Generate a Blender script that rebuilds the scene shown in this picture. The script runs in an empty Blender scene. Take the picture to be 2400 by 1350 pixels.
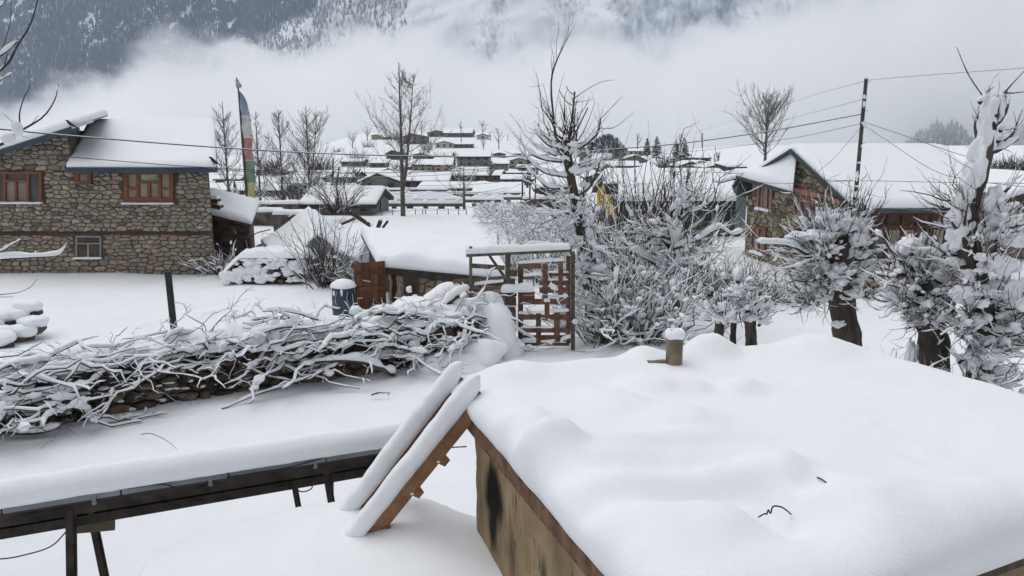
import bpy, math, random
import numpy as np
from mathutils import Vector, Matrix

SC = bpy.context.scene
COL = SC.collection
R = math.radians
rng = np.random.default_rng(7)
random.seed(7)

# ------------------------------------------------------------------ camera
ZC = 4.6                      # eye height above the yard
FPX = 1800.0                  # focal length in pixels of a 2400 px wide frame
PITCH = math.atan(335.0 / FPX)
cam_data = bpy.data.cameras.new('camera')
cam = bpy.data.objects.new('camera', cam_data)
COL.objects.link(cam)
cam.location = (0, 0, ZC)
cam.rotation_euler = (math.pi / 2 - PITCH, 0, 0)
cam_data.sensor_width = 36.0
cam_data.lens = 36.0 * FPX / 2400.0
cam_data.clip_start = 0.05
cam_data.clip_end = 20000
SC.camera = cam

# ------------------------------------------------------------------ sky, sun, exposure
SUN_EL, SUN_AZ = 72.0, -60.0     # azimuth from +Y, positive to the right
world = bpy.data.worlds.new('World')
SC.world = world
world.use_nodes = True
wn, wl = world.node_tree.nodes, world.node_tree.links
wn.clear()
w_out = wn.new('ShaderNodeOutputWorld')
w_bg = wn.new('ShaderNodeBackground')
w_sky = wn.new('ShaderNodeTexSky')
w_sky.sky_type = 'NISHITA'
w_sky.sun_disc = False
w_sky.sun_elevation = R(SUN_EL)
w_sky.sun_rotation = R(SUN_AZ)
w_sky.air_density = 1.0
w_sky.dust_density = 1.5
w_sky.ozone_density = 1.0
w_hsv = wn.new('ShaderNodeHueSaturation')          # a cloud deck takes most of the blue out of the sky
w_hsv.inputs['Saturation'].default_value = 0.15
w_hsv.inputs['Value'].default_value = 1.0
wl.new(w_sky.outputs[0], w_hsv.inputs['Color'])
wl.new(w_hsv.outputs[0], w_bg.inputs['Color'])
w_bg.inputs["Strength"].default_value = 0.10
wl.new(w_bg.outputs[0], w_out.inputs['Surface'])

sun_d = bpy.data.lights.new('sun', 'SUN')
sun_d.energy = 1.0
sun_d.angle = R(60)
sun_d.color = (1.0, 0.97, 0.93)
sun = bpy.data.objects.new('sun', sun_d)
COL.objects.link(sun)
sun.location = (-30, 60, 120)
_sd = Vector((math.sin(R(SUN_AZ)) * math.cos(R(SUN_EL)), math.cos(R(SUN_AZ)) * math.cos(R(SUN_EL)), math.sin(R(SUN_EL))))
sun.rotation_euler = (-_sd).to_track_quat('-Z', 'Y').to_euler()

SC.view_settings.view_transform = 'Standard'
SC.view_settings.look = 'None'
SC.view_settings.gamma = 1.0
SC.view_settings.use_curve_mapping = False
SC.view_settings.exposure = 0.40
SC.render.engine = 'CYCLES'
cy = SC.cycles
cy.max_bounces = 16
cy.diffuse_bounces = 3
cy.glossy_bounces = 2
cy.transmission_bounces = 4
cy.transparent_max_bounces = 8
cy.volume_bounces = 14
cy.volume_step_rate = 1.0
cy.volume_max_steps = 128
cy.use_adaptive_sampling = True
cy.adaptive_threshold = 0.02
cy.use_denoising = True
try:
    cy.denoiser = 'OPENIMAGEDENOISE'
    cy.denoising_input_passes = 'RGB_ALBEDO_NORMAL'
except Exception:
    pass

# ------------------------------------------------------------------ helpers: where things stand
FW = np.array([0, math.cos(PITCH), -math.sin(PITCH)])
UPV = np.array([0, math.sin(PITCH), math.cos(PITCH)])
def ray(px, py):
    return np.array([1.0, 0, 0]) * ((px - 1200) / FPX) + UPV * ((675 - py) / FPX) + FW
def at(px, py, y):
    """the point that lies y metres north of the window and on that line of sight"""
    d = ray(px, py)
    return np.array([0, 0, ZC]) + d * (y / d[1])
def onz(px, py, z=0.0):
    d = ray(px, py)
    return np.array([0, 0, ZC]) + d * ((z - ZC) / d[2])
def V3(*a):
    return np.array(a, float)
def nrm(v):
    v = np.asarray(v, float)
    return v / max(np.linalg.norm(v), 1e-9)

# ------------------------------------------------------------------ helpers: noise
def _h(ix, iy, iz, s):
    n = (ix * 374761393 + iy * 668265263 + iz * 2147483647 + s * 974634317) & 0xFFFFFFFF
    n = ((n ^ (n >> 13)) * 1274126177) & 0xFFFFFFFF
    n = ((n ^ (n >> 16)) * 2246822519) & 0xFFFFFFFF
    return ((n ^ (n >> 15)) & 0xFFFF) / 65535.0
def vnoise(P, scale=1.0, seed=0):
    P = np.asarray(P, float) * scale
    if P.shape[-1] == 2:
        P = np.concatenate([P, np.zeros(P.shape[:-1] + (1,))], -1)
    i = np.floor(P).astype(np.int64)
    f = P - i
    f = f * f * (3 - 2 * f)
    out = 0
    for dx in (0, 1):
        wx = f[..., 0] if dx else 1 - f[..., 0]
        for dy in (0, 1):
            wy = f[..., 1] if dy else 1 - f[..., 1]
            for dz in (0, 1):
                wz = f[..., 2] if dz else 1 - f[..., 2]
                out = out + wx * wy * wz * _h(i[..., 0] + dx, i[..., 1] + dy, i[..., 2] + dz, seed)
    return out * 2 - 1
def fbm(P, scale=1.0, octv=4, seed=0, gain=0.5):
    a, s, t, tot = 1.0, scale, 0, 0
    for k in range(octv):
        t = t + a * vnoise(P, s, seed + 17 * k)
        tot += a
        a *= gain
        s *= 2.03
    return t / tot
def sstep(a, b, x):
    t = np.clip((x - a) / (b - a), 0, 1)
    return t * t * (3 - 2 * t)

# ------------------------------------------------------------------ helpers: meshes
class MB:
    def __init__(self):
        self.V, self.F, self.C, self.n = [], [], [], 0
    def add(self, V, F, col=None):
        V = np.asarray(V, float).reshape(-1, 3)
        for f in (F if isinstance(F, (list, tuple)) else [F]):
            f = np.asarray(f, np.int64)
            if f.ndim == 1: f = f[None]
            self.F.append(f + self.n)
        self.V.append(V)
        c = np.zeros(len(V)) if col is None else (np.full(len(V), col) if np.isscalar(col) else np.asarray(col, float))
        self.C.append(c)
        self.n += len(V)
        return self
    def mesh(self, name, smooth=False):
        V = np.concatenate(self.V) if self.V else np.zeros((0, 3))
        me = bpy.data.meshes.new(name)
        me.vertices.add(len(V))
        me.vertices.foreach_set('co', V.astype(np.float32).ravel())
        if self.F:
            loops = np.concatenate([f.ravel() for f in self.F])
            tot = np.concatenate([np.full(len(f), f.shape[1]) for f in self.F])
            start = np.concatenate([[0], np.cumsum(tot)[:-1]])
            me.loops.add(len(loops))
            me.loops.foreach_set('vertex_index', loops.astype(np.int32))
            me.polygons.add(len(tot))
            me.polygons.foreach_set('loop_start', start.astype(np.int32))
            me.polygons.foreach_set('use_smooth', np.full(len(tot), bool(smooth)))
        at_ = me.attributes.new('rnd', 'FLOAT', 'POINT')
        at_.data.foreach_set('value', np.concatenate(self.C).astype(np.float32) if self.C else np.zeros(0, np.float32))
        me.update(calc_edges=True)
        return me
    def build(self, name, mat, parent=None, smooth=False, **tags):
        o = bpy.data.objects.new(name, self.mesh(name, smooth))
        COL.objects.link(o)
        if mat is not None: o.data.materials.append(mat)
        if parent is not None: o.parent = parent
        for k, v in tags.items():
            if v is not None: o[k] = v
        return o
def empty(name, label=None, category=None, group=None, loc=(0, 0, 0)):
    """geometry is given in world space, so every Empty keeps an identity transform"""
    o = bpy.data.objects.new(name, None)
    o.empty_display_size = 0.2
    COL.objects.link(o)
    if label: o['label'] = label
    if category: o['category'] = category
    if group: o['group'] = group
    return o

BOXF = np.array([[0, 3, 2, 1], [4, 5, 6, 7], [0, 1, 5, 4], [1, 2, 6, 5], [2, 3, 7, 6], [3, 0, 4, 7]])
def box(mb, c, s, ax=None, col=None):
    """centre, size, optional 3 axes (rows)"""
    c = np.asarray(c, float); s = np.asarray(s, float) / 2
    ax = np.eye(3) if ax is None else np.asarray(ax, float)
    sg = np.array([[-1, -1, -1], [1, -1, -1], [1, 1, -1], [-1, 1, -1], [-1, -1, 1], [1, -1, 1], [1, 1, 1], [-1, 1, 1]], float)
    mb.add(c + (sg * s) @ ax, BOXF, col)
    return mb
def frame_of(a, b, up=(0, 0, 1)):
    t = nrm(np.asarray(b, float) - a)
    s = np.cross(np.asarray(up, float), t)
    if np.linalg.norm(s) < 1e-4: s = np.cross((0, 1, 0), t)
    s = nrm(s)
    return t, s, np.cross(t, s)
def beam(mb, a, b, w, h, up=(0, 0, 1), col=None):
    a = np.asarray(a, float); b = np.asarray(b, float)
    t, s, u = frame_of(a, b, up)
    return box(mb, (a + b) / 2, (np.linalg.norm(b - a), w, h), np.array([t, s, u]), col)
def rotz(a):
    c, s = math.cos(a), math.sin(a)
    return np.array([[c, s, 0], [-s, c, 0], [0, 0, 1.0]])     # rows: local x, y, z in world
def prism(mb, poly, vec, col=None):
    """planar polygon (n,3) swept along vec, closed"""
    poly = np.asarray(poly, float); vec = np.asarray(vec, float); n = len(poly)
    V = np.concatenate([poly, poly + vec])
    F = [np.arange(n)[::-1], np.arange(n, 2 * n)]
    q = np.array([[i, (i + 1) % n, (i + 1) % n + n, i + n] for i in range(n)])
    mb.add(V, [F[0], F[1], q], col)
    return mb
def tubes(mb, P, Rr, k=5, col=None, squash=None):
    """m paths of n points: P (m,n,3), radii (m,n); open tubes with capped look (last ring may be thin)"""
    P = np.asarray(P, float); Rr = np.asarray(Rr, float)
    if P.ndim == 2: P = P[None]; Rr = Rr[None]
    m, n, _ = P.shape
    if m == 0: return mb
    T = np.gradient(P, axis=1)
    T /= np.maximum(np.linalg.norm(T, axis=2, keepdims=True), 1e-9)
    mean = P[:, -1] - P[:, 0]
    mean /= np.maximum(np.linalg.norm(mean, axis=1, keepdims=True), 1e-9)
    ref = np.where((np.abs(mean[:, 2:3]) > 0.85), np.array([[0, 1.0, 0]]), np.array([[0, 0, 1.0]]))
    S = np.cross(ref[:, None, :], T)
    S /= np.maximum(np.linalg.norm(S, axis=2, keepdims=True), 1e-9)
    U = np.cross(T, S)
    a = np.arange(k) / k * 2 * math.pi
    sq = 1.0 if squash is None else squash
    ring = P[:, :, None, :] + Rr[:, :, None, None] * (np.cos(a)[None, None, :, None] * S[:, :, None, :] + sq * np.sin(a)[None, None, :, None] * U[:, :, None, :])
    idx = np.arange(m * n * k).reshape(m, n, k)
    A = idx[:, :-1, :]; B = idx[:, 1:, :]
    F = np.stack([A, np.roll(A, -1, 2), np.roll(B, -1, 2), B], -1).reshape(-1, 4)
    caps = np.concatenate([idx[:, 0, ::-1], idx[:, -1, :]])
    if col is not None and not np.isscalar(col):
        col = np.repeat(np.asarray(col), n * k)
    mb.add(ring.reshape(-1, 3), [F, caps] if k > 5 else F, col)
    return mb
def curve_pts(pts, n):
    """smooth (Catmull-Rom) resampling of a few points"""
    p = np.asarray(pts, float)
    if len(p) == 2: return p[0] + (p[1] - p[0]) * np.linspace(0, 1, n)[:, None]
    q = np.concatenate([[2 * p[0] - p[1]], p, [2 * p[-1] - p[-2]]])
    t = np.linspace(0, len(p) - 1 - 1e-6, n)
    i = t.astype(int); f = (t - i)[:, None]
    a, b, c, d = q[i], q[i + 1], q[i + 2], q[i + 3]
    return 0.5 * (2 * b + (c - a) * f + (2 * a - 5 * b + 4 * c - d) * f ** 2 + (3 * b - a - 3 * c + d) * f ** 3)
def _ico(sub):
    t = (1 + 5 ** 0.5) / 2
    V = [(-1, t, 0), (1, t, 0), (-1, -t, 0), (1, -t, 0), (0, -1, t), (0, 1, t), (0, -1, -t), (0, 1, -t), (t, 0, -1), (t, 0, 1), (-t, 0, -1), (-t, 0, 1)]
    F = [(0, 11, 5), (0, 5, 1), (0, 1, 7), (0, 7, 10), (0, 10, 11), (1, 5, 9), (5, 11, 4), (11, 10, 2), (10, 7, 6), (7, 1, 8), (3, 9, 4), (3, 4, 2), (3, 2, 6), (3, 6, 8), (3, 8, 9), (4, 9, 5), (2, 4, 11), (6, 2, 10), (8, 6, 7), (9, 8, 1)]
    V = [np.array(v) / np.linalg.norm(v) for v in V]
    for _ in range(sub):
        mid, NF = {}, []
        def m(a, b):
            k = (min(a, b), max(a, b))
            if k not in mid:
                V.append(nrm(V[a] + V[b])); mid[k] = len(V) - 1
            return mid[k]
        for a, b, c in F:
            x, y, z = m(a, b), m(b, c), m(c, a)
            NF += [(a, x, z), (b, y, x), (c, z, y), (x, y, z)]
        F = NF
    return np.array(V), np.array(F)
ICO = [_ico(0), _ico(1), _ico(2), _ico(3)]
def blobs(mb, C, S, axes=None, sub=1, rough=0.25, freq=1.6, seed=0, flat_bottom=None, col=None):
    """m lumpy ellipsoids: centres (m,3), semi-axes (m,3), optional axes (m,3,3)"""
    C = np.asarray(C, float).reshape(-1, 3); m = len(C)
    if m == 0: return mb
    S = np.broadcast_to(np.asarray(S, float), (m, 3))
    v, f = ICO[sub]
    off = rng.uniform(0, 50, (m, 1, 3))
    d = 1 + rough * vnoise(v[None] * freq + off, 1.0, seed)
    L = v[None] * d[..., None]
    if flat_bottom is not None:
        L[..., 2] = np.where(L[..., 2] < 0, L[..., 2] * flat_bottom, L[..., 2])
    L = L * S[:, None, :]
    if axes is not None: L = np.einsum('mvk,mkj->mvj', L, axes)
    W = L + C[:, None, :]
    F = (f[None] + (np.arange(m) * len(v))[:, None, None]).reshape(-1, 3)
    if col is not None and not np.isscalar(col): col = np.repeat(np.asarray(col), len(v))
    mb.add(W.reshape(-1, 3), F, col)
    return mb
def snow_sheet(mb, q, th, nx=24, ny=24, edge=0.25, over=0.06, lump=0.04, lscale=1.2, seed=0, mounds=(), sag=0.0, up=(0, 0, 1), base_th=0.0, fine=0.0):
    """blanket of snow on a four-cornered surface q = P00,P10,P11,P01: rounded edges, slightly uneven, closed below"""
    q = np.asarray(q, float); up = np.asarray(up, float)
    def grid(n, L):
        e = min(edge / max(L, 1e-6), 0.45)
        a = np.concatenate([e * (1 - np.cos(np.linspace(0, math.pi / 2, 7)[:-1])), np.linspace(e, 1 - e, n), 1 - e * (1 - np.cos(np.linspace(math.pi / 2, 0, 7)[1:]))])
        return a
    Lx = (np.linalg.norm(q[1] - q[0]) + np.linalg.norm(q[2] - q[3])) / 2
    Ly = (np.linalg.norm(q[3] - q[0]) + np.linalg.norm(q[2] - q[1])) / 2
    us, vs = grid(nx, Lx), grid(ny, Ly)
    U, W = np.meshgrid(us, vs, indexing='ij')
    B = (q[0] * ((1 - U) * (1 - W))[..., None] + q[1] * (U * (1 - W))[..., None] + q[2] * (U * W)[..., None] + q[3] * ((1 - U) * W)[..., None])
    dx = np.minimum(U, 1 - U) * Lx; dy = np.minimum(W, 1 - W) * Ly
    def prof(d):
        t = np.clip(d / edge, 0, 1)
        return np.sqrt(np.maximum(1 - (1 - t) ** 2, 0))
    pr = prof(dx) * prof(dy)
    H = th * (base_th + (1 - base_th) * pr)
    nz = fbm(B, lscale, 3, seed)
    H = H + (lump * nz + fine * fbm(B, 7.0, 3, seed + 2)) * pr
    for mnd in mounds:
        c, r, h = mnd[:3]; dv = (B - np.asarray(c))[..., :2]
        if len(mnd) > 3:                       # long ridge: direction, stretch
            t_ = np.asarray(mnd[3])[:2]; t_ = t_ / np.linalg.norm(t_); al = dv @ t_; ac = dv @ np.array([-t_[1], t_[0]])
            dd = np.sqrt((al / mnd[4]) ** 2 + ac ** 2) / r
        else:
            dd = np.linalg.norm(dv, axis=-1) / r
        dd = dd * (1 + .18 * fbm(B, 1.6 / max(r, .1) * .5, 2, seed + 9))
        H = H + h * np.exp(-dd ** 2.6 * 1.1) * np.clip(pr * 1.5, 0, 1)
    # bulge outward at mid height of the edge
    ex = (U - 0.5)[..., None] * 2 * (q[1] - q[0] + q[2] - q[3]) / (2 * Lx)
    ey = (W - 0.5)[..., None] * 2 * (q[3] - q[0] + q[2] - q[1]) / (2 * Ly)
    bx = np.exp(-((pr - 0.55) / 0.4) ** 2) * (dx < edge); by = np.exp(-((pr - 0.55) / 0.4) ** 2) * (dy < edge)
    jag = 1 + 0.9 * fbm(B, 2.6, 3, seed + 5)
    T = B + up * H[..., None] + ex * (bx * over * jag)[..., None] + ey * (by * over * jag)[..., None]
    n1, n2 = U.shape
    idx = np.arange(n1 * n2).reshape(n1, n2)
    F = np.stack([idx[:-1, :-1], idx[1:, :-1], idx[1:, 1:], idx[:-1, 1:]], -1).reshape(-1, 4)
    bot = (B - up * 0.002).reshape(-1, 3)
    edgei = np.concatenate([idx[:, 0], idx[-1, 1:], idx[-2::-1, -1], idx[0, -2:0:-1]])
    k = len(edgei)
    ring = np.stack([edgei, np.roll(edgei, -1), np.roll(edgei, -1) + n1 * n2, edgei + n1 * n2], -1)[:, ::-1]
    mb.add(np.concatenate([T.reshape(-1, 3), bot]), [F, F[:, ::-1] + n1 * n2, ring])
    return mb

# ------------------------------------------------------------------ helpers: materials
MATS = {}
def mat(name, c1, c2=None, scale=4.0, rough=0.8, bump=0.0, bscale=None, stretch=(1, 1, 1), rnd=0.0, metal=0.0, spec=0.3, detail=5, lo=0.35, hi=0.65, bdist=0.05):
    """procedural surface: noise between two tones, optional per-piece value from the 'rnd' attribute, bump"""
    m = bpy.data.materials.new(name)
    m.use_nodes = True
    N, L = m.node_tree.nodes, m.node_tree.links
    b = N['Principled BSDF']
    b.inputs['Roughness'].default_value = rough
    b.inputs['Metallic'].default_value = metal
    b.inputs['Specular IOR Level'].default_value = spec
    c2 = c1 if c2 is None else c2
    tc = N.new('ShaderNodeTexCoord')
    mp = N.new('ShaderNodeMapping')
    mp.inputs['Scale'].default_value = stretch
    L.new(tc.outputs['Object'], mp.inputs['Vector'])
    nz = N.new('ShaderNodeTexNoise')
    nz.inputs['Scale'].default_value = scale
    nz.inputs['Detail'].default_value = detail
    L.new(mp.outputs[0], nz.inputs['Vector'])
    cr = N.new('ShaderNodeValToRGB')
    cr.color_ramp.elements[0].position = lo; cr.color_ramp.elements[0].color = (*c1, 1)
    cr.color_ramp.elements[1].position = hi; cr.color_ramp.elements[1].color = (*c2, 1)
    L.new(nz.outputs['Fac'], cr.inputs['Fac'])
    out = cr.outputs['Color']
    if rnd:
        a = N.new('ShaderNodeAttribute'); a.attribute_name = 'rnd'
        mr = N.new('ShaderNodeMapRange')
        mr.inputs['To Min'].default_value = 1 - rnd; mr.inputs['To Max'].default_value = 1 + rnd
        L.new(a.outputs['Fac'], mr.inputs['Value'])
        mx = N.new('ShaderNodeVectorMath'); mx.operation = 'SCALE'
        L.new(out, mx.inputs[0]); L.new(mr.outputs[0], mx.inputs['Scale'])
        out = mx.outputs[0]
    L.new(out, b.inputs['Base Color'])
    if bump:
        nb = N.new('ShaderNodeTexNoise')
        nb.inputs['Scale'].default_value = bscale or scale * 3
        nb.inputs['Detail'].default_value = 6
        L.new(mp.outputs[0], nb.inputs['Vector'])
        bp = N.new('ShaderNodeBump')
        bp.inputs['Strength'].default_value = bump
        bp.inputs['Distance'].default_value = bdist
        L.new(nb.outputs['Fac'], bp.inputs['Height'])
        L.new(bp.outputs[0], b.inputs['Normal'])
    MATS[name] = m
    return m
def ramp_mat(name, stops, rough=0.9, bump=0.4, bscale=18, nscale=9, namount=0.35, bdist=0.03):
    """colour picked per piece by 'rnd' along a ramp of stops, mottled by noise"""
    m = bpy.data.materials.new(name); m.use_nodes = True
    N, L = m.node_tree.nodes, m.node_tree.links
    b = N['Principled BSDF']; b.inputs['Roughness'].default_value = rough; b.inputs['Specular IOR Level'].default_value = 0.2
    a = N.new('ShaderNodeAttribute'); a.attribute_name = 'rnd'
    cr = N.new('ShaderNodeValToRGB'); cr.color_ramp.interpolation = 'LINEAR'
    el = cr.color_ramp.elements
    while len(el) < len(stops): el.new(0.5)
    for e, (p, c) in zip(el, stops): e.position = p; e.color = (*c, 1)
    L.new(a.outputs['Fac'], cr.inputs['Fac'])
    tc = N.new('ShaderNodeTexCoord')
    nz = N.new('ShaderNodeTexNoise'); nz.inputs['Scale'].default_value = nscale; nz.inputs['Detail'].default_value = 6
    L.new(tc.outputs['Object'], nz.inputs['Vector'])
    mr = N.new('ShaderNodeMapRange'); mr.inputs['From Min'].default_value = 0.3; mr.inputs['From Max'].default_value = 0.7
    mr.inputs['To Min'].default_value = 1 - namount; mr.inputs['To Max'].default_value = 1 + namount
    L.new(nz.outputs['Fac'], mr.inputs['Value'])
    mx = N.new('ShaderNodeVectorMath'); mx.operation = 'SCALE'
    L.new(cr.outputs['Color'], mx.inputs[0]); L.new(mr.outputs[0], mx.inputs['Scale'])
    L.new(mx.outputs[0], b.inputs['Base Color'])
    nb = N.new('ShaderNodeTexNoise'); nb.inputs['Scale'].default_value = bscale; nb.inputs['Detail'].default_value = 6
    L.new(tc.outputs['Object'], nb.inputs['Vector'])
    bp = N.new('ShaderNodeBump'); bp.inputs['Strength'].default_value = bump; bp.inputs['Distance'].default_value = bdist
    L.new(nb.outputs['Fac'], bp.inputs['Height']); L.new(bp.outputs[0], b.inputs['Normal'])
    return m
SNOW = mat('snow', (0.84, 0.87, 0.91), (0.88, 0.90, 0.93), scale=1.3, rough=0.75, bump=0.12, bscale=38, spec=0.15, bdist=0.02)
SNOW_FAR = mat('snow_far', (0.84, 0.87, 0.91), (0.88, 0.90, 0.93), scale=0.05, rough=0.8, spec=0.1)
# ------------------------------------------------------------------ ground
def ground_z(x, y):
    """height of the snow surface: flat yard, then the village hill"""
    x = np.asarray(x, float); y = np.asarray(y, float)
    d = np.array([-60, 0, 40, 52, 72, 96, 120, 140, 180, 220, 260, 320, 380, 430, 520, 620, 5000])
    py = np.array([0, 0, 0, 501, 480, 458, 441, 427, 407, 392, 376, 350, 323, 309, 314, 330, 366.0])
    ps = np.array([0, 0, 0, 501, 481, 460, 445, 433, 416, 404, 394, 381, 371, 367, 367, 368, 370.0])
    def zz(pyv):
        el = np.arctan((675 - pyv) / FPX) - PITCH
        z = ZC + d * np.tan(el)
        z[d < 52] = 0.0
        return z
    zc_, zs_ = zz(py), zz(ps)
    a = x / np.maximum(y, 1)
    hill = sstep(-0.31, -0.17, a) * (1 - sstep(-0.035, 0.075, a))
    hill = np.where(y < 90, hill * 0 + 0.5, hill)
    z = np.interp(y, d, zs_) * (1 - hill) + np.interp(y, d, zc_) * hill
    right = sstep(0.12, 0.3, a) * sstep(60, 200, y)
    z = z + right * np.minimum((y - 60) * 0.03, 6)
    return z
def yard(P):
    """small unevenness near the house"""
    h = 0.10 * fbm(P, 0.35, 4, 3) + 0.035 * fbm(P, 1.4, 3, 9)
    return h
def make_ground():
    s = np.linspace(-1, 1, 301)
    xs = 34 * s + 2600 * np.sign(s) * np.abs(s) ** 7
    t = np.linspace(0, 1, 360)
    ys = -6 + 62 * t + 5200 * t ** 7
    X, Y = np.meshgrid(xs, ys, indexing='ij')
    P = np.stack([X, Y, np.zeros_like(X)], -1)
    near = 1 - sstep(35, 90, Y)
    Z = ground_z(X, Y) + yard(P) * near + (1 - near) * 0.22 * fbm(P, 0.03, 4, 5)
    # lane of trodden, drifted snow across the yard and up the field path
    tr = np.exp(-((Y - (20.5 + 0.05 * X)) / 1.6) ** 2) * sstep(-12, -7, X) * (1 - sstep(-1, 1, X))
    Z = Z - tr * 0.16 * (0.6 + fbm(P, 2.4, 3, 21)) + tr * 0.12 * np.abs(fbm(P, 1.2, 2, 23))
    # footprints: a trail over the yard and one up the field path
    fr = np.random.default_rng(3)
    trail = curve_pts([onz(560, 770), onz(470, 745), onz(560, 730), onz(700, 722), onz(770, 715)], 34)
    trail2 = curve_pts([onz(985, 580), onz(1020, 560), onz(1035, 540), onz(1010, 528), onz(1050, 517)], 44)
    trail3 = curve_pts([onz(300, 770), onz(420, 760), onz(520, 752), onz(640, 755)], 26)
    for tr_, dp in ((trail, .11), (trail2, .16), (trail3, .10)):
        for k_, p_ in enumerate(tr_):
            q_ = p_ + np.array([fr.normal(0, .12), (.16 if k_ % 2 else -.16) + fr.normal(0, .06), 0])
            dd = ((X - q_[0]) / .17) ** 2 + ((Y - q_[1]) / .15) ** 2
            Z = Z - dp * np.exp(-dd ** 1.5) + .35 * dp * np.exp(-((np.sqrt(dd) - 1.6) / .5) ** 2)
    mb = MB()
    idx = np.arange(X.size).reshape(X.shape)
    F = np.stack([idx[:-1, :-1], idx[1:, :-1], idx[1:, 1:], idx[:-1, 1:]], -1).reshape(-1, 4)
    mb.add(np.stack([X, Y, Z], -1).reshape(-1, 3), F)
    return mb.build('ground', SNOW, None, True, kind='structure', label='snow covered yard, fields and village hillside')
ground = make_ground()

# ------------------------------------------------------------------ mountains
def mountain_mat(name, forest, rock, amount, seed, fine=.38, w1=.07, w2=.17, snowc=(0.80, 0.83, 0.87)):
    """dark conifer slope with snow in gullies and on ledges"""
    m = bpy.data.materials.new(name); m.use_nodes = True
    N, L = m.node_tree.nodes, m.node_tree.links
    b = N['Principled BSDF']; b.inputs['Roughness'].default_value = 0.95; b.inputs['Specular IOR Level'].default_value = 0.05
    tc = N.new('ShaderNodeTexCoord')
    mp = N.new('ShaderNodeMapping'); mp.inputs['Scale'].default_value = (1, 0.4, 0.32); mp.inputs['Location'].default_value = (seed * 37.0, 0, 0)
    L.new(tc.outputs['Object'], mp.inputs['Vector'])
    n1 = N.new('ShaderNodeTexNoise'); n1.inputs['Scale'].default_value = 0.010; n1.inputs['Detail'].default_value = 9; n1.inputs['Roughness'].default_value = 0.62
    n1.inputs['Distortion'].default_value = 0.6
    L.new(mp.outputs[0], n1.inputs['Vector'])
    n2 = N.new('ShaderNodeTexNoise'); n2.inputs['Scale'].default_value = 0.085; n2.inputs['Detail'].default_value = 5; n2.inputs['Roughness'].default_value = 0.7
    mp2 = N.new('ShaderNodeMapping'); mp2.inputs['Scale'].default_value = (1, 0.3, 0.45)
    L.new(tc.outputs['Object'], mp2.inputs['Vector']); L.new(mp2.outputs[0], n2.inputs['Vector'])
    at_ = N.new('ShaderNodeAttribute'); at_.attribute_name = 'rnd'      # bare, snow-filled gullies and cliffs
    add = N.new('ShaderNodeMath'); add.operation = 'ADD'
    L.new(n1.outputs['Fac'], add.inputs[0]); L.new(at_.outputs['Fac'], add.inputs[1])
    mix = N.new('ShaderNodeMath'); mix.operation = 'MULTIPLY_ADD'
    L.new(n2.outputs['Fac'], mix.inputs[0]); mix.inputs[1].default_value = fine; L.new(add.outputs[0], mix.inputs[2])
    cr = N.new('ShaderNodeValToRGB')
    el = cr.color_ramp.elements
    el.new(0.5)
    el[0].position = amount; el[0].color = (*forest, 1)
    el[1].position = amount + w1; el[1].color = (*rock, 1)
    el[2].position = amount + w2; el[2].color = (*snowc, 1)
    L.new(mix.outputs[0], cr.inputs['Fac'])
    L.new(cr.outputs[0], b.inputs['Base Color'])
    return m
def mountain(x0, x1, y_foot, y_top, z_top, nx, nz, seed, material, gully, label, shape=None, rough=120):
    u = np.linspace(0, 1, nx); v = np.linspace(0, 1, nz)
    U, W = np.meshgrid(u, v, indexing='ij')
    X = x0 + (x1 - x0) * U
    Y = y_foot + (y_top - y_foot) * W
    Z = -20 + z_top * W ** 1.15
    if shape is not None: X, Y, Z = shape(U, W, X, Y, Z)
    P = np.stack([X, Z * 0.45, np.zeros_like(X)], -1)
    rid = 1 - np.abs(fbm(P, 1 / 420.0, 5, seed))
    Y = Y - rough * 2.2 * (rid - 0.75) + rough * 0.25 * fbm(np.stack([X, Z, X * 0], -1), 1 / 60.0, 4, seed + 3)
    g = gully(U, W, X, Z) if gully else np.zeros_like(X)
    Y = Y + g * 40
    idx = np.arange(X.size).reshape(X.shape)
    F = np.stack([idx[:-1, :-1], idx[1:, :-1], idx[1:, 1:], idx[:-1, 1:]], -1).reshape(-1, 4)
    mb = MB(); mb.add(np.stack([X, Y, Z], -1).reshape(-1, 3), F, g.ravel() * 0.5)
    o = mb.build('mountain', material, None, True, kind='structure', label=label)
    return X, Y, Z, g
def streaks(lines, width):
    def f(U, W, X, Z):
        g = np.zeros_like(X)
        for (xa, za, xb, zb, w) in lines:
            t = np.clip((Z - za) / (zb - za), 0, 1)
            cx = xa + (xb - xa) * t + 14 * fbm(np.stack([Z * 0 + xa, Z, Z * 0], -1), 1 / 70.0, 3, 31)
            on = sstep(0, 0.1, (Z - min(za, zb)) / abs(zb - za)) * (1 - sstep(0.9, 1.0, (Z - min(za, zb)) / abs(zb - za)))
            g = np.maximum(g, on * np.exp(-((X - cx) / w) ** 2) * (0.55 + 0.45 * fbm(np.stack([X, Z, X * 0], -1), 1 / 25.0, 3, 41)))
        return g
    return f
def mp(px, py, y):
    p = at(px, py, y); return p[0], p[2]
_L = []
for (xa, ya, xb, yb, w) in [(275, 150, 300, 40, 7), (262, 140, 283, 95, 10), (430, 95, 455, -60, 7), (548, 80, 520, -90, 8), (60, 70, 10, -60, 26), (120, 10, 30, 95, 12), (236, 60, 238, 30, 14), (395, 30, 400, 5, 8)]:
    A = mp(xa, ya, 2600); B = mp(xb, yb, 2600); _L.append((A[0], A[1], B[0], B[1], w * .9))
FOREST_AIR_BLUE = mountain_mat('air_blue_slope', (0.010, 0.022, 0.055), (0.045, 0.072, 0.13), 0.67, 1, fine=.75, w1=.42, w2=.80, snowc=(.75, .79, .85))  # blue of distant air is put into the forest and rock colours
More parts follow.
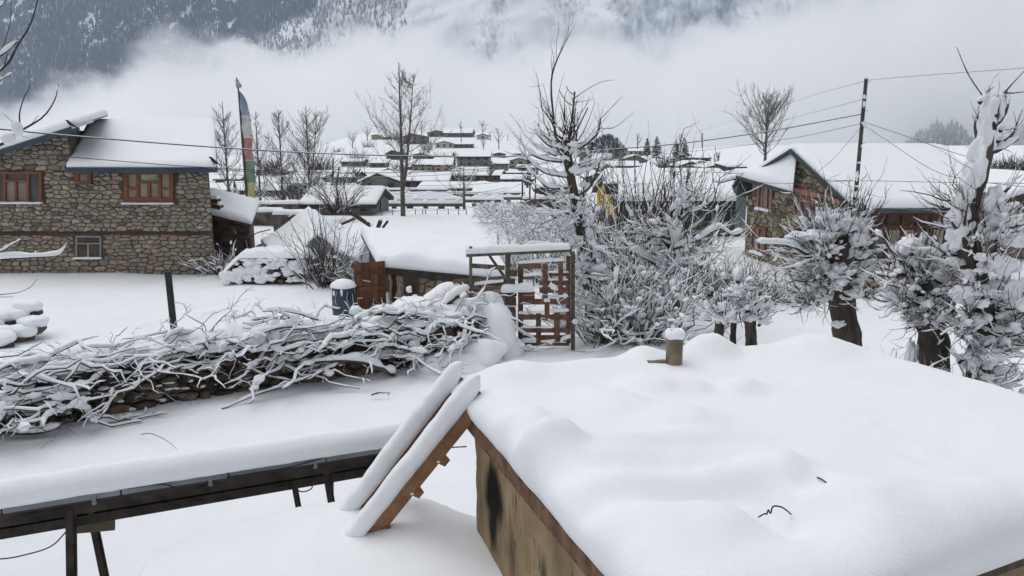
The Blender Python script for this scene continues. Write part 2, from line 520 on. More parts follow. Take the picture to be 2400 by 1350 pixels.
MX, MY, MZ, MG = mountain(-3400, 300, 2150, 3300, 1300, 180, 140, 3, FOREST_AIR_BLUE, streaks(_L, 10), 'steep dark forested mountainside tinted blue by distance, behind the mist, at the left')
SNOWY = mountain_mat('snowy_cliffs', (0.17, 0.19, 0.215), (0.46, 0.49, 0.53), 0.60, 2, fine=.60, w1=.14, w2=.30)
def cliff(U, W, X, Z):
    a = X / 1900.0
    return 0.20 * np.exp(-((a + 0.03) / 0.12) ** 2) + 0.04
CX, CY, CZ, CG = mountain(-900, 3600, 1750, 2700, 1150, 220, 150, 11, SNOWY, cliff, 'pale snow plastered rocky mountainside rising out of the mist', rough=150,
         shape=lambda U, W, X, Y, Z: (X, Y, Z * (0.35 + 0.65 * sstep(0.0, 0.22, U))))

def slope_forest(MX, MY, MZ, MG, n, seed, h0, h1, zmax, xlo, xhi, stops, label):
    """tens of thousands of conifers standing on a mountainside"""
    r = np.random.default_rng(seed); nx, nz = MX.shape
    i = r.uniform(0, nx - 2, n * 4); j = r.uniform(0, nz - 2, n * 4); a = i.astype(int); b = j.astype(int); fi, fj = i - a, j - b
    def S(G): return G[a, b] * (1 - fi) * (1 - fj) + G[a + 1, b] * fi * (1 - fj) + G[a, b + 1] * (1 - fi) * fj + G[a + 1, b + 1] * fi * fj
    X, Y, Z, G = S(MX), S(MY), S(MZ), S(MG)
    cl = fbm(np.stack([X, Z, X * 0], -1), 1 / 90.0, 3, seed)
    k = (Z < zmax) & (Z > 30) & (X / Y > xlo) & (X / Y < xhi) & (G < .22 + .1 * r.random(len(G))) & (cl > -.55 + .5 * r.random(len(cl)))
    X, Y, Z, cl = X[k][:n], Y[k][:n], Z[k][:n], cl[k][:n]; n = len(X)
    h = r.uniform(h0, h1, n); ang = np.arange(4) / 4 * 2 * math.pi + .4
    ring = np.stack([np.cos(ang), np.sin(ang)], 1)[None] * (h * r.uniform(.15, .24, n))[:, None, None]
    lo = np.stack([X[:, None] + ring[..., 0], Y[:, None] + ring[..., 1], np.repeat((Z - 1)[:, None], 4, 1)], -1)
    V = np.concatenate([lo, np.stack([X, Y, Z + h], 1)[:, None]], 1)
    q = np.arange(4); F = (np.stack([q, (q + 1) % 4, np.full(4, 4)], 1)[None] + (np.arange(n) * 5)[:, None, None]).reshape(-1, 3)
    mb = MB(); mb.add(V.reshape(-1, 3), F, np.repeat(np.clip(.5 + .35 * cl + .28 * r.normal(0, 1, n), 0, 1), 5))
    mb.build('forest', ramp_mat(label.split()[0] + '_slope_conifers', stops, bump=0, namount=.1), None, False, kind='stuff', label=label)
slope_forest(MX, MY, MZ, MG, 38000, 5, 11, 20, 900, -.75, .02, [(0, (.006, .015, .042)), (.5, (.014, .030, .074)), (.78, (.040, .068, .13)), (1, (.28, .34, .44))], 'dark conifer forest covering the left mountainside')  # foliage tones carry the same painted blue of distance
slope_forest(CX, CY, CZ, CG * 0, 9000, 6, 10, 18, 760, -.42, -.13, [(0, (.13, .15, .175)), (.5, (.22, .245, .275)), (.8, (.38, .41, .44)), (1, (.62, .65, .68))], 'frosted conifer forest on the central mountainside')
# ------------------------------------------------------------------ bank of mist hanging in the valley, and the haze
def mist_bank():
    mb = MB()
    box(mb, (0, 1150, 220), (3400, 320, 520))
    o = mb.build('mist', None, None, kind='stuff', label='thick bank of white mist filling the valley behind the village')
    m = bpy.data.materials.new('mist'); m.use_nodes = True
    N, L = m.node_tree.nodes, m.node_tree.links
    N.clear()
    out = N.new('ShaderNodeOutputMaterial')
    pv = N.new('ShaderNodeVolumePrincipled')
    pv.inputs['Color'].default_value = (0.995, 0.995, 0.995, 1)
    pv.inputs['Anisotropy'].default_value = 0.4
    L.new(pv.outputs[0], out.inputs['Volume'])
    tc = N.new('ShaderNodeTexCoord')
    sp = N.new('ShaderNodeSeparateXYZ'); L.new(tc.outputs['Object'], sp.inputs[0])
    # height of the top of the bank along the valley
    mr = N.new('ShaderNodeMapRange'); mr.inputs['From Min'].default_value = -900; mr.inputs['From Max'].default_value = 900
    L.new(sp.outputs['X'], mr.inputs['Value'])
    fc = N.new('ShaderNodeFloatCurve')
    L.new(mr.outputs[0], fc.inputs['Value'])
    prof = [(-200, 265), (0, 235), (150, 205), (270, 175), (360, 128), (480, 100), (620, 84), (760, 78), (900, 60), (1020, 70), (1140, 112), (1230, 95), (1330, 48), (1450, 70), (1550, 70), (1650, 40), (1800, 0), (2100, -40), (2400, -60), (2600, -60)]
    c = fc.mapping.curves[0]
    pts = []
    for px, py in prof:
        p = at(px, py, 1150)
        pts.append(((p[0] + 900) / 1800, p[2] / 400.0))
    pts = [p for p in pts if 0 <= p[0] <= 1]
    c.points[0].location = pts[0]; c.points[1].location = pts[-1]
    for p in pts[1:-1]: c.points.new(*p)
    fc.mapping.extend = 'HORIZONTAL'
    fc.mapping.update()
    top = N.new('ShaderNodeMath'); top.operation = 'MULTIPLY'; top.inputs[1].default_value = 400
    L.new(fc.outputs[0], top.inputs[0])
    mpn = N.new('ShaderNodeMapping'); mpn.inputs['Scale'].default_value = (1, 0.6, 1.25)
    L.new(tc.outputs['Object'], mpn.inputs['Vector'])
    nz = N.new('ShaderNodeTexNoise'); nz.inputs['Scale'].default_value = 0.0075; nz.inputs['Detail'].default_value = 5.5; nz.inputs['Roughness'].default_value = 0.66
    L.new(mpn.outputs[0], nz.inputs['Vector'])
    am = N.new('ShaderNodeMath'); am.operation = 'MULTIPLY_ADD'; am.inputs[1].default_value = 290; am.inputs[2].default_value = -160
    L.new(nz.outputs['Fac'], am.inputs[0])
    s1 = N.new('ShaderNodeMath'); s1.operation = 'ADD'; L.new(top.outputs[0], s1.inputs[0]); L.new(am.outputs[0], s1.inputs[1])
    s2 = N.new('ShaderNodeMath'); s2.operation = 'SUBTRACT'; L.new(s1.outputs[0], s2.inputs[0]); L.new(sp.outputs['Z'], s2.inputs[1])
    dn = N.new('ShaderNodeMapRange'); dn.interpolation_type = 'SMOOTHSTEP'
    dn.inputs['From Min'].default_value = -6; dn.inputs['From Max'].default_value = 34
    dn.inputs['To Min'].default_value = 0; dn.inputs['To Max'].default_value = 0.016
    L.new(s2.outputs[0], dn.inputs['Value'])
    # thinner towards the foot of the bank, east of the village
    L.new(dn.outputs[0], pv.inputs['Density'])
    m.cycles.volume_step_rate = 0.35
    o.data.materials.append(m)
    return o
mist = mist_bank()

def haze_box():
    mb = MB()
    box(mb, (0, 1900, 640), (9000, 4600, 1420))
    m = bpy.data.materials.new('haze'); m.use_nodes = True
    N, L = m.node_tree.nodes, m.node_tree.links
    N.clear()
    out = N.new('ShaderNodeOutputMaterial')
    pv = N.new('ShaderNodeVolumePrincipled')
    pv.inputs['Color'].default_value = (0.76, 0.87, 1.0, 1)
    pv.inputs['Density'].default_value = 0.000115
    L.new(pv.outputs[0], out.inputs['Volume'])
    return mb.build('haze', m, None, kind='stuff', label='thin cold haze in the valley air')
haze = haze_box()
# ------------------------------------------------------------------ rubble masonry, piece by piece
def clip_poly(poly, p, n):
    """keep the side of the 2D polygon where (x-p).n <= 0"""
    out = []
    for i in range(len(poly)):
        a, b = poly[i], poly[(i + 1) % len(poly)]
        da, db = (a[0] - p[0]) * n[0] + (a[1] - p[1]) * n[1], (b[0] - p[0]) * n[0] + (b[1] - p[1]) * n[1]
        if da <= 0: out.append(a)
        if (da < 0 < db) or (db < 0 < da):
            t = da / (da - db)
            out.append((a[0] + (b[0] - a[0]) * t, a[1] + (b[1] - a[1]) * t))
    return out
def rubble(poly, cw, ch, holes=(), seed=0, jit=0.38):
    """Voronoi-like stones (2D polygons) filling a convex outline, wider than high, in rough courses"""
    r = np.random.default_rng(seed)
    P = np.asarray(poly, float)
    x0, z0 = P.min(0); x1, z1 = P.max(0)
    seeds = []
    z = z0 - ch
    while z < z1 + ch:
        hh = ch * r.uniform(0.7, 1.35)
        x = x0 - cw * r.uniform(0.5, 1.5)
        while x < x1 + cw:
            w = cw * r.choice([0.55, 0.8, 1.0, 1.2, 1.6], p=[.2, .25, .25, .2, .1])
            seeds.append((x + w / 2 + r.uniform(-jit, jit) * w * 0.5, z + hh / 2 + r.uniform(-jit, jit) * hh))
            x += w
        z += hh
    S = np.array(seeds)
    sx = ch / cw * 1.0                      # metric: squash x so that cells come out wide
    Q = S * np.array([sx, 1.0])
    area = sum(P[i][0] * P[(i + 1) % len(P)][1] - P[(i + 1) % len(P)][0] * P[i][1] for i in range(len(P)))
    sgn = 1 if area > 0 else -1
    out = []
    for i, s in enumerate(S):
        inside = all(((P[(k + 1) % len(P)] - P[k])[0] * (s - P[k])[1] - (P[(k + 1) % len(P)] - P[k])[1] * (s - P[k])[0]) * sgn > -0.35 * ch * np.linalg.norm(P[(k + 1) % len(P)] - P[k]) for k in range(len(P)))
        if not inside: continue
        bad = False
        cell = [(s[0] - 2 * cw, s[1] - 2 * ch), (s[0] + 2 * cw, s[1] - 2 * ch), (s[0] + 2 * cw, s[1] + 2 * ch), (s[0] - 2 * cw, s[1] + 2 * ch)]
        dd = ((Q - Q[i]) ** 2).sum(1)
        for j in np.argsort(dd)[1:15]:
            mid = (S[i] + S[j]) / 2
            n = (Q[j] - Q[i]) * np.array([sx, 1.0])
            cell = clip_poly(cell, mid, n)
            if len(cell) < 3: bad = True; break
        if bad: continue
        for k in range(len(P)):
            e = P[(k + 1) % len(P)] - P[k]
            n = np.array([e[1], -e[0]]) * sgn
            cell = clip_poly(cell, P[k], n)
            if len(cell) < 3: bad = True; break
        if bad: continue
        for (hx0, hz0, hx1, hz1) in holes:
            if hx0 < s[0] < hx1 and hz0 < s[1] < hz1: bad = True; break
            sep = [(hx0 - s[0], (hx0, 0), (1, 0)), (s[0] - hx1, (hx1, 0), (-1, 0)), (hz0 - s[1], (0, hz0), (0, 1)), (s[1] - hz1, (0, hz1), (0, -1))]
            m = max(sep, key=lambda t: t[0])
            cell = clip_poly(cell, m[1], m[2])
            if len(cell) < 3: bad = True; break
        if bad: continue
        c = np.array(cell)
        ar = abs(0.5 * np.sum(c[:, 0] * np.roll(c[:, 1], -1) - np.roll(c[:, 0], -1) * c[:, 1]))
        if ar < 0.12 * cw * ch: continue
        out.append((ar, c))
    out.sort(key=lambda t: -t[0])
    return [c for _, c in out]
def stone_geo(c, O, ux, uz, n, gap, proud, r, bev=0.22):
    """one stone from its 2D outline: sides, chamfer and a slightly domed face"""
    cen = c.mean(0)
    sz = np.sqrt(np.ptp(c[:, 0]) * np.ptp(c[:, 1]))
    d = c - cen
    L = np.maximum(np.linalg.norm(d, axis=1, keepdims=True), 1e-6)
    k = np.clip((L - gap * 1.3) / L, 0.3, 1)
    # soften corners by averaging with neighbours
    ring = cen + (0.86 * d + 0.07 * (np.roll(d, 1, 0) + np.roll(d, -1, 0))) * k
    ring += r.uniform(-1, 1, ring.shape) * 0.03 * sz
    inner = cen + (ring - cen) * (1 - bev)
    pr = proud * r.uniform(0.45, 1.25)
    tilt = r.uniform(-0.12, 0.12, 2)
    m = len(c)
    def to3(q, h):
        return O + q[:, :1] * ux + q[:, 1:] * uz + (h[:, None] if np.ndim(h) else h) * n
    back = to3(ring, -0.02)
    mid = to3(ring, pr * 0.55 + (ring - cen) @ tilt)
    fr = to3(inner, pr + (inner - cen) @ tilt)
    ctr = to3(cen[None], np.array([pr * 1.12]))
    V = np.concatenate([back, mid, fr, ctr])
    i = np.arange(m); j = (i + 1) % m
    q = np.concatenate([np.stack([i, j, j + m, i + m], 1), np.stack([i + m, j + m, j + 2 * m, i + 2 * m], 1)])
    t = np.stack([i + 2 * m, j + 2 * m, np.full(m, 3 * m)], 1)
    return V, [q, t]
def stone_wall(parent, poly, O, ux, uz, n, cw, ch, material, holes=(), seed=0, gap=0.014, proud=0.05, limit=300, pick=None, colfun=None, jit=0.38):
    """stones as parts of parent (at most `limit`, the rest joined as stuff); returns how many parts were made"""
    r = np.random.default_rng(seed + 1)
    cells = rubble(poly, cw, ch, holes, seed, jit)
    if pick is not None:
        cells.sort(key=lambda c: not pick(c.mean(0)))
    rest = MB(); used = 0
    O, ux, uz, n = map(lambda a: np.asarray(a, float), (O, ux, uz, n))
    for c in cells:
        V, F = stone_geo(c, O, ux, uz, n, gap, proud, r)
        col = r.random() if colfun is None else colfun(c.mean(0), r)
        if used < limit:
            MB().add(V, F, col).build('stone', material, parent); used += 1
        else:
            rest.add(V, F, col)
    if rest.V: rest.build('stonework', material, parent, kind='stuff')
    return used

STONE = ramp_mat('rubble_stone', [(0.0, (0.139, 0.122, 0.103)), (0.18, (0.232, 0.204, 0.170)), (0.36, (0.319, 0.270, 0.211)), (0.52, (0.232, 0.224, 0.198)), (0.66, (0.371, 0.311, 0.240)), (0.8, (0.285, 0.273, 0.244)), (0.92, (0.285, 0.204, 0.144)), (1.0, (0.426, 0.388, 0.314))])
MORTAR = mat('earth_mortar', (0.075, 0.06, 0.046), (0.12, 0.098, 0.075), scale=3, rough=0.95, bump=0.5, bscale=20)
WOOD_RED = mat('red_brown_wood', (0.16, 0.058, 0.03), (0.24, 0.095, 0.05), scale=6, rough=0.6, stretch=(1, 1, 6), bump=0.2)
WOOD_PINK = mat('faded_pink_wood', (0.42, 0.20, 0.155), (0.50, 0.26, 0.20), scale=6, rough=0.7, bump=0.2)
WOOD_OLD = mat('old_dark_wood', (0.075, 0.05, 0.036), (0.15, 0.10, 0.07), scale=5, rough=0.85, stretch=(3, 3, 0.6), bump=0.4, bscale=14, rnd=0.25)
WOOD_DOOR = mat('brown_plank_wood', (0.085, 0.038, 0.022), (0.16, 0.075, 0.042), scale=4, rough=0.75, stretch=(4, 4, 0.5), bump=0.3, rnd=0.25)
BLUE_TIN = mat('blue_painted_tin', (0.03, 0.055, 0.085), (0.05, 0.085, 0.12), scale=2, rough=0.5)
DARK_TIN = mat('grey_green_tin', (0.05, 0.065, 0.07), (0.09, 0.11, 0.115), scale=1.5, rough=0.5, metal=0.3)
GLASS = mat('dim_window_glass', (0.05, 0.06, 0.065), (0.10, 0.11, 0.11), scale=0.9, rough=0.15, spec=0.5)
GLASS_PALE = mat('curtained_glass', (0.20, 0.17, 0.13), (0.30, 0.27, 0.20), scale=2.2, rough=0.25, spec=0.5)
GLASS_GREEN = mat('patterned_green_glass', (0.16, 0.24, 0.20), (0.42, 0.45, 0.34), scale=5, rough=0.25, spec=0.5)
WHITE_PAINT = mat('grey_white_paint', (0.45, 0.47, 0.48), (0.55, 0.57, 0.58), scale=3, rough=0.6)

GREY_PAINT = mat('dull_grey_paint', (.22, .235, .24), (.30, .31, .315), scale=3, rough=.6)
def wall_window(parent, W, rect, proud, frame_m, bars, panes, fw=0.09, depth=0.12, sill_snow=True, n=None, name='window'):
    """W(px,py)->wall point. bars: list of pixel rects for timber pieces; panes: list of (rect, material)"""
    n = V3(0, -1, 0) if n is None else n
    x0, y0, x1, y1 = rect
    root = MB()
    def slab(mb, r4, p, d):
        a, b, c, e = W(r4[0], r4[3]), W(r4[2], r4[3]), W(r4[2], r4[1]), W(r4[0], r4[1])
        prism(mb, np.array([a, b, c, e]) + n * (p - d), n * d)
    slab(root, rect, proud - 0.09, 0.06)
    w = root.build(name, WOOD_OLD, parent)
    for (r4, m) in panes:
        mb = MB(); slab(mb, r4, proud - 0.055, 0.02); mb.build('pane', m, w)
    k = 0
    for r4 in bars:
        mb = MB(); slab(mb, r4, proud + 0.02 + 0.003 * (k % 3), depth); mb.build('frame', frame_m, w); k += 1
    if sill_snow:
        a, b = W(x0 - 2, y1), W(x1 + 2, y1)
        mb = MB()
        snow_sheet(mb, [a + n * (proud + 0.14), b + n * (proud + 0.14), b + n * 0.02, a + n * 0.02], 0.07, 12, 3, edge=0.05, over=0.01, lump=0.03, lscale=5, seed=int(x0) + 3)
        mb.build('sill_snow', SNOW, w, True)
    return w
# ------------------------------------------------------------------ big stone house on the far side of the yard
def left_house():
    Y = 27.6
    W = lambda px, py: at(px, py, Y)
    H = empty('stone_house', 'two-storey rubble stone house with red-brown windows and two birds on its snowy roof', 'house')
    back = nrm((-0.40, 1, 0))
    O = at(0, 600, Y); ux = V3(1, 0, 0); uz = V3(0, 0, 1); n = V3(0, -1, 0)
    def uv(px, py):
        p = W(px, py) - O
        return (p[0], p[2])
    pl, prr = -120, 489
    # core of the walls (earth mortar shows in the joints)
    core = MB()
    zb = -0.3
    def drop(p): q = p.copy(); q[2] = zb; return q
    a, b = drop(W(pl, 520)), drop(W(prr, 400))
    top = [W(prr, 398), W(166, 398), W(166, 303), W(pl, 386)]
    prism(core, [a, b] + top, back * 6.0)
    core.build('wall', MORTAR, H)
    holes_px = [(-40, 402, 101, 478), (293, 402, 408, 479), (178, 402, 216, 431), (177, 552, 239, 606), (-40, 543, 489, 550)]
    holes = []
    for (x0, y0, x1, y1) in holes_px:
        A, B = uv(x0, y1), uv(x1, y0)
        holes.append((A[0], A[1], B[0], B[1]))
    def colf(c, r):
        v = r.random()
        lo = sstep(0.3, -0.3, c[1] - uv(0, 548)[1])
        if lo > 0.5: v = 0.15 + 0.55 * v if r.random() < 0.75 else 0.9      # lower storey is browner
        return v
    zbase = uv(0, 646)[1]
    xl, xr, zt = uv(pl, 520)[0], uv(prr, 400)[0], uv(prr, 400)[1]
    polyA = [(xl, zbase), (xr, zbase), (xr, zt), (xl, zt)]
    used = stone_wall(H, polyA, O, ux, uz, n, 0.33, 0.15, STONE, holes, 5, 0.009, 0.05, 255, pick=lambda c: c[0] > uv(0, 520)[0] - 0.2, colfun=colf)
    x2 = uv(164, 350)[0]
    polyB = [(xl, zt), (x2, zt), (x2, uv(164, 306)[1]), (xl, uv(pl, 389)[1])]
    stone_wall(H, polyB, O, ux, uz, n, 0.33, 0.15, STONE, [], 6, 0.009, 0.05, 45, pick=lambda c: c[0] > uv(0, 400)[0])
    # side wall towards the lane (sloping away), coarse stones
    # timber courses
    mb = MB(); prism(mb, np.array([W(-120, 549.5), W(489, 547), W(489, 544), W(-120, 545.5)]) + n * 0.0, n * 0.06); mb.build('timber_band', WOOD_DOOR, H)
    mb = MB(); prism(mb, np.array([W(166, 402), W(488, 402), W(488, 397.5), W(166, 397.5)]), n * 0.07); mb.build('timber_band', WOOD_RED, H)
    # windows
    bars = [(-36, 402, 101, 408), (-36, 471, 101, 477), (95, 408, 101, 471), (10, 408, 17, 471), (66, 408, 72, 471), (38, 425, 43, 471), (17, 421, 66, 426), (-36, 408, -30, 471)]
    panes = [((17, 408, 66, 422), GLASS), ((17, 426, 39, 471), GLASS_PALE), ((43, 426, 66, 471), GLASS_PALE), ((72, 408, 95, 471), GLASS), ((-30, 408, 10, 471), GLASS)]
    w = wall_window(H, W, (-38, 402, 101, 477), 0.08, WOOD_RED, bars, panes)
    w['label'] = 'wide wooden window with snow on its sill, cut by the picture edge'
    bars = [(293, 402, 408, 409), (293, 471, 408, 478), (293, 409, 302, 471), (399, 409, 408, 471), (322, 409, 329, 471), (373, 409, 380, 471), (329, 424, 373, 430), (348, 430, 355, 471), (302, 440, 322, 445), (380, 440, 399, 445), (302, 463, 322, 471), (329, 463, 348, 471), (355, 463, 373, 471), (380, 463, 399, 471)]
    panes = [((302, 409, 322, 440), GLASS_PALE), ((302, 445, 322, 463), GLASS_PALE), ((380, 409, 399, 440), GLASS_PALE), ((380, 445, 399, 463), GLASS_PALE), ((329, 409, 373, 424), GLASS_GREEN), ((329, 430, 348, 463), GLASS_PALE), ((355, 430, 373, 463), GLASS_PALE)]
    w = wall_window(H, W, (293, 402, 408, 478), 0.08, WOOD_RED, bars, panes)
    w['label'] = 'carved red-brown window of four bays with a green patterned top pane'
    wall_window(H, W, (178, 402, 216, 431), 0.06, WOOD_RED, [(178, 402, 216, 408), (178, 425, 216, 431), (178, 408, 187, 425), (207, 408, 216, 425)], [((187, 408, 207, 425), GLASS_PALE)], sill_snow=False)
    w = wall_window(H, W, (177, 552, 239, 606), 0.03, GREY_PAINT, [(179, 553, 238, 556), (179, 602, 238, 605), (179, 556, 182, 602), (235, 556, 238, 602), (206, 572, 210, 602), (182, 569, 235, 572)], [((182, 556, 235, 569), GLASS), ((182, 572, 206, 602), GLASS), ((210, 572, 235, 602), GLASS)])
    w['label'] = 'small grey framed ground floor window'
    # main roof: tin sheets on rafters, snow on top
    e0, e1 = at(150, 394, 26.9), at(508, 394, 26.9)
    r0, r1 = at(206, 284, 31.6), at(503, 293, 31.6)
    r0[2] = r1[2] = (r0[2] + r1[2]) / 2
    e0[2] = e1[2] = (e0[2] + e1[2]) / 2
    mb = MB(); nn = nrm(np.cross(e1 - e0, r0 - e0))
    # corrugated sheet edge
    k = 150; t = np.linspace(0, 1, k)
    wave = 0.022 * np.sin(t * 80 * math.pi)
    lo = e0 + (e1 - e0) * t[:, None] + nn * wave[:, None]; hi = r0 + (r1 - r0) * t[:, None] + nn * wave[:, None]
    V = np.concatenate([lo, hi, lo - nn * 0.03, hi - nn * 0.03])
    i = np.arange(k - 1)
    F = np.concatenate([np.stack([i, i + 1, i + 1 + k, i + k], 1), np.stack([i + 2 * k, i + 3 * k, i + 1 + 3 * k, i + 1 + 2 * k], 1), np.stack([i, i + 2 * k, i + 1 + 2 * k, i + 1], 1)])
    mb.add(V, F)
    roof = mb.build('roof', DARK_TIN, H)
    mb = MB(); beam(mb, e0 + V3(0.1, 0.08, -0.09), e1 + V3(-0.02, 0.08, -0.09), 0.05, 0.13); mb.build('fascia', BLUE_TIN, roof)
    mb = MB(); beam(mb, e0 + V3(0.02, 0.05, -0.05), r0 + V3(0, 0, -0.05), 0.05, 0.10); mb.build('fascia', DARK_TIN, roof)
    mb = MB(); beam(mb, e1 + V3(-0.02, 0.05, -0.05), r1 + V3(-0.02, 0, -0.05), 0.05, 0.10); mb.build('fascia', DARK_TIN, roof)
    mb = MB(); b0, b1 = r0 + back * 4.5 + V3(0, 0, -1.6), r1 + back * 4.5 + V3(0, 0, -1.6)
    prism(mb, [r0, r1, b1, b0], V3(0, 0, -0.04)); mb.build('roof_sheet', DARK_TIN, roof)
    mb = MB(); snow_sheet(mb, [e0 + V3(0.06, 0.05, 0.025), e1 + V3(-0.03, 0.05, 0.025), r1 + V3(-0.03, 0.06, 0.025), r0 + V3(0.06, 0.06, 0.025)], 0.20, 60, 30, edge=0.22, over=0.04, lump=0.02, lscale=0.7, seed=4)
    mb.build('roof_snow', SNOW, roof, True)
    mb = MB(); snow_sheet(mb, [r0 + V3(.06, .0, .02), r1 + V3(-.03, .0, .02), b1, b0], 0.22, 20, 12, edge=0.22, over=0.0, lump=0.02, seed=5)
    mb.build('roof_snow', SNOW, roof, True)
    # higher wing roof at the left, rising towards the ridge
    f0, f1 = at(-140, 395, 27.0), at(216, 281, 27.0)
    g0, g1 = f0 + back * 5.2 + V3(0, 0, 0.35), f1 + back * 5.2 + V3(0, 0, 0.35)
    mb = MB(); prism(mb, [f0, f1, g1, g0], V3(0, 0, -0.05)); wing = mb.build('roof', DARK_TIN, H)
    mb = MB(); beam(mb, f0 + V3(0, 0.03, -0.10), f1 + V3(-0.5, 0.03, -0.10 - 0.5 * (f1[2] - f0[2]) / (f1[0] - f0[0])), 0.05, 0.17); mb.build('fascia', BLUE_TIN, wing)
    mb = MB(); beam(mb, f1 + V3(-0.7, -0.02, -0.26), f1 + V3(0.02, -0.02, -0.03), 0.1, 0.09); mb.build('rafter_end', WHITE_PAINT, wing)
    mb = MB(); snow_sheet(mb, [f0 + V3(0, .03, .0), f1 + V3(-.03, .03, .0), g1, g0], 0.30, 50, 20, edge=0.24, over=0.06, lump=0.03, seed=8)
    mb.build('roof_snow', SNOW, wing, True)
    # patch of wall above the main roof's left end
    return H
left_house()

# lamp bracket with snow on the left wall
def bird(px, py, y, label, flip=1, s=1.0):
    p = at(px, py, y)
    B = empty('bird', label, 'bird', 'black birds perched on the stone house roof')
    m = mat('black_feathers', (0.008, 0.008, 0.01), (0.02, 0.02, 0.026), scale=9, rough=0.5) if 'black_feathers' not in MATS else MATS['black_feathers']
    s = s * 0.30
    mb = MB()
    # one closed body: beak, head, breast, back, tail as rings along a bent axis
    ax = np.array([[-0.50, 0, 0.40], [-0.42, 0, 0.42], [-0.33, 0, 0.45], [-0.22, 0, 0.40], [-0.08, 0, 0.20], [0.12, 0, 0.02], [0.34, 0, -0.12], [0.55, 0, -0.24], [0.85, 0, -0.36]]) * s
    ax[:, 0] *= flip
    tubes(mb, (ax + p)[None], np.array([[0.012, 0.035, 0.105, 0.11, 0.17, 0.18, 0.12, 0.06, 0.045]]) * s, 9)
    mb.build('body', m, B, True)
    for sd in (-1, 1):
        mb = MB(); w = np.array([[-0.10, sd * 0.16, 0.20], [0.15, sd * 0.17, 0.0], [0.45, sd * 0.10, -0.18], [0.66, sd * 0.04, -0.28]]) * s
        w[:, 0] *= flip
        tubes(mb, (w + p)[None], np.array([[0.05, 0.09, 0.06, 0.01]]) * s, 7, squash=0.5); mb.build('wing', m, B, True)
        mb = MB(); tubes(mb, np.array([p + V3(0.05 * flip, sd * 0.06, -0.12) * s, p + V3(0.02 * flip, sd * 0.06, -0.38) * s])[None], np.array([[0.02, 0.015]]) * s, 5); mb.build('leg', m, B)
    return B
bird(163, 291, 26.9, 'black bird perched on the higher left roof edge of the stone house', 1, 0.95)
bird(500, 379, 26.95, 'black bird perched at the lower right eave of the stone house', 1, 1.1)
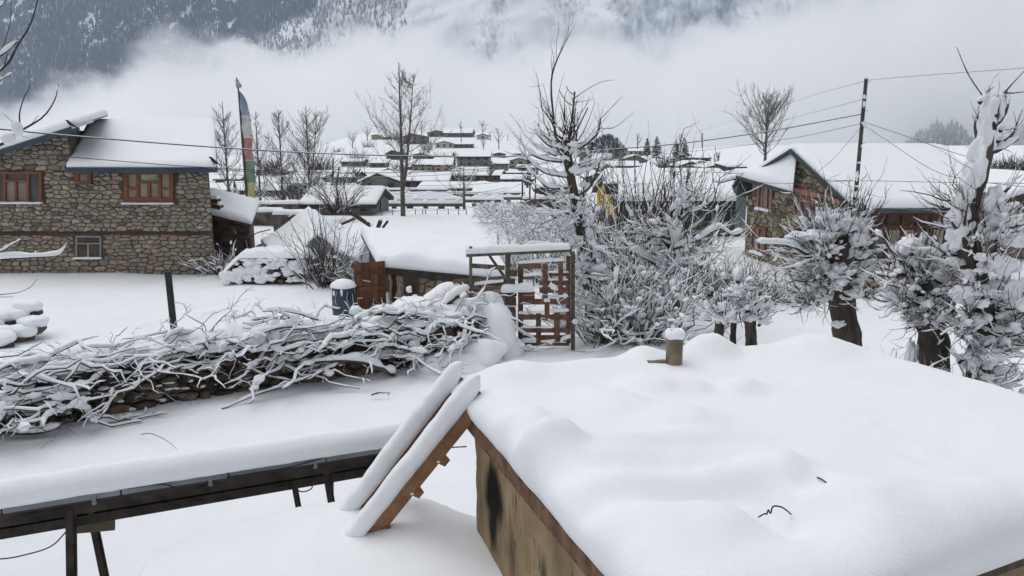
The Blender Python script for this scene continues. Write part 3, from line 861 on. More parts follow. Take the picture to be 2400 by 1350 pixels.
# ------------------------------------------------------------------ stone house at the right
def right_house():
    H = empty('stone_house', 'stone house with pink window frames and a large snowy roof, behind the pollard trees', 'house')
    # corners: near corner q0, far corner q1 of the gable wall, front wall runs right from q0
    q0 = onz(1985, 640, 0.0); q0 = q0 * 0 + V3(at(1985, 480, 24.5)[0], 24.5, 0)
    q1 = V3(at(1752, 470, 32.5)[0], 32.5, 0)
    g = nrm(q1 - q0); Lg = np.linalg.norm(q1 - q0)
    fdir = nrm(V3(1, 0.10, 0)); Lf = 5.0
    n = nrm(np.cross(g, (0, 0, 1))); n = n if n[0] < 0 else -n         # gable wall looks left
    nf = V3(0.10, -1, 0) / np.linalg.norm((0.10, 1))
    def on_g(px, py):
        """gable wall point on that line of sight"""
        d = ray(px, py); o = np.array([0, 0, ZC])
        t = np.dot(q0 - o, n) / np.dot(d, n)
        return o + d * t
    def on_f(px, py):
        d = ray(px, py); o = np.array([0, 0, ZC])
        t = np.dot(q0 - o, nf) / np.dot(d, nf)
        return o + d * t
    def uv(p): return (float(np.dot(p - q0, g)), float(p[2]))
    ze = at(2005, 487, 24.2)[2]                 # eave of the front wall
    apex = on_g(1868, 352)
    ua = uv(apex)
    far_top = on_g(1757, 408)
    core = MB()
    prism(core, [q0 + V3(0, 0, -.3), q1 + V3(0, 0, -.3), q1 + V3(0, 0, far_top[2]), q0 + g * ua[0] + V3(0, 0, ua[1] - 0.1), q0 + V3(0, 0, ze - 0.05)], fdir * Lf)
    core.build('wall', MORTAR, H)
    stone_r = ramp_mat('ochre_rubble_stone', [(0.0, (0.10, 0.09, 0.07)), (0.25, (0.24, 0.20, 0.14)), (0.5, (0.36, 0.31, 0.22)), (0.7, (0.21, 0.20, 0.165)), (0.88, (0.42, 0.37, 0.27)), (1.0, (0.30, 0.17, 0.11))])
    def hole(px0, py0, px1, py1):
        a, b = uv(on_g(px0, py1)), uv(on_g(px1, py0))
        return (min(a[0], b[0]), a[1], max(a[0], b[0]), b[1])
    w1 = (1778, 424, 1815, 490); w2 = (1876, 456, 1927, 520)
    door = (1765, 535, 1800, 590)
    zb = uv(on_g(1757, 415))[1]; zbn = uv(on_g(1974, 477))[1]
    holes = [hole(*w1), hole(*w2), hole(*door)]
    A = [(0, 0.0), (Lg, 0.0), (Lg, far_top[2] - 0.05), (ua[0], ua[1] - 0.15), (0.0, ze - 0.1)]
    stone_wall(H, A, q0, g, V3(0, 0, 1), n, 0.46, 0.24, stone_r, holes, 41, 0.010, 0.05, 210, pick=lambda c: c[1] > 0.8, colfun=lambda c, r: r.random() * (1 if c[1] > 1.5 else 0.75))
    Bp = [(0, 0.0), (Lf, 0.0), (Lf, ze - 0.12), (0, ze - 0.12)]
    holef = (.9, ze - 1.75, 3.9, ze - 0.14)
    stone_wall(H, Bp, q0, fdir, V3(0, 0, 1), nf, 0.46, 0.24, STONE, [holef], 43, 0.010, 0.05, 90, pick=lambda c: c[0] < 7, colfun=lambda c, r: 0.1 + 0.6 * r.random())
    # pink timber band, sloping with the floor line, and windows of the gable wall
    mb = MB(); p0, p1 = on_g(1757, 416), on_g(1974, 479)
    prism(mb, [p0, p1, p1 + V3(0, 0, .14), p0 + V3(0, 0, .14)], n * 0.09); mb.build('timber_band', WOOD_PINK, H)
    def gwin(rect, cols, rows, label, material):
        u0, z0, u1, z1 = hole(*rect)
        P = lambda u, z: q0 + g * u + V3(0, 0, z)
        root = MB(); prism(root, [P(u0, z0), P(u1, z0), P(u1, z1), P(u0, z1)], n * 0.03); w = root.build('window', WOOD_OLD, H); w['label'] = label
        fr = 0.10
        def bar(a, b, c, d, p=0.10):
            mb = MB(); prism(mb, [P(a, b), P(c, b), P(c, d), P(a, d)], n * p); mb.build('frame', material, w)
        bar(u0, z0, u1, z0 + fr); bar(u0, z1 - fr, u1, z1); bar(u0, z0 + fr, u0 + fr, z1 - fr, .098); bar(u1 - fr, z0 + fr, u1, z1 - fr, .098)
        for k in range(1, cols):
            u = u0 + (u1 - u0) * k / cols; bar(u - .035, z0 + fr, u + .035, z1 - fr, .09)
        for (k, zz) in [(0, rows)]:
            z = z0 + (z1 - z0) * zz; bar(u0 + fr, z - .035, u1 - fr, z + .035, .085)
        for k in range(cols):
            a, b = u0 + (u1 - u0) * k / cols, u0 + (u1 - u0) * (k + 1) / cols
            mb = MB(); prism(mb, [P(a + .04, z0 + .1) , P(b - .04, z0 + .1), P(b - .04, z1 - .1), P(a + .04, z1 - .1)], n * 0.05); mb.build('pane', GLASS_PALE if k % 2 else GLASS, w)
        mb = MB(); snow_sheet(mb, [P(u0, z0) + n * .2, P(u1, z0) + n * .2, P(u1, z0) + n * .02, P(u0, z0) + n * .02], 0.10, 8, 3, edge=0.06, over=0.01, lump=0.04, lscale=4); mb.build('sill_snow', SNOW, w, True)
    gwin(w1, 3, 0.78, 'pink framed window with three tall panes and snow on its sill', WOOD_PINK)
    gwin(w2, 3, 0.72, 'pink framed window nearer the corner', WOOD_PINK)
    gwin(door, 2, 0.7, 'dark red ground floor window', WOOD_RED)
    # wooden shop-like window band of the front wall
    P = lambda u, z: q0 + fdir * u + V3(0, 0, z)
    u0, z0, u1, z1 = holef
    root = MB(); prism(root, [P(u0, z0), P(u1, z0), P(u1, z1), P(u0, z1)], nf * 0.03); w = root.build('window', WOOD_OLD, H); w['label'] = 'dark red wooden window under the eave'
    dr = mat('dark_red_wood', (0.07, 0.022, 0.018), (0.12, 0.04, 0.03), scale=5, rough=0.7)
    for k in range(7):
        u = u0 + (u1 - u0) * k / 6
        mb = MB(); prism(mb, [P(u - .06, z0), P(u + .06, z0), P(u + .06, z1), P(u - .06, z1)], nf * (0.10 + .003 * (k % 2))); mb.build('frame', dr, w)
    for zz in (z0 + 0.06, z0 + 1.1, z1 - 0.06):
        mb = MB(); prism(mb, [P(u0, zz - .06), P(u1, zz - .06), P(u1, zz + .06), P(u0, zz + .06)], nf * 0.09); mb.build('frame', dr, w)
    for k in range(6):
        a, b = u0 + (u1 - u0) * k / 6 + .07, u0 + (u1 - u0) * (k + 1) / 6 - .07
        mb = MB(); prism(mb, [P(a, z0 + .1), P(b, z0 + .1), P(b, z0 + 1.0), P(a, z0 + 1.0)], nf * 0.06); mb.build('pane', GLASS_PALE if k in (1, 2, 4) else GLASS, w)
    mb = MB(); snow_sheet(mb, [P(u0, z0) + nf * .2, P(u1, z0) + nf * .2, P(u1, z0) + nf * .02, P(u0, z0) + nf * .02], 0.08, 14, 3, edge=0.06, over=0.01, lump=0.03, lscale=4); mb.build('sill_snow', SNOW, w, True)
    # main roof slope facing the camera
    e0 = at(2003, 489, 24.0); e1 = e0 + fdir * 5.0
    r0 = at(1868, 352, apex[1] - 0.1); r0 = apex + V3(-0.25, 0, 0.05)
    r1 = r0 + fdir * 5.9
    mb = MB(); prism(mb, [e0, e1, r1, r0], V3(0, 0, -0.05)); roof = mb.build('roof', DARK_TIN, H)
    mb = MB(); beam(mb, e0 + V3(.02, .05, -.1), e1 + V3(0, .05, -.1), .05, .11); mb.build('fascia', DARK_TIN, roof)
    gt = mat('green_painted_edge', (0.03, 0.05, 0.045), (0.05, 0.075, 0.065), scale=3, rough=0.6)
    mb = MB(); beam(mb, e0 + V3(-.03, .02, -.06), r0 + V3(-.03, 0, -.06), .05, .13); mb.build('fascia', gt, roof)
    mb = MB(); snow_sheet(mb, [e0 + V3(.02, .03, 0), e1, r1, r0 + V3(.02, 0, 0)], 0.24, 46, 30, edge=0.25, over=0.04, lump=0.02, lscale=0.6, seed=12); mb.build('roof_snow', SNOW, roof, True)
    b0, b1 = r0 + g * 5.5 + V3(0, 0, -1.6), r1 + g * 5.5 + V3(0, 0, -1.6)
    mb = MB(); prism(mb, [r0, r1, b1, b0], V3(0, 0, -0.05)); mb.build('roof_sheet', DARK_TIN, roof)
    mb = MB(); snow_sheet(mb, [r0, r1, b1, b0], 0.26, 24, 12, edge=0.25, over=0.0, lump=0.02, seed=13); mb.build('roof_snow', SNOW, roof, True)
    # lower roof that hips over the far half of the gable wall
    l0 = on_g(1736, 403) + n * 0.55 + V3(0, 0, -.05); l1 = on_g(1893, 446) + n * 0.55 + V3(0, 0, -.05)
    l2 = on_g(1889, 425) + n * 0.1; l3 = apex + V3(-0.05, 0.1, -0.05)
    l4 = q1 + V3(-0.2, 0.5, far_top[2] + 0.2)
    mb = MB(); prism(mb, [l0, l1, l3, l3 + fdir * 0.1 + g * 2.5 + V3(0, 0, -.9)], V3(0, 0, -0.05)); hip = mb.build('roof', DARK_TIN, H)
    mb = MB(); snow_sheet(mb, [l0, l1, l3 + V3(.1, 0, .03), l3 + fdir * 0.1 + g * 2.5 + V3(0, 0, -.9)], 0.22, 24, 20, edge=0.22, over=0.04, lump=0.02, lscale=0.6, seed=15); mb.build('roof_snow', SNOW, hip, True)
    mb = MB(); beam(mb, l0 + V3(0, 0, -.08), l1 + V3(0, 0, -.08), .05, .1); mb.build('fascia', gt, hip)
    # grey-green sheet panel at the far corner, under a little canopy
    mb = MB(); pa, pb = q1 + g * 0.1, q1 + g * 0.1 + V3(-0.40, 0.10, 0)
    prism(mb, [pa + V3(0, 0, 0.9), pb + V3(0, 0, 0.9), pb + V3(0, 0, far_top[2] - .45), pa + V3(0, 0, far_top[2] - .45)], V3(0, .04, 0)); mb.build('sheet_panel', mat('grey_green_sheet', (0.20, 0.26, 0.25), (0.27, 0.33, 0.32), scale=2, rough=0.6), H)
    mb = MB(); c0 = q1 + V3(-1.15, 0.0, far_top[2] - .35); prism(mb, [c0, c0 + V3(1.2, -.15, .35), c0 + V3(1.2, 1.1, .35), c0 + V3(0, 1.1, 0)], V3(0, 0, -.04)); can = mb.build('canopy', DARK_TIN, H)
    mb = MB(); snow_sheet(mb, [c0, c0 + V3(1.2, -.15, .35), c0 + V3(1.2, 1.1, .35), c0 + V3(0, 1.1, 0)], .16, 10, 8, edge=.15, over=.02); mb.build('roof_snow', SNOW, can, True)
    # satellite dish
    D = empty('satellite_dish', 'dark satellite dish on the corner of the pink-windowed stone house', 'satellite dish')
    c = at(1744, 440, 32.2)
    th = np.linspace(0, 2 * math.pi, 25)[:-1]; rr = np.array([0.02, .16, .30, .40, .45])
    nd = nrm((-0.35, -0.6, 0.35)); s = nrm(np.cross((0, 0, 1), nd)); u = np.cross(nd, s)
    V = np.concatenate([[c + s * r * math.cos(t) + u * r * math.sin(t) + nd * (0.45 * r * r)] for r in rr for t in th])
    i = np.arange(24); F = np.concatenate([np.stack([i + 24 * k, (i + 1) % 24 + 24 * k, (i + 1) % 24 + 24 * (k + 1), i + 24 * (k + 1)], 1) for k in range(4)])
    mb = MB(); mb.add(V, F); mb.add(V - nd * .02, F[:, ::-1]); mb.build('dish', mat('dish_grey', (.03, .033, .036), (.05, .053, .058), rough=.5), D, True)
    mb = MB(); tubes(mb, np.array([[c - nd * .02, c - nd * .25, q1 + V3(-.1, .02, 3.1) * V3(1, 1, 0) + V3(0, 0, c[2] - .4)]]), np.array([[.025] * 3]), 6); mb.build('arm', DARK_TIN, D)
    mb = MB(); tubes(mb, np.array([[c + u * -.4 + nd * .07, c + nd * .4]]), np.array([[.012] * 2]), 5); mb.build('feed_arm', DARK_TIN, D)
    return q0, q1
RQ0, RQ1 = right_house()

def edge_house():
    """next stone house, mostly hidden by the big pollard, cut by the picture edge"""
    H = empty('stone_house', 'stone house at the right picture edge behind the tall leaning pollard', 'house')
    Y = 31.0
    W = lambda px, py: at(px, py, Y)
    a = W(2325, 560); b = W(2560, 560)
    ap = W(2480, 415)
    core = MB(); prism(core, [V3(a[0], Y, -.3), V3(b[0], Y, -.3), V3(b[0], Y, W(2500, 470)[2]), ap, V3(a[0], Y, W(2330, 492)[2])], V3(0.3, 7, 0)); core.build('wall', MORTAR, H)
    n = V3(0, -1, 0); O = V3(a[0], Y, 0)
    L = b[0] - a[0]
    hole = (1.0, 0.9, 2.3, 2.1)
    stone_wall(H, [(0, 0), (L, 0), (L, 2.6), (0, 2.35)], O, V3(1, 0, 0), V3(0, 0, 1), n, .46, .23, STONE, [hole], 51, .01, .05, 60, pick=lambda c: c[0] < 2.3, colfun=lambda c, r: 0.1 + .5 * r.random())
    wall_window(H, lambda u, z: O + V3(u, 0, -z), (1.0, -2.1, 2.3, -0.9), 0.06, WOOD_RED, [(1.0, -2.1, 2.3, -2.0), (1.0, -1.0, 2.3, -.9), (1.0, -2.0, 1.1, -1.0), (2.2, -2.0, 2.3, -1.0), (1.6, -2.0, 1.7, -1.0)], [((1.1, -2.0, 1.6, -1.0), GLASS), ((1.7, -2.0, 2.2, -1.0), GLASS)], sill_snow=False)
    l0 = W(2300, 478) + V3(0, -.5, 0); l1 = W(2480, 418) + V3(0, -.5, 0)
    bk = V3(0.8, 6.5, 0.0)
    mb = MB(); prism(mb, [l0, l1, l1 + bk, l0 + bk], V3(0, 0, -.06)); rf = mb.build('roof', DARK_TIN, H)
    mb = MB(); snow_sheet(mb, [l0, l1, l1 + bk, l0 + bk], .28, 20, 16, edge=.22, over=.04, lump=.02); mb.build('roof_snow', SNOW, rf, True)
    mb = MB(); beam(mb, l0 + V3(0, 0, -.12), l1 + V3(0, 0, -.12), .05, .14); mb.build('fascia', WOOD_OLD, rf)
edge_house()

# ------------------------------------------------------------------ low stone outbuilding beside the big house
def outbuilding():
    H = empty('outbuilding', 'small dark stone outbuilding with sloping snowy roof beside the big stone house', 'shed')
    Y = 29.8
    W = lambda px, py: at(px, py, Y)
    a, b = W(470, 560), W(586, 560)
    zl, zr = W(480, 497)[2], W(586, 527)[2]
    core = MB(); prism(core, [V3(a[0], Y, -.3), V3(b[0], Y, -.3), V3(b[0], Y, zr), V3(a[0], Y, zl)], V3(-0.9, 3.2, 0)); core.build('wall', MORTAR, H)
    dk = ramp_mat('dark_rubble_stone', [(0, (.035, .03, .026)), (.5, (.085, .075, .06)), (.8, (.12, .10, .085)), (1, (.15, .065, .045))])
    O = V3(a[0], Y, 0)
    stone_wall(H, [(0, 0), (b[0] - a[0], 0), (b[0] - a[0], zr - .05), (0, zl - .05)], O, V3(1, 0, 0), V3(0, 0, 1), V3(0, -1, 0), .34, .17, dk, [], 61, .008, .04, 120)
    f0, f1 = W(468, 493) + V3(0, -.35, 0), W(596, 524) + V3(0, -.35, 0); bk = V3(-0.95, 3.9, 0.45)
    mb = MB(); prism(mb, [f0, f1, f1 + bk, f0 + bk], V3(0, 0, -.07)); rf = mb.build('roof', WOOD_OLD, H)
    mb = MB(); snow_sheet(mb, [f0, f1, f1 + bk, f0 + bk], .30, 24, 20, edge=.2, over=.06, lump=.04); mb.build('roof_snow', SNOW, rf, True)
    mb = MB(); beam(mb, f0 + V3(0.02, -.01, -.06), f1 + V3(0, -.01, -.06), .05, .09); mb.build('fascia', WOOD_DOOR, rf)
    for (px, py, s, lab) in [(501, 474, .42, 'dark box with snow on it standing on the outbuilding roof'), (506, 489, .46, 'lower dark wooden box at the edge of the outbuilding roof')]:
        T = empty('wooden_box', lab, 'box', 'boxes on the outbuilding roof')
        c = at(px, py, Y - .1); mb = MB(); box(mb, c, (s, .4, .27)); mb.build('crate', WOOD_OLD, T)
        for k in (-1, 1):
            mb = MB(); box(mb, c + V3(0, -.205, k * .09), (s * .98, .02, .06)); mb.build('plank', WOOD_DOOR, T)
        mb = MB(); snow_sheet(mb, [c + V3(-s / 2, -.2, .135), c + V3(s / 2, -.2, .135), c + V3(s / 2, .2, .135), c + V3(-s / 2, .2, .135)], .15, 6, 6, edge=.1, over=.02); mb.build('snow_cap', SNOW, T, True)
outbuilding()

# ------------------------------------------------------------------ snowed-in polytunnel / tent
def polytunnel():
    H = empty('polytunnel', 'ridge tent of grey sheeting buried in snow behind the log pile', 'tent')
    ridge0, ridge1 = at(722, 487, 31.5), at(745, 545, 26.6)
    ridge1[2] = ridge0[2] - 0.55
    l0 = at(598, 560, 31.0); l0[2] = 0.55; l1 = at(628, 640, 26.0); l1[2] = 0.30
    r0 = at(868, 545, 31.0); r0[2] = 0.45; r1 = at(880, 640, 26.0); r1[2] = .25
    fab = mat('grey_tarpaulin', (.20, .215, .225), (.30, .32, .33), scale=2.5, rough=.45, bump=.4, bscale=4)
    def sheet(a0, a1, b0, b1, nm, m, dz=0.0, th=.12, seed=0):
        """side of the tent sagging between ridge a and foot b, with lengthwise folds"""
        n1, n2 = 30, 26
        U, Wv = np.meshgrid(np.linspace(0, 1, n1), np.linspace(0, 1, n2), indexing='ij')
        P = ((a0 * (1 - U)[..., None] + a1 * U[..., None]) * (1 - Wv)[..., None] + (b0 * (1 - U)[..., None] + b1 * U[..., None]) * Wv[..., None])
        P[..., 2] += dz - .22 * np.sin(Wv * math.pi) * .6 + (.06 * np.sin(U * 21 + 1.5 * Wv + .8 * np.sin(U * 7)) * np.sin(np.clip(Wv * 1.2, 0, 1) * math.pi)) * (1 if dz else .6) + .05 * fbm(P, 1.3, 3, seed)
        if dz: P[..., 2] += th * (np.clip(Wv * 6, .35, 1)) * 1.0
        idx = np.arange(n1 * n2).reshape(n1, n2)
        F = np.stack([idx[:-1, :-1], idx[1:, :-1], idx[1:, 1:], idx[:-1, 1:]], -1).reshape(-1, 4)
        mb = MB(); mb.add(P.reshape(-1, 3), F)
        Q = P.copy(); Q[..., 2] -= .05 if dz == 0 else th; mb.add(Q.reshape(-1, 3), F[:, ::-1])
        e = np.concatenate([idx[:, 0], idx[-1, 1:], idx[-2::-1, -1], idx[0, -2:0:-1]]); k = n1 * n2
        mb.F.append(np.stack([e, np.roll(e, -1), np.roll(e, -1) + k, e + k], 1)[:, ::-1])
        return mb.build(nm, m, H, True)
    sheet(ridge0, ridge1, l0, l1, 'sheeting', fab, 0, seed=1)
    sheet(ridge0, ridge1, r0, r1, 'sheeting', fab, 0, seed=2)
    sheet(ridge0, ridge1, l0 * .9 + ridge0 * .1, l1 * .72 + ridge1 * .28, 'snow_cover', SNOW, .03, .10, seed=3)
    sheet(ridge0, ridge1, r0 * .92 + ridge0 * .08, r1 * .70 + ridge1 * .30, 'snow_cover', SNOW, .03, .10, seed=4)
    # front skirt
    mb = MB(); n1 = 40; t = np.linspace(0, 1, n1)
    top = np.where((t < .5)[:, None], l1 + (ridge1 - l1) * (t * 2)[:, None], ridge1 + (r1 - ridge1) * ((t - .5) * 2)[:, None])
    top[:, 1] += 0.02 + .05 * np.sin(t * 40); bot = top.copy(); bot[:, 2] = -.1
    V = np.concatenate([top, bot]); i = np.arange(n1 - 1); F = np.stack([i, i + 1, i + 1 + n1, i + n1], 1)
    mb.add(V, F); mb.add(V + V3(0, .03, 0), F[:, ::-1]); mb.build('front_panel', fab, H, True)
    # hoop pole showing at the left foot
    mb = MB(); p = at(605, 575, 30.5)
    tubes(mb, curve_pts([p + V3(-.5, 0, -.3), p + V3(-.35, 0, .25), p + V3(0.0, 0, .5), p + V3(.5, .1, .62)], 10)[None], np.full((1, 10), .025), 6); mb.build('hoop_pole', DARK_TIN, H)
polytunnel()

# ------------------------------------------------------------------ log pile
def log_pile():
    H = empty('log_pile', 'pile of split firewood thickly capped with snow in the yard', 'log pile')
    r = np.random.default_rng(4)
    bark = ramp_mat('split_log_wood', [(0, (.055, .04, .03)), (.5, (.14, .10, .065)), (1, (.24, .18, .12))], bump=.5)
    x0, x1 = at(528, 655, 25.6)[0], at(720, 655, 25.6)[0]
    Yf = 25.6
    z, row, k = 0.02, 0, 0
    while z < .86:
        d = .155
        x = x0 + .08 + (row % 2) * .08 + max(0, (z - .3) * .9)
        while x < x1 - .05:
            rad = r.uniform(.06, .09); yj = r.uniform(-.10, .08)
            ang = np.arange(7) / 7 * 2 * math.pi
            rr = rad * r.uniform(.75, 1.1, 7)
            c = V3(x + r.uniform(-.02, .02), Yf + yj, z + .07 + r.uniform(-.015, .015))
            poly = np.stack([c[0] + rr * np.cos(ang), np.full(7, c[1]), c[2] + rr * np.sin(ang)], 1)
            mb = MB(); prism(mb, poly, V3(r.uniform(-.08, .08), 1.5, r.uniform(-.03, .03)), r.random()); mb.build('log', bark, H)
            x += rad * 2 + .012; k += 1
        z += d; row += 1
    # snow: cap and clumps on the log ends
    def zt(x): return np.clip(.35 + (x - x0) * .9, .3, .88)
    mb = MB(); n1, n2 = 60, 22
    U, Wv = np.meshgrid(np.linspace(0, 1, n1), np.linspace(0, 1, n2), indexing='ij')
    X = x0 - .06 + (x1 - x0 + .1) * U; Yy = Yf - .16 + 1.7 * Wv
    e = np.clip(np.minimum(U, 1 - U) * (x1 - x0) / .15, 0, 1) * np.clip(np.minimum(Wv, 1 - Wv) * 1.7 / .16, 0, 1)
    P = np.stack([X, Yy, X * 0], -1)
    Z = zt(X) + .20 * np.sqrt(np.clip(1 - (1 - e) ** 2, 0, 1)) + .07 * fbm(P, 2.6, 3, 2) * e
    Bt = zt(X) - .02
    idx = np.arange(n1 * n2).reshape(n1, n2); F = np.stack([idx[:-1, :-1], idx[1:, :-1], idx[1:, 1:], idx[:-1, 1:]], -1).reshape(-1, 4)
    mb.add(np.stack([X, Yy, Z], -1).reshape(-1, 3), F); mb.add(np.stack([X, Yy, Bt], -1).reshape(-1, 3), F[:, ::-1])
    m = 150
    cx = r.uniform(x0, x1, m); cz = r.uniform(.05, 1, m) ** 0.8 * zt(cx)
    C = np.stack([cx, Yf - .08 + r.uniform(-.05, .04, m), cz], 1)
    keep = ~((cx > x0 + 1.35) & (cz < .32) & (r.random(m) < .6))
    S = np.stack([r.uniform(.07, .2, m), r.uniform(.05, .10, m), r.uniform(.05, .10, m)], 1)
    blobs(mb, C[keep], S[keep], sub=2, rough=.35)
    mb.build('snow_cap', SNOW, H, True)
log_pile()
# ------------------------------------------------------------------ mud hut in front: plastered wall, beam, thick roof snow, stove pipe
HT0 = V3(-0.38, 5.95, 2.50)
HDIR = nrm((0.332, -0.943, 0)); HPER = V3(0.943, 0.332, 0)
def mud_mat():
    m = bpy.data.materials.new('mud_plaster'); m.use_nodes = True
    N, L = m.node_tree.nodes, m.node_tree.links
    b = N['Principled BSDF']; b.inputs['Roughness'].default_value = 0.95; b.inputs['Specular IOR Level'].default_value = 0.1
    tc = N.new('ShaderNodeTexCoord')
    n1 = N.new('ShaderNodeTexNoise'); n1.inputs['Scale'].default_value = 2.2; n1.inputs['Detail'].default_value = 7; n1.inputs['Roughness'].default_value = .65
    mpp = N.new('ShaderNodeMapping'); mpp.inputs['Scale'].default_value = (1, 1, .55)
    L.new(tc.outputs['Object'], mpp.inputs['Vector']); L.new(mpp.outputs[0], n1.inputs['Vector'])
    cr = N.new('ShaderNodeValToRGB'); e = cr.color_ramp.elements
    e.new(.5); e[0].position = .30; e[0].color = (.17, .125, .08, 1); e[1].position = .5; e[1].color = (.285, .21, .13, 1); e[2].position = .7; e[2].color = (.37, .285, .185, 1)
    L.new(n1.outputs['Fac'], cr.inputs['Fac'])
    # cracks and straw marks running down the wall
    mp2 = N.new('ShaderNodeMapping'); mp2.inputs['Scale'].default_value = (1.0, 1.0, .22)
    n2 = N.new('ShaderNodeTexNoise'); n2.inputs['Scale'].default_value = 19; n2.inputs['Detail'].default_value = 9; n2.inputs['Roughness'].default_value = .65; n2.inputs['Distortion'].default_value = .8
    L.new(tc.outputs['Object'], mp2.inputs['Vector']); L.new(mp2.outputs[0], n2.inputs['Vector'])
    crk = N.new('ShaderNodeValToRGB'); crk.color_ramp.elements[0].position = .33; crk.color_ramp.elements[0].color = (.30, .26, .22, 1); crk.color_ramp.elements[1].position = .39; crk.color_ramp.elements[1].color = (1, 1, 1, 1)
    L.new(n2.outputs['Fac'], crk.inputs['Fac'])
    mul = N.new('ShaderNodeMix'); mul.data_type = 'RGBA'; mul.blend_type = 'MULTIPLY'; mul.inputs['Factor'].default_value = .85
    L.new(cr.outputs[0], mul.inputs['A']); L.new(crk.outputs[0], mul.inputs['B'])
    # soot above the stove hole and a damp green patch
    def patch(c, sx, sy, sz, lo, hi, colr, src, nsc=5.0):
        v = N.new('ShaderNodeVectorMath'); v.operation = 'SUBTRACT'; v.inputs[1].default_value = tuple(c); L.new(tc.outputs['Object'], v.inputs[0])
        s = N.new('ShaderNodeVectorMath'); s.operation = 'DIVIDE'; s.inputs[1].default_value = (sx, sy, sz); L.new(v.outputs[0], s.inputs[0])
        l = N.new('ShaderNodeVectorMath'); l.operation = 'LENGTH'; L.new(s.outputs[0], l.inputs[0])
        nn = N.new('ShaderNodeTexNoise'); nn.inputs['Scale'].default_value = nsc; nn.inputs['Detail'].default_value = 6; L.new(mp2.outputs[0], nn.inputs['Vector'])
        ma = N.new('ShaderNodeMath'); ma.operation = 'MULTIPLY_ADD'; ma.inputs[1].default_value = .9; L.new(nn.outputs['Fac'], ma.inputs[0]); L.new(l.outputs['Value'], ma.inputs[2])
        mr = N.new('ShaderNodeMapRange'); mr.interpolation_type = 'SMOOTHSTEP'; mr.inputs['From Min'].default_value = lo; mr.inputs['From Max'].default_value = hi; mr.inputs['To Min'].default_value = 1; mr.inputs['To Max'].default_value = 0
        L.new(ma.outputs[0], mr.inputs['Value'])
        mx = N.new('ShaderNodeMix'); mx.data_type = 'RGBA'; L.new(mr.outputs[0], mx.inputs['Factor']); L.new(src, mx.inputs['A']); mx.inputs['B'].default_value = (*colr, 1)
        return mx.outputs['Result']
    def wp(px, py):
        nrm_ = np.cross(HDIR, (0, 0, 1)); d = ray(px, py); o = np.array([0, 0, ZC]); return o + d * (np.dot(HT0 - o, nrm_) / np.dot(d, nrm_))
    c = patch(wp(1142, 1165), .26, .26, .30, .95, 1.55, (.012, .011, .010), mul.outputs['Result'])
    c = patch(wp(1140, 1240), .15, .15, .26, .85, 1.5, (.02, .018, .016), c)
    c = patch(wp(1260, 1345), .10, .10, .22, .85, 1.4, (.05, .065, .045), c)
    c = patch(wp(1185, 1290), .10, .14, .40, .8, 1.5, (.10, .085, .06), c)
    L.new(c, b.inputs['Base Color'])
    bp = N.new('ShaderNodeBump'); bp.inputs['Strength'].default_value = .7; bp.inputs['Distance'].default_value = .03
    ad = N.new('ShaderNodeMath'); ad.operation = 'ADD'; L.new(n1.outputs['Fac'], ad.inputs[0]); L.new(crk.outputs[0], ad.inputs[1])
    L.new(ad.outputs[0], bp.inputs['Height']); L.new(bp.outputs[0], b.inputs['Normal'])
    return m
ROOF_Q = [HT0 + HDIR * 3.27, V3(4.4, 4.60, 2.5), V3(3.12, 7.02, 2.5), HT0.copy()]
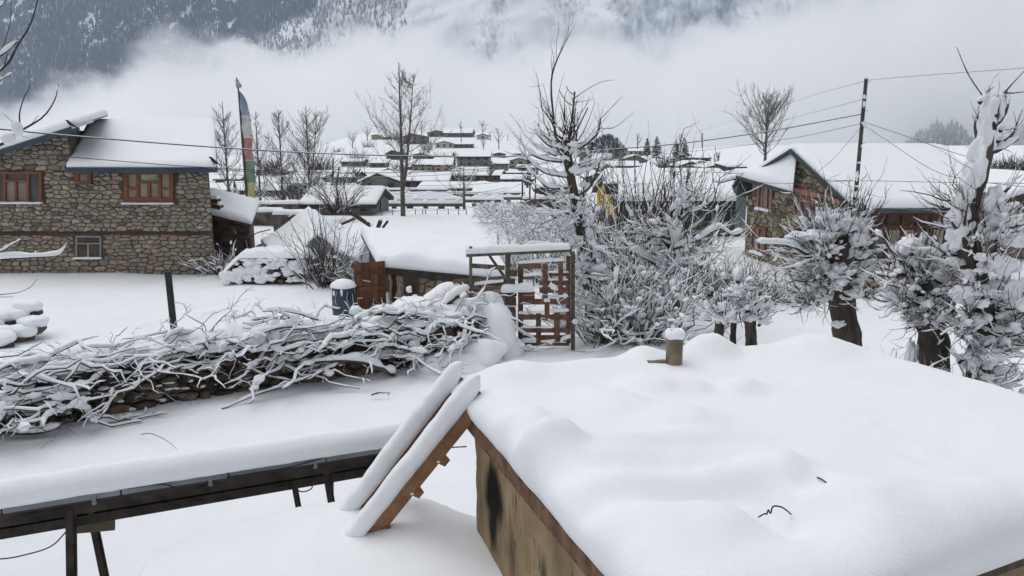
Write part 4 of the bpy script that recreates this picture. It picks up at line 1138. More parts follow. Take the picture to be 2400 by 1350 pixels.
def mud_hut():
    H = empty('mud_hut', 'mud plastered hut with sooty wall and deep lumpy snow on its flat roof', 'hut')
    q = [p + V3(0, 0, -0.16) for p in ROOF_Q]
    mm = mud_mat()
    # left wall as an uneven sheet with thickness
    nx, nz = 70, 50
    U, Wv = np.meshgrid(np.linspace(0, 1, nx), np.linspace(0, 1, nz), indexing='ij')
    A = HT0 + HDIR * 3.2; 
    P = HT0 + HDIR * (U * 3.25)[..., None] + V3(0, 0, 1) * (-2.7 + (2.7 - .10) * Wv)[..., None]
    no = V3(-.943, -.332, 0)
    Q = P + HPER * .05 + no * (.03 * fbm(P, 1.7, 4, 3) + .012 * fbm(P, 9, 3, 8))[..., None]
    # worn corner
    Q += HPER * (.05 * np.exp(-(U * 3.25 / .07) ** 2))[..., None] * (1 + .5 * fbm(P, 3, 2, 1))[..., None]
    idx = np.arange(nx * nz).reshape(nx, nz); F = np.stack([idx[:-1, :-1], idx[:-1, 1:], idx[1:, 1:], idx[1:, :-1]], -1).reshape(-1, 4)
    mb = MB(); mb.add(Q.reshape(-1, 3), F[:, ::-1])
    mb.build('wall', mm, H, True)
    mb = MB(); c = [HT0 + HPER * .08 + HDIR * .04, HT0 + HPER * .08 + HDIR * 3.2, ROOF_Q[1] - HPER * .15, ROOF_Q[2] - HPER * .15 + HDIR * .04]
    prism(mb, [V3(p[0], p[1], -.3) for p in c], V3(0, 0, 2.66)); mb.build('wall', mm, H)
    # eave beam along the wall top: rough-sawn board
    beam_m = mat('weathered_eave_board', (.10, .055, .032), (.21, .12, .075), scale=5, rough=.85, stretch=(2, 2, 2), bump=.5, bscale=12)
    mb = MB(); n = 60; t = np.linspace(0, 1, n)
    a = HT0 + HPER * -.015 + HDIR * (-.03 + 3.3 * t)[:, None] + V3(0, 0, 1) * (.012 * fbm(np.stack([t * 9, t * 0, t * 0], 1), 1, 3, 5))[:, None]
    prof = np.array([[-.02, -.105], [.09, -.105], [.09, .0], [-.02, .0]])
    ring = a[:, None, :] + HPER * prof[None, :, :1] + V3(0, 0, 1) * prof[None, :, 1:]
    ring += .006 * rng.standard_normal(ring.shape)
    i4 = np.arange(n * 4).reshape(n, 4); Fq = np.stack([i4[:-1], np.roll(i4[:-1], -1, 1), np.roll(i4[1:], -1, 1), i4[1:]], -1).reshape(-1, 4)
    mb.add(ring.reshape(-1, 3), [Fq, i4[:1, ::-1], i4[-1:]]); mb.build('eave_board', beam_m, H)
    mb = MB(); tubes(mb, np.array([[HT0 + HDIR * .0 + HPER * -.06 + V3(0, 0, -.05), HT0 + HDIR * .0 + HPER * .3 + V3(0, 0, -.05)]]), np.array([[.05, .05]]), 9); mb.build('beam_end', WOOD_OLD, H)
    mb = MB(); prism(mb, q, V3(0, 0, .14)); roof = mb.build('roof', WOOD_OLD, H)
    # snow
    md = []
    def m(px, py, r, h, z=2.78): md.append((onz(px, py, z), r, h))
    m(1190, 825, .30, .13); m(1200, 880, .24, .09); m(1300, 850, .45, .05); m(1400, 835, .3, .05)
    m(1500, 818, .27, .24, 2.8); m(1655, 820, .24, .21, 2.8); m(1920, 815, .33, .12, 2.8); m(1790, 825, .4, .06)
    m(1290, 1040, .17, .18); m(1225, 1070, .13, .12)
    m(1525, 905, .22, .11); m(1455, 955, .22, .10); m(1625, 908, .15, .07); m(1738, 908, .16, .09); m(1590, 985, .26, .09); m(1385, 930, .2, .06)
    m(1230, 985, .20, .08); m(1420, 1060, .3, .04); m(1835, 1090, .17, .08); m(1800, 1120, .25, .06)
    ridge = V3(1, .1, 0)
    def rd(px, py, r, h, st): md.append((onz(px, py, 2.78), r, h, ridge, st))
    rd(1590, 1030, .10, .06, 6); rd(1580, 1080, .12, -.07, 5); rd(1560, 1130, .12, .06, 6); rd(1650, 1165, .12, -.08, 5)
    m(1850, 1200, .17, -.13); m(1920, 1140, .12, -.05)
    m(1590, 1225, .30, .07); m(1690, 1215, .2, .05); m(2010, 1175, .33, .12); m(2200, 1225, .36, .06); m(2330, 1190, .36, .09); m(1430, 1180, .35, .03); m(2080, 1280, .2, .06)
    fr = np.random.default_rng(8)
    for _ in range(70):
        m(fr.uniform(1150, 2350), fr.uniform(830, 1330), fr.uniform(.04, .11), fr.uniform(-.012, .022))
    mb = MB()
    qs = [ROOF_Q[0] + HDIR * .10 - HPER * .02, ROOF_Q[1] + HDIR * .12 + HPER * .05, ROOF_Q[2] + HPER * .1 - HDIR * .12, ROOF_Q[3] - HPER * .02 - HDIR * .12]
    qs = [p + V3(0, 0, .004) for p in qs]
    snow_sheet(mb, qs, .27, 110, 100, edge=.20, over=.09, lump=.035, lscale=1.1, seed=31, mounds=md, fine=.010)
    rs = mb.build('roof_snow', SNOW_NEAR, roof, True)
    # stove pipe
    c = onz(1579, 862, 2.74); c[2] = 0
    tin = mat('rusty_stove_pipe', (.12, .085, .05), (.28, .23, .17), scale=6, rough=.6, metal=.3, bump=.2)
    n = 24; a = np.arange(n) / n * 2 * math.pi
    mb = MB(); zs = [2.4, 2.7, 2.9, 3.02]
    ro, ri = .070, .062
    V = np.concatenate([np.stack([c[0] + ro * np.cos(a), c[1] + ro * np.sin(a), np.full(n, z)], 1) for z in zs] + [np.stack([c[0] + ri * np.cos(a), c[1] + ri * np.sin(a), np.full(n, z)], 1) for z in zs[::-1]])
    i = np.arange(n); F = np.concatenate([np.stack([i + n * k, (i + 1) % n + n * k, (i + 1) % n + n * (k + 1), i + n * (k + 1)], 1) for k in range(7)])
    mb.add(V, F); pipe = mb.build('stove_pipe', tin, H, True)
    mb = MB()
    k = 10; b = np.arange(k) / k * 2 * math.pi; R0 = .058
    T = np.array([[[c[0] + (R0 + .028 * math.cos(bb)) * math.cos(aa), c[1] + (R0 + .028 * math.cos(bb)) * math.sin(aa), 3.035 + .040 * math.sin(bb) + .006 * math.sin(3 * aa)] for bb in b] for aa in a])
    ii = np.arange(n * k).reshape(n, k); F = np.stack([ii, np.roll(ii, -1, 0), np.roll(np.roll(ii, -1, 0), -1, 1), np.roll(ii, -1, 1)], -1).reshape(-1, 4)
    mb.add(T.reshape(-1, 3), F); mb.build('snow_ring', SNOW, pipe, True)
    mb = MB(); p = onz(1515, 845, 2.80); beam(mb, p, p + V3(.17, .03, -.01), .10, .012); mb.build('tin_flap', tin, H)
    return H
SNOW_NEAR = mat('near_snow', (0.85, 0.875, 0.91), (0.88, 0.90, 0.93), scale=1.3, rough=0.7, bump=0.38, bscale=80, spec=0.18, bdist=0.012)
mud_hut()

def wire_thing(name, pts, r, m, label, cat, n=24):
    p = curve_pts(pts, n)
    mb = MB(); tubes(mb, p[None], np.full((1, n), r), 6)
    return mb.build(name, m, None, True, label=label, category=cat)
BLACK = mat('black_rubber', (.012, .012, .014), (.025, .025, .028), scale=8, rough=.5)
p = lambda a, b, z=2.8: onz(a, b, z)
wire_thing('cable', [p(1912, 1117, 2.80), p(1925, 1123, 2.815), p(1938, 1132, 2.80), p(1950, 1141, 2.76)], .004, BLACK, 'short black cable end poking out of the roof snow, higher one', 'cable')
wire_thing('cable', [p(1778, 1212, 2.73), p(1792, 1204, 2.76), p(1797, 1205, 2.765), p(1801, 1195, 2.78), p(1806, 1203, 2.77), p(1812, 1187, 2.80), p(1830, 1188, 2.805), p(1842, 1195, 2.78), p(1854, 1205, 2.72)], .004, BLACK, 'kinked black cable looping out of the roof snow', 'cable', 40)

# ------------------------------------------------------------------ raised terrace with the ladder
def terrace_h(X, Y):
    yb = np.interp(X, [-3.4, -3.0, -2.6, -1.6, -1.0, -.4, .5], [5.3, 5.65, 6.1, 6.48, 6.45, 6.2, 6.0])
    xl = np.interp(Y, [1, 4.5, 5.2, 5.7, 6.2], [-2.6, -2.75, -2.9, -3.0, -2.5])
    P = np.stack([X, Y, X * 0], -1)
    j = .05 * fbm(P, 2.2, 3, 7) + .02 * fbm(P, 7, 2, 4)
    d = np.minimum(yb - Y, X - xl) + j
    t = np.clip(d / .13, 0, 1)
    pr = np.sqrt(1 - (1 - t) ** 2)
    top = 1.46 + .08 * fbm(P, .9, 3, 2) + .12 * np.exp(-(((X + .75) / .42) ** 2 + ((Y - 6.1) / .45) ** 2)) - .06 * np.exp(-(((X + 1.2) / .35) ** 2 + ((Y - 5.7) / .3) ** 2)) - .05 * sstep(-1.5, -3.0, X)
    return np.where(d > 0, .25 + (top - .25) * np.maximum(pr, .02), -.2), d
def make_terrace():
    X, Y = np.meshgrid(np.linspace(-3.4, .45, 150), np.linspace(3.4, 6.9, 150), indexing='ij')
    Z, d = terrace_h(X, Y)
    Z = np.where(d > 0, Z, -.2)
    idx = np.arange(X.size).reshape(X.shape); F = np.stack([idx[:-1, :-1], idx[1:, :-1], idx[1:, 1:], idx[:-1, 1:]], -1).reshape(-1, 4)
    keep = (d.ravel()[F] > -.06).any(1)
    mb = MB(); mb.add(np.stack([X, Y, Z], -1).reshape(-1, 3), F[keep]); mb.build('terrace', SNOW_NEAR, None, True, kind='structure', label='snow covered terrace below the ladder')
make_terrace()

def ladder():
    H = empty('ladder', 'snow laden wooden ladder leaning on the corner of the mud hut', 'ladder')
    wood = mat('orange_brown_timber', (.20, .095, .045), (.30, .155, .08), scale=3.5, rough=.7, stretch=(2, 2, 2), bump=.3, bscale=10)
    foot = onz(832, 1262, 1.40); top = at(1102, 922, 5.62)
    off = V3(-.332, .943, 0) * .40 + V3(-.02, 0, .0)
    ax = nrm(top - foot)
    side = nrm(V3(-.332, .943, 0)); upn = nrm(np.cross(ax, side)); upn = upn if upn[2] > 0 else -upn
    for k, o in enumerate((V3(0, 0, 0), off)):
        a, b = foot + o - ax * .30, top + o + ax * (.05 if k == 0 else .04)
        mb = MB(); box(mb, (a + b) / 2 - upn * .078, (np.linalg.norm(b - a), .055, .156), np.array([ax, side, upn]))
        rail = mb.build('rail', wood, H)
        # snow lying along the rail
        mb = MB(); n1, n2 = 90, 15
        t = np.linspace(0, 1, n1); phi = np.linspace(-.12, math.pi + .12, n2)
        L = np.linalg.norm(b - a)
        s0 = .0
        cen = a + ax * (s0 + (L - s0 + .07) * t)[:, None]
        w = .066 * (1 + .12 * fbm(np.stack([t * 6, t * 0 + k, t * 0], 1), 1, 3, 2)); h = .118 * (1 + .10 * fbm(np.stack([t * 5, t * 0 + 3 * k, t * 0], 1), 1, 3, 6))
        endf = np.sqrt(np.clip(1 - ((t - .93) / .075).clip(0, 1) ** 2, 0, 1)) 
        hdir = nrm(upn + V3(0, 0, .45))
        g = cen[:, None, :] + side * (w[:, None] * (np.sign(np.cos(phi)) * np.abs(np.cos(phi)) ** .65)[None] * np.maximum(endf, .15)[:, None])[..., None] + hdir * ((h * .92)[:, None] * (np.sign(np.sin(phi)) * np.abs(np.sin(phi)) ** .7)[None] * endf[:, None])[..., None]
        g[:, :, :] += ax * ((.05 * (t > .9) * (t - .9) / .1)[:, None] * np.sin(phi)[None])[..., None]
        g += (.012 * fbm(g, 9, 3, 9) + .012 * fbm(g, 3.5, 2, 19))[..., None] * V3(-.5, -1, .5)
        ii = np.arange(n1 * n2).reshape(n1, n2); F = np.stack([ii[:-1, :-1], ii[1:, :-1], ii[1:, 1:], ii[:-1, 1:]], -1).reshape(-1, 4)
        mb.add(g.reshape(-1, 3), [F, ii[-1:, :], ii[:1, ::-1]])
        bt = np.stack([ii[:-1, 0], ii[:-1, -1], ii[1:, -1], ii[1:, 0]], 1); mb.F.append(bt)
        mb.build('rail_snow', SNOW_NEAR, rail, True)
    for (px, py) in [(884, 1212), (970, 1105), (1046, 1018)]:
        # where the line of sight meets the plane of the near rail
        d = ray(px, py); o = np.array([0, 0, ZC]); tt = np.dot(foot - o, side) / np.dot(d, side); c = o + d * tt
        s = np.dot(c - foot, ax); c = foot + ax * s - upn * .18
        a, b = c - side * .045, c + off + side * .04
        mb = MB(); t_, s_, u_ = nrm(b - a), ax, upn
        box(mb, (a + b) / 2, (np.linalg.norm(b - a), .075, .055), np.array([t_, s_, u_])); rg = mb.build('rung', wood, H)
        mb = MB(); e = a - ax * .0; blobs(mb, [(a * .9 + b * .1) + upn * .03 - ax * .02], [[.03, .035, .02]], sub=2); mb.build('rung_snow', SNOW, rg, True)
ladder()

# ------------------------------------------------------------------ rack of solar panels, snow on top
def solar_rack():
    H = empty('solar_panel_rack', 'long dark steel rack of tilted solar panels under a thick snow roll', 'solar panel')
    s0, s1 = V3(-4.16, 5.81, 1.66), V3(-1.29, 7.07, 1.66)
    ax = nrm(s1 - s0); a0, a1 = s0 - ax * 2.6, s1 + ax * .35
    nrm2 = V3(-ax[1], ax[0], 0)                      # away from the camera
    steel = mat('dark_rusty_steel', (.018, .016, .015), (.06, .045, .036), scale=7, rough=.7, metal=.3, bump=.2)
    alu = mat('panel_frame_grey', (.16, .17, .18), (.24, .25, .26), scale=3, rough=.45, metal=.4)
    glass = mat('panel_back', (.03, .034, .045), (.045, .05, .06), rough=.3)
    tilt = nrm(nrm2 * .92 + V3(0, 0, -.38))
    L = np.linalg.norm(a1 - a0); k = 7; w = L / k
    for i in range(k):
        p0, p1 = a0 + ax * (i * w + .006), a0 + ax * ((i + 1) * w - .006)
        mb = MB(); prism(mb, [p0, p1, p1 + tilt * .62, p0 + tilt * .62], np.cross(ax, tilt) * -.03); pn = mb.build('panel', glass, H)
        mb = MB(); beam(mb, p0 + V3(0, 0, .012), p1 + V3(0, 0, .012), .022, .045); mb.build('panel_frame', alu, pn)
    # snow roll
    mb = MB(); n1, n2 = 200, 34
    t = np.linspace(0, 1, n1); v = np.linspace(0, 1, n2)
    T_, V_ = np.meshgrid(t, v, indexing='ij')
    th = .235 * (1 + .06 * fbm(np.stack([T_ * 14, V_ * 0, V_ * 0], -1), 1, 3, 3))
    # cross-section: front foot, bulging front face, rounded shoulder, long gentle slope to the back
    pr = np.array([[.0, .0], [-.05, .02], [-.085, .07], [-.09, .13], [-.07, .18], [-.02, .225], [.06, .25], [.18, .245], [.34, .20], [.48, .12], [.56, .03], [.58, -.02]])
    q = curve_pts(np.concatenate([pr, np.zeros((len(pr), 1))], 1), n2)
    base = a0 + ax * (T_ * L)[..., None]
    down = tilt[2] / .92
    P = base + nrm2 * (q[None, :, 0])[..., None] + V3(0, 0, 1) * (q[None, :, 1] * th / .235 + np.maximum(q[None, :, 0], 0) * down * .9 + .035)[..., None]
    rough = .010 * fbm(P, 14, 3, 4) * np.exp(-((q[None, :, 1] - .05) / .09) ** 2) + .006 * fbm(P, 5, 3, 8)
    P = P + (-nrm2) * rough[..., None] + V3(0, 0, 1) * rough[..., None]
    ii = np.arange(n1 * n2).reshape(n1, n2); F = np.stack([ii[:-1, :-1], ii[1:, :-1], ii[1:, 1:], ii[:-1, 1:]], -1).reshape(-1, 4)
    bt = np.stack([ii[:-1, 0], ii[:-1, -1], ii[1:, -1], ii[1:, 0]], 1)
    mb.add(P.reshape(-1, 3), [F, bt, ii[:1], ii[-1:, ::-1]]); mb.build('panel_snow', SNOW_NEAR, H, True)
    # frame members
    def member(da, db, dz, r, w_, h_, nm='beam'):
        mb = MB(); beam(mb, a0 + ax * da + nrm2 * r + V3(0, 0, dz), a0 + ax * db + nrm2 * r + V3(0, 0, dz), w_, h_); mb.build(nm, steel, H)
    member(0, L, -.075, .02, .05, .105); member(0, L, -.20, .05, .06, .085); member(0, L, -.10, .30, .05, .06); member(0, L, -.20, .52, .05, .06)
    def P_on(px, py, r=0.0):
        d = ray(px, py); o = np.array([0, 0, ZC]); tt = np.dot(a0 + nrm2 * r - o, nrm2) / np.dot(d, nrm2); return o + d * tt
    def leg(px0, py0, px1, py1, r, wd, ext=1.3):
        a = P_on(px0, py0, r); b = P_on(px1, py1, r); dirn = nrm(b - a); b = a + dirn * ((a[2] + .15) / max(-dirn[2], .2))
        mb = MB(); beam(mb, a, b, wd, wd, up=(1, 0, 0)); beam(mb, a + V3(wd * .35, 0, 0), b + V3(wd * .35, 0, 0), wd * .25, wd * .8, up=(1, 0, 0)); mb.build('leg', steel, H)
    leg(166, 1190, 168, 1350, .02, .062); leg(213, 1195, 245, 1350, .42, .055); leg(690, 1140, 702, 1205, .40, .042); leg(762, 1095, 778, 1190, .02, .05); leg(775, 1095, 775, 1190, .30, .04)
    leg(-160, 1240, -150, 1350, .02, .055)
    for px0, py0 in [(213, 1195), (775, 1095)]:
        a = P_on(px0, py0, .02); mb = MB(); beam(mb, a + V3(0, 0, -.04), a + nrm2 * .45 + V3(0, 0, -.16), .05, .05); mb.build('cross_member', steel, H)
    for (px, py) in [(218, 1152), (491, 1110), (738, 1070), (-60, 1185)]:
        c = P_on(px, py, -.03); mb = MB(); beam(mb, c + V3(0, 0, -.12), c + V3(0, 0, .03), .03, .008, up=nrm2); beam(mb, c + V3(0, 0, .03), c + V3(0, 0, .085), .012, .008, up=nrm2); beam(mb, c + V3(0, 0, -.10) - nrm2 * .01, c + V3(0, 0, -.10) + nrm2 * .06, .04, .012); mb.build('clip', alu, H)
    plank = mat('olive_plank', (.10, .085, .055), (.16, .135, .09), scale=4, rough=.9, bump=.3)
    mb = MB(); a = P_on(176, 1232, .25); b = P_on(270, 1224, .25); beam(mb, a, b, .05, .13); mb.build('plank', plank, H)
    cables = [[(0, 1187), (70, 1180), (150, 1165), (230, 1150), (330, 1135), (430, 1115), (500, 1098), (620, 1075), (760, 1058), (850, 1040)], [(290, 1205), (320, 1208), (335, 1195), (385, 1182), (400, 1192), (440, 1180), (480, 1175)], [(590, 1155), (640, 1148), (675, 1140)], [(692, 1132), (700, 1150), (715, 1152), (730, 1145), (732, 1134), (728, 1128)], [(40, 1207), (120, 1200), (165, 1190)], [(530, 1120), (600, 1108), (680, 1095), (760, 1072)], [(300, 1145), (380, 1135), (430, 1150), (490, 1140)]]
    for c in cables:
        pts = np.array([P_on(x, y, -.035) for x, y in c]); n = 8 * len(c); q = curve_pts(pts, n)
        mb = MB(); tubes(mb, q[None], np.full((1, n), .006), 5); mb.build('cable', BLACK, H, True)
    q = curve_pts([P_on(158, 1243, .02), P_on(120, 1280, .05), P_on(60, 1300, .08), P_on(0, 1310, .1), P_on(-100, 1310, .1)], 30)
    mb = MB(); tubes(mb, q[None], np.full((1, 30), .006), 5); mb.build('cable', BLACK, H, True)
solar_rack()
p0, p1 = HT0 + V3(0, .05, -.35), at(985, 1042, 7.2)
wire_thing('cable', [p0, (p0 + p1) / 2 + V3(0, 0, -.02), p1], .006, BLACK, 'thin black cable running from the mud hut behind the ladder', 'cable')

# ------------------------------------------------------------------ iron post, little twigs in the snow
def iron_post():
    mb = MB(); a = at(410, 800, 15.6); b = at(393, 638, 15.6); a = a + (a - b) * .5
    beam(mb, a, b, .10, .08, up=(0, 1, 0))
    c = b + (b - a) * .001
    box(mb, (a + b) / 2 + V3(.035, -.03, 0), (.02, .02, .01))
    H = empty('iron_post', 'bare dark iron post sticking up out of the yard snow', 'post')
    mb.build('post', mat('dark_iron', (.015, .016, .018), (.03, .031, .034), scale=5, rough=.6), H)
    mb = MB(); beam(mb, a + V3(.058, 0, 0), b + V3(.058, 0, 0), .012, .07, up=(0, 1, 0)); mb.build('flange', MATS['dark_iron'], H)
    mb = MB(); box(mb, b + V3(0, 0, .006), (.115, .095, .012)); mb.build('cap', MATS['dark_iron'], H)
iron_post()
TWIG = mat('dark_twig', (.035, .026, .022), (.085, .065, .052), scale=9, rough=.9)
def stick(pts, r, label, extra=()):
    n = 16; q = curve_pts(pts, n); mb = MB(); tubes(mb, q[None], np.linspace(r, r * .4, n)[None], 5)
    for e in extra: tubes(mb, curve_pts(e, 5)[None], np.linspace(r * .7, r * .3, 5)[None], 4)
    return mb.build('twig', TWIG, None, True, label=label, category='twig')
z = lambda a, b, h=0.03: onz(a, b, h)
stick([z(330, 1018, .05), z(350, 1016, .16), z(375, 1024, .18), z(398, 1038, .12), z(414, 1052, .0)], .007, 'thin curved grass stem bent over the snow between rack and brush wall')
stick([z(871, 926, .04), z(885, 921, .09), z(900, 921, .09), z(915, 921, .08)], .016, 'short dark stick lying on the snow near the ladder', [[z(912, 921, .08), z(909, 928, .0)], [z(885, 921, .09), z(884, 925, .03)]])
stick([z(54, 1322, .0), z(56, 1333, .05), z(61, 1342, -.05)], .01, 'tiny dark stub poking from the snow below the rack')
# ------------------------------------------------------------------ low shed with plank door
def low_shed():
    H = empty('low_shed', 'low stone shed with open plank door and thick snow slab roof', 'shed')
    fl, fr = V3(*at(898, 628, 21.2)), V3(*at(1186, 662, 19.3))
    fl[2] = 1.25; fr[2] = 1.25
    bl, br = onz(846, 548, 1.75), onz(1150, 585, 1.75)
    n = nrm(np.cross(fr - fl, (0, 0, 1))); n = n if n[1] < 0 else -n
    ux = nrm(fr - fl)
    # walls
    a = fl + ux * .12 - n * .14; b = fr - n * .14
    L = np.linalg.norm(b - a)
    base = MB(); A = V3(a[0], a[1], -.2); Bq = V3(b[0], b[1], -.2)
    prism(base, [A + ux * .95, Bq, Bq + V3(0, 0, 1.38), A + ux * .95 + V3(0, 0, 1.38)], -n * .35); base.build('wall', MORTAR, H)
    prism(base2 := MB(), [V3(bl[0], bl[1], -.2) + V3(.3, -.3, 0), V3(br[0], br[1], -.2) + V3(0, -.3, 0), V3(br[0], br[1], 1.6) + V3(0, -.3, 0), V3(bl[0], bl[1], 1.6) + V3(.3, -.3, 0)], V3(0, .2, 0)); base2.build('wall', MORTAR, H)
    st = ramp_mat('brown_wall_stone', [(0, (.12, .10, .075)), (.5, (.25, .21, .15)), (.8, (.33, .28, .20)), (.93, (.22, .20, .165)), (1, (.42, .20, .10))])
    stone_wall(H, [(1.0, 0), (L, 0), (L, 1.15), (1.0, 1.15)], V3(a[0], a[1], 0), ux, V3(0, 0, 1), n, .40, .20, st, [], 71, .010, .05, 90)
    # dark inside and door posts with peeling bark
    bark = mat('peeling_bark', (.16, .115, .075), (.50, .42, .31), scale=9, rough=.95, stretch=(3, 3, .8), bump=.8, bscale=20)
    for px, w in ((913, .10), (938, .22)):
        p = at(px, 700, 21.0); p = V3(p[0], a[1] + (p[0] - a[0]) * ux[1] / ux[0] - .02, 0)
        k = 12; q = np.stack([p[0] + .02 * np.sin(np.arange(k)), np.full(k, p[1]), np.linspace(-.1, 1.18, k)], 1)
        mb = MB(); tubes(mb, q[None], (w / 2 * (1 + .12 * np.sin(np.arange(k) * 1.7)))[None], 9); mb.build('door_post', bark, H, True)
    p = at(925, 700, 21.2); mb = MB(); box(mb, V3(p[0], a[1] + .25, .5), (.40, .05, 1.3)); mb.build('inner_door', WOOD_DOOR, H)
    # door standing open, of four boards with battens
    door = MB(); d0, d1 = at(834, 700, 20.6), at(905, 700, 21.05)
    dv = nrm(V3(d1[0] - d0[0], d1[1] - d0[1], 0)); dn = V3(dv[1], -dv[0], 0); W_ = np.linalg.norm((d1 - d0)[:2])
    zt = at(834, 617, 20.6)[2]
    D = MB(); prism(D, [V3(d0[0], d0[1], 0) - dn * .02, V3(d0[0], d0[1], 0) + dv * W_ - dn * .02, V3(d0[0], d0[1], zt - .02) + dv * W_ - dn * .02, V3(d0[0], d0[1], zt - .02) - dn * .02], -dn * .02)
    dr = D.build('door', WOOD_OLD, H); dr['label'] = 'brown plank door standing open'
    for k in range(4):
        mb = MB(); c0 = V3(d0[0], d0[1], 0) + dv * (W_ * k / 4 + .006)
        prism(mb, [c0, c0 + dv * (W_ / 4 - .012), c0 + dv * (W_ / 4 - .012) + V3(0, 0, zt), c0 + V3(0, 0, zt)], dn * (.012 + .004 * (k % 2)), rng.random()); mb.build('plank', WOOD_DOOR, dr)
    for zz in (.25, .68, 1.12):
        mb = MB(); c0 = V3(d0[0], d0[1], zz) + dv * .03 + dn * .02
        prism(mb, [c0, c0 + dv * (W_ - .06), c0 + dv * (W_ - .06) + V3(0, 0, .10), c0 + V3(0, 0, .10)], dn * .025, rng.random()); mb.build('batten', WOOD_DOOR, dr)
    mb = MB(); c0 = V3(d0[0], d0[1], .93) + dv * .2 + dn * .05; beam(mb, c0 + V3(0, 0, .04), c0 + dv * .22 + V3(0, 0, -.02), .01, .03); mb.build('latch', WHITE_PAINT, dr)
    mb = MB(); c0 = V3(d0[0], d0[1], .48) + dv * .02 + dn * .05; beam(mb, c0, c0 + dv * .16, .01, .03); mb.build('hinge', WHITE_PAINT, dr)
    # roof
    q = [fl - ux * .15, fr + ux * .1, br, bl]
    mb = MB(); prism(mb, [p + V3(0, 0, -.10) for p in q], V3(0, 0, .09)); rf = mb.build('roof', WOOD_OLD, H)
    mb = MB(); beam(mb, fl + ux * .05 + n * .02 + V3(0, 0, -.12), fr + n * .02 + V3(0, 0, -.12), .08, .15); mb.build('eave_beam', mat('charred_beam', (.02, .018, .016), (.05, .042, .036), scale=5, rough=.9), rf)
    mb = MB(); e = fl - ux * .25 + n * .05 + V3(0, 0, -.05); tubes(mb, np.array([[e, e + V3(.3, .5, 0)]]), np.array([[.07, .07]]), 9); mb.build('pole_end', WOOD_OLD, rf)
    mb = MB(); blobs(mb, [e + V3(0, -.02, .07)], [[.09, .09, .08]], sub=2); 
    md = [(onz(965, 570, 1.95), .55, .16), (onz(1030, 610, 1.8), .5, .10), (onz(1060, 575, 1.95), .6, .10), (onz(1000, 600, 1.9), .3, -.04)]
    snow_sheet(mb, q, .30, 50, 36, edge=.16, over=.05, lump=.03, lscale=.8, seed=21, mounds=md); mb.build('roof_snow', SNOW, rf, True)
low_shed()

# ------------------------------------------------------------------ blue water drum, snow-capped tap
def blue_drum():
    H = empty('water_drum', 'blue plastic water drum with a round cap of snow beside the plank door', 'drum')
    c = at(806, 712, 20.4); x, y = c[0], c[1]
    r = .31; n = 28; a = np.arange(n) / n * 2 * math.pi
    prof = [(.0, .27), (.03, .30), (.25, .31), (.27, .325), (.30, .31), (.55, .31), (.57, .325), (.60, .31), (.80, .305), (.86, .28)]
    V = np.concatenate([np.stack([x + rr * np.cos(a), y + rr * np.sin(a), np.full(n, z_ - .05)], 1) for z_, rr in prof])
    i = np.arange(n); F = np.concatenate([np.stack([i + n * k, (i + 1) % n + n * k, (i + 1) % n + n * (k + 1), i + n * (k + 1)], 1) for k in range(len(prof) - 1)])
    mb = MB(); mb.add(V, [F, (np.arange(n) + n * (len(prof) - 1))]); mb.build('barrel', mat('blue_plastic', (.028, .046, .075), (.045, .068, .105), scale=3, rough=.45), H, True)
    mb = MB(); blobs(mb, [[x, y, .86]], [[.345, .345, .19]], sub=3, rough=.06, flat_bottom=.35)
    blobs(mb, [[x + .02, y - .30, .74], [x - .2, y - .24, .70]], [[.03, .03, .10], [.03, .03, .07]], sub=2); mb.build('snow_cap', SNOW, H, True)
    for s in (-.12, .18):
        mb = MB(); q = curve_pts([V3(x + s, y - .29, .76), V3(x + s - .02, y - .34, .55), V3(x + s + .07, y - .36, .36), V3(x + s + .14, y - .31, .45), V3(x + s + .12, y - .29, .7)], 20) if s > 0 else curve_pts([V3(x + s, y - .29, .76), V3(x + s - .03, y - .33, .5), V3(x + s, y - .33, .4)], 20)
        tubes(mb, q[None], np.full((1, 20), .010), 6); mb.build('rope', mat('pale_rope', (.35, .31, .25), (.45, .41, .34), rough=.9) if 'pale_rope' not in MATS else MATS['pale_rope'], H, True)
blue_drum()
def tap_stand():
    H = empty('tap_stand', 'snow plastered standpipe with a round snow knob before the low shed', 'tap')
    p = at(960, 705, 20.2); x, y = p[0], p[1]
    mb = MB(); tubes(mb, np.array([[[x - .02, y, -.1], [x - .02, y, .35], [x, y, .72]]]), np.array([[.09, .10, .05]]), 9); mb.build('pipe', mat('dark_cast_iron', (.03, .03, .032), (.06, .06, .062), scale=6), H, True)
    mb = MB(); tubes(mb, curve_pts([V3(x, y - .02, .55), V3(x + .14, y - .05, .52), V3(x + .22, y - .06, .35), V3(x + .16, y - .06, .22)], 12)[None], np.full((1, 12), .035), 7); mb.build('spout', MATS['dark_cast_iron'], H, True)
    mb = MB(); blobs(mb, [[x, y, .80], [x - .12, y - .08, .38], [x + .15, y - .07, .55], [x - .18, y - .05, .15], [x + .1, y - .1, .36]], [[.08, .08, .10], [.12, .06, .24], [.12, .07, .13], [.12, .08, .16], [.10, .05, .12]], sub=2, rough=.3); mb.build('snow_crust', SNOW, H, True)
tap_stand()

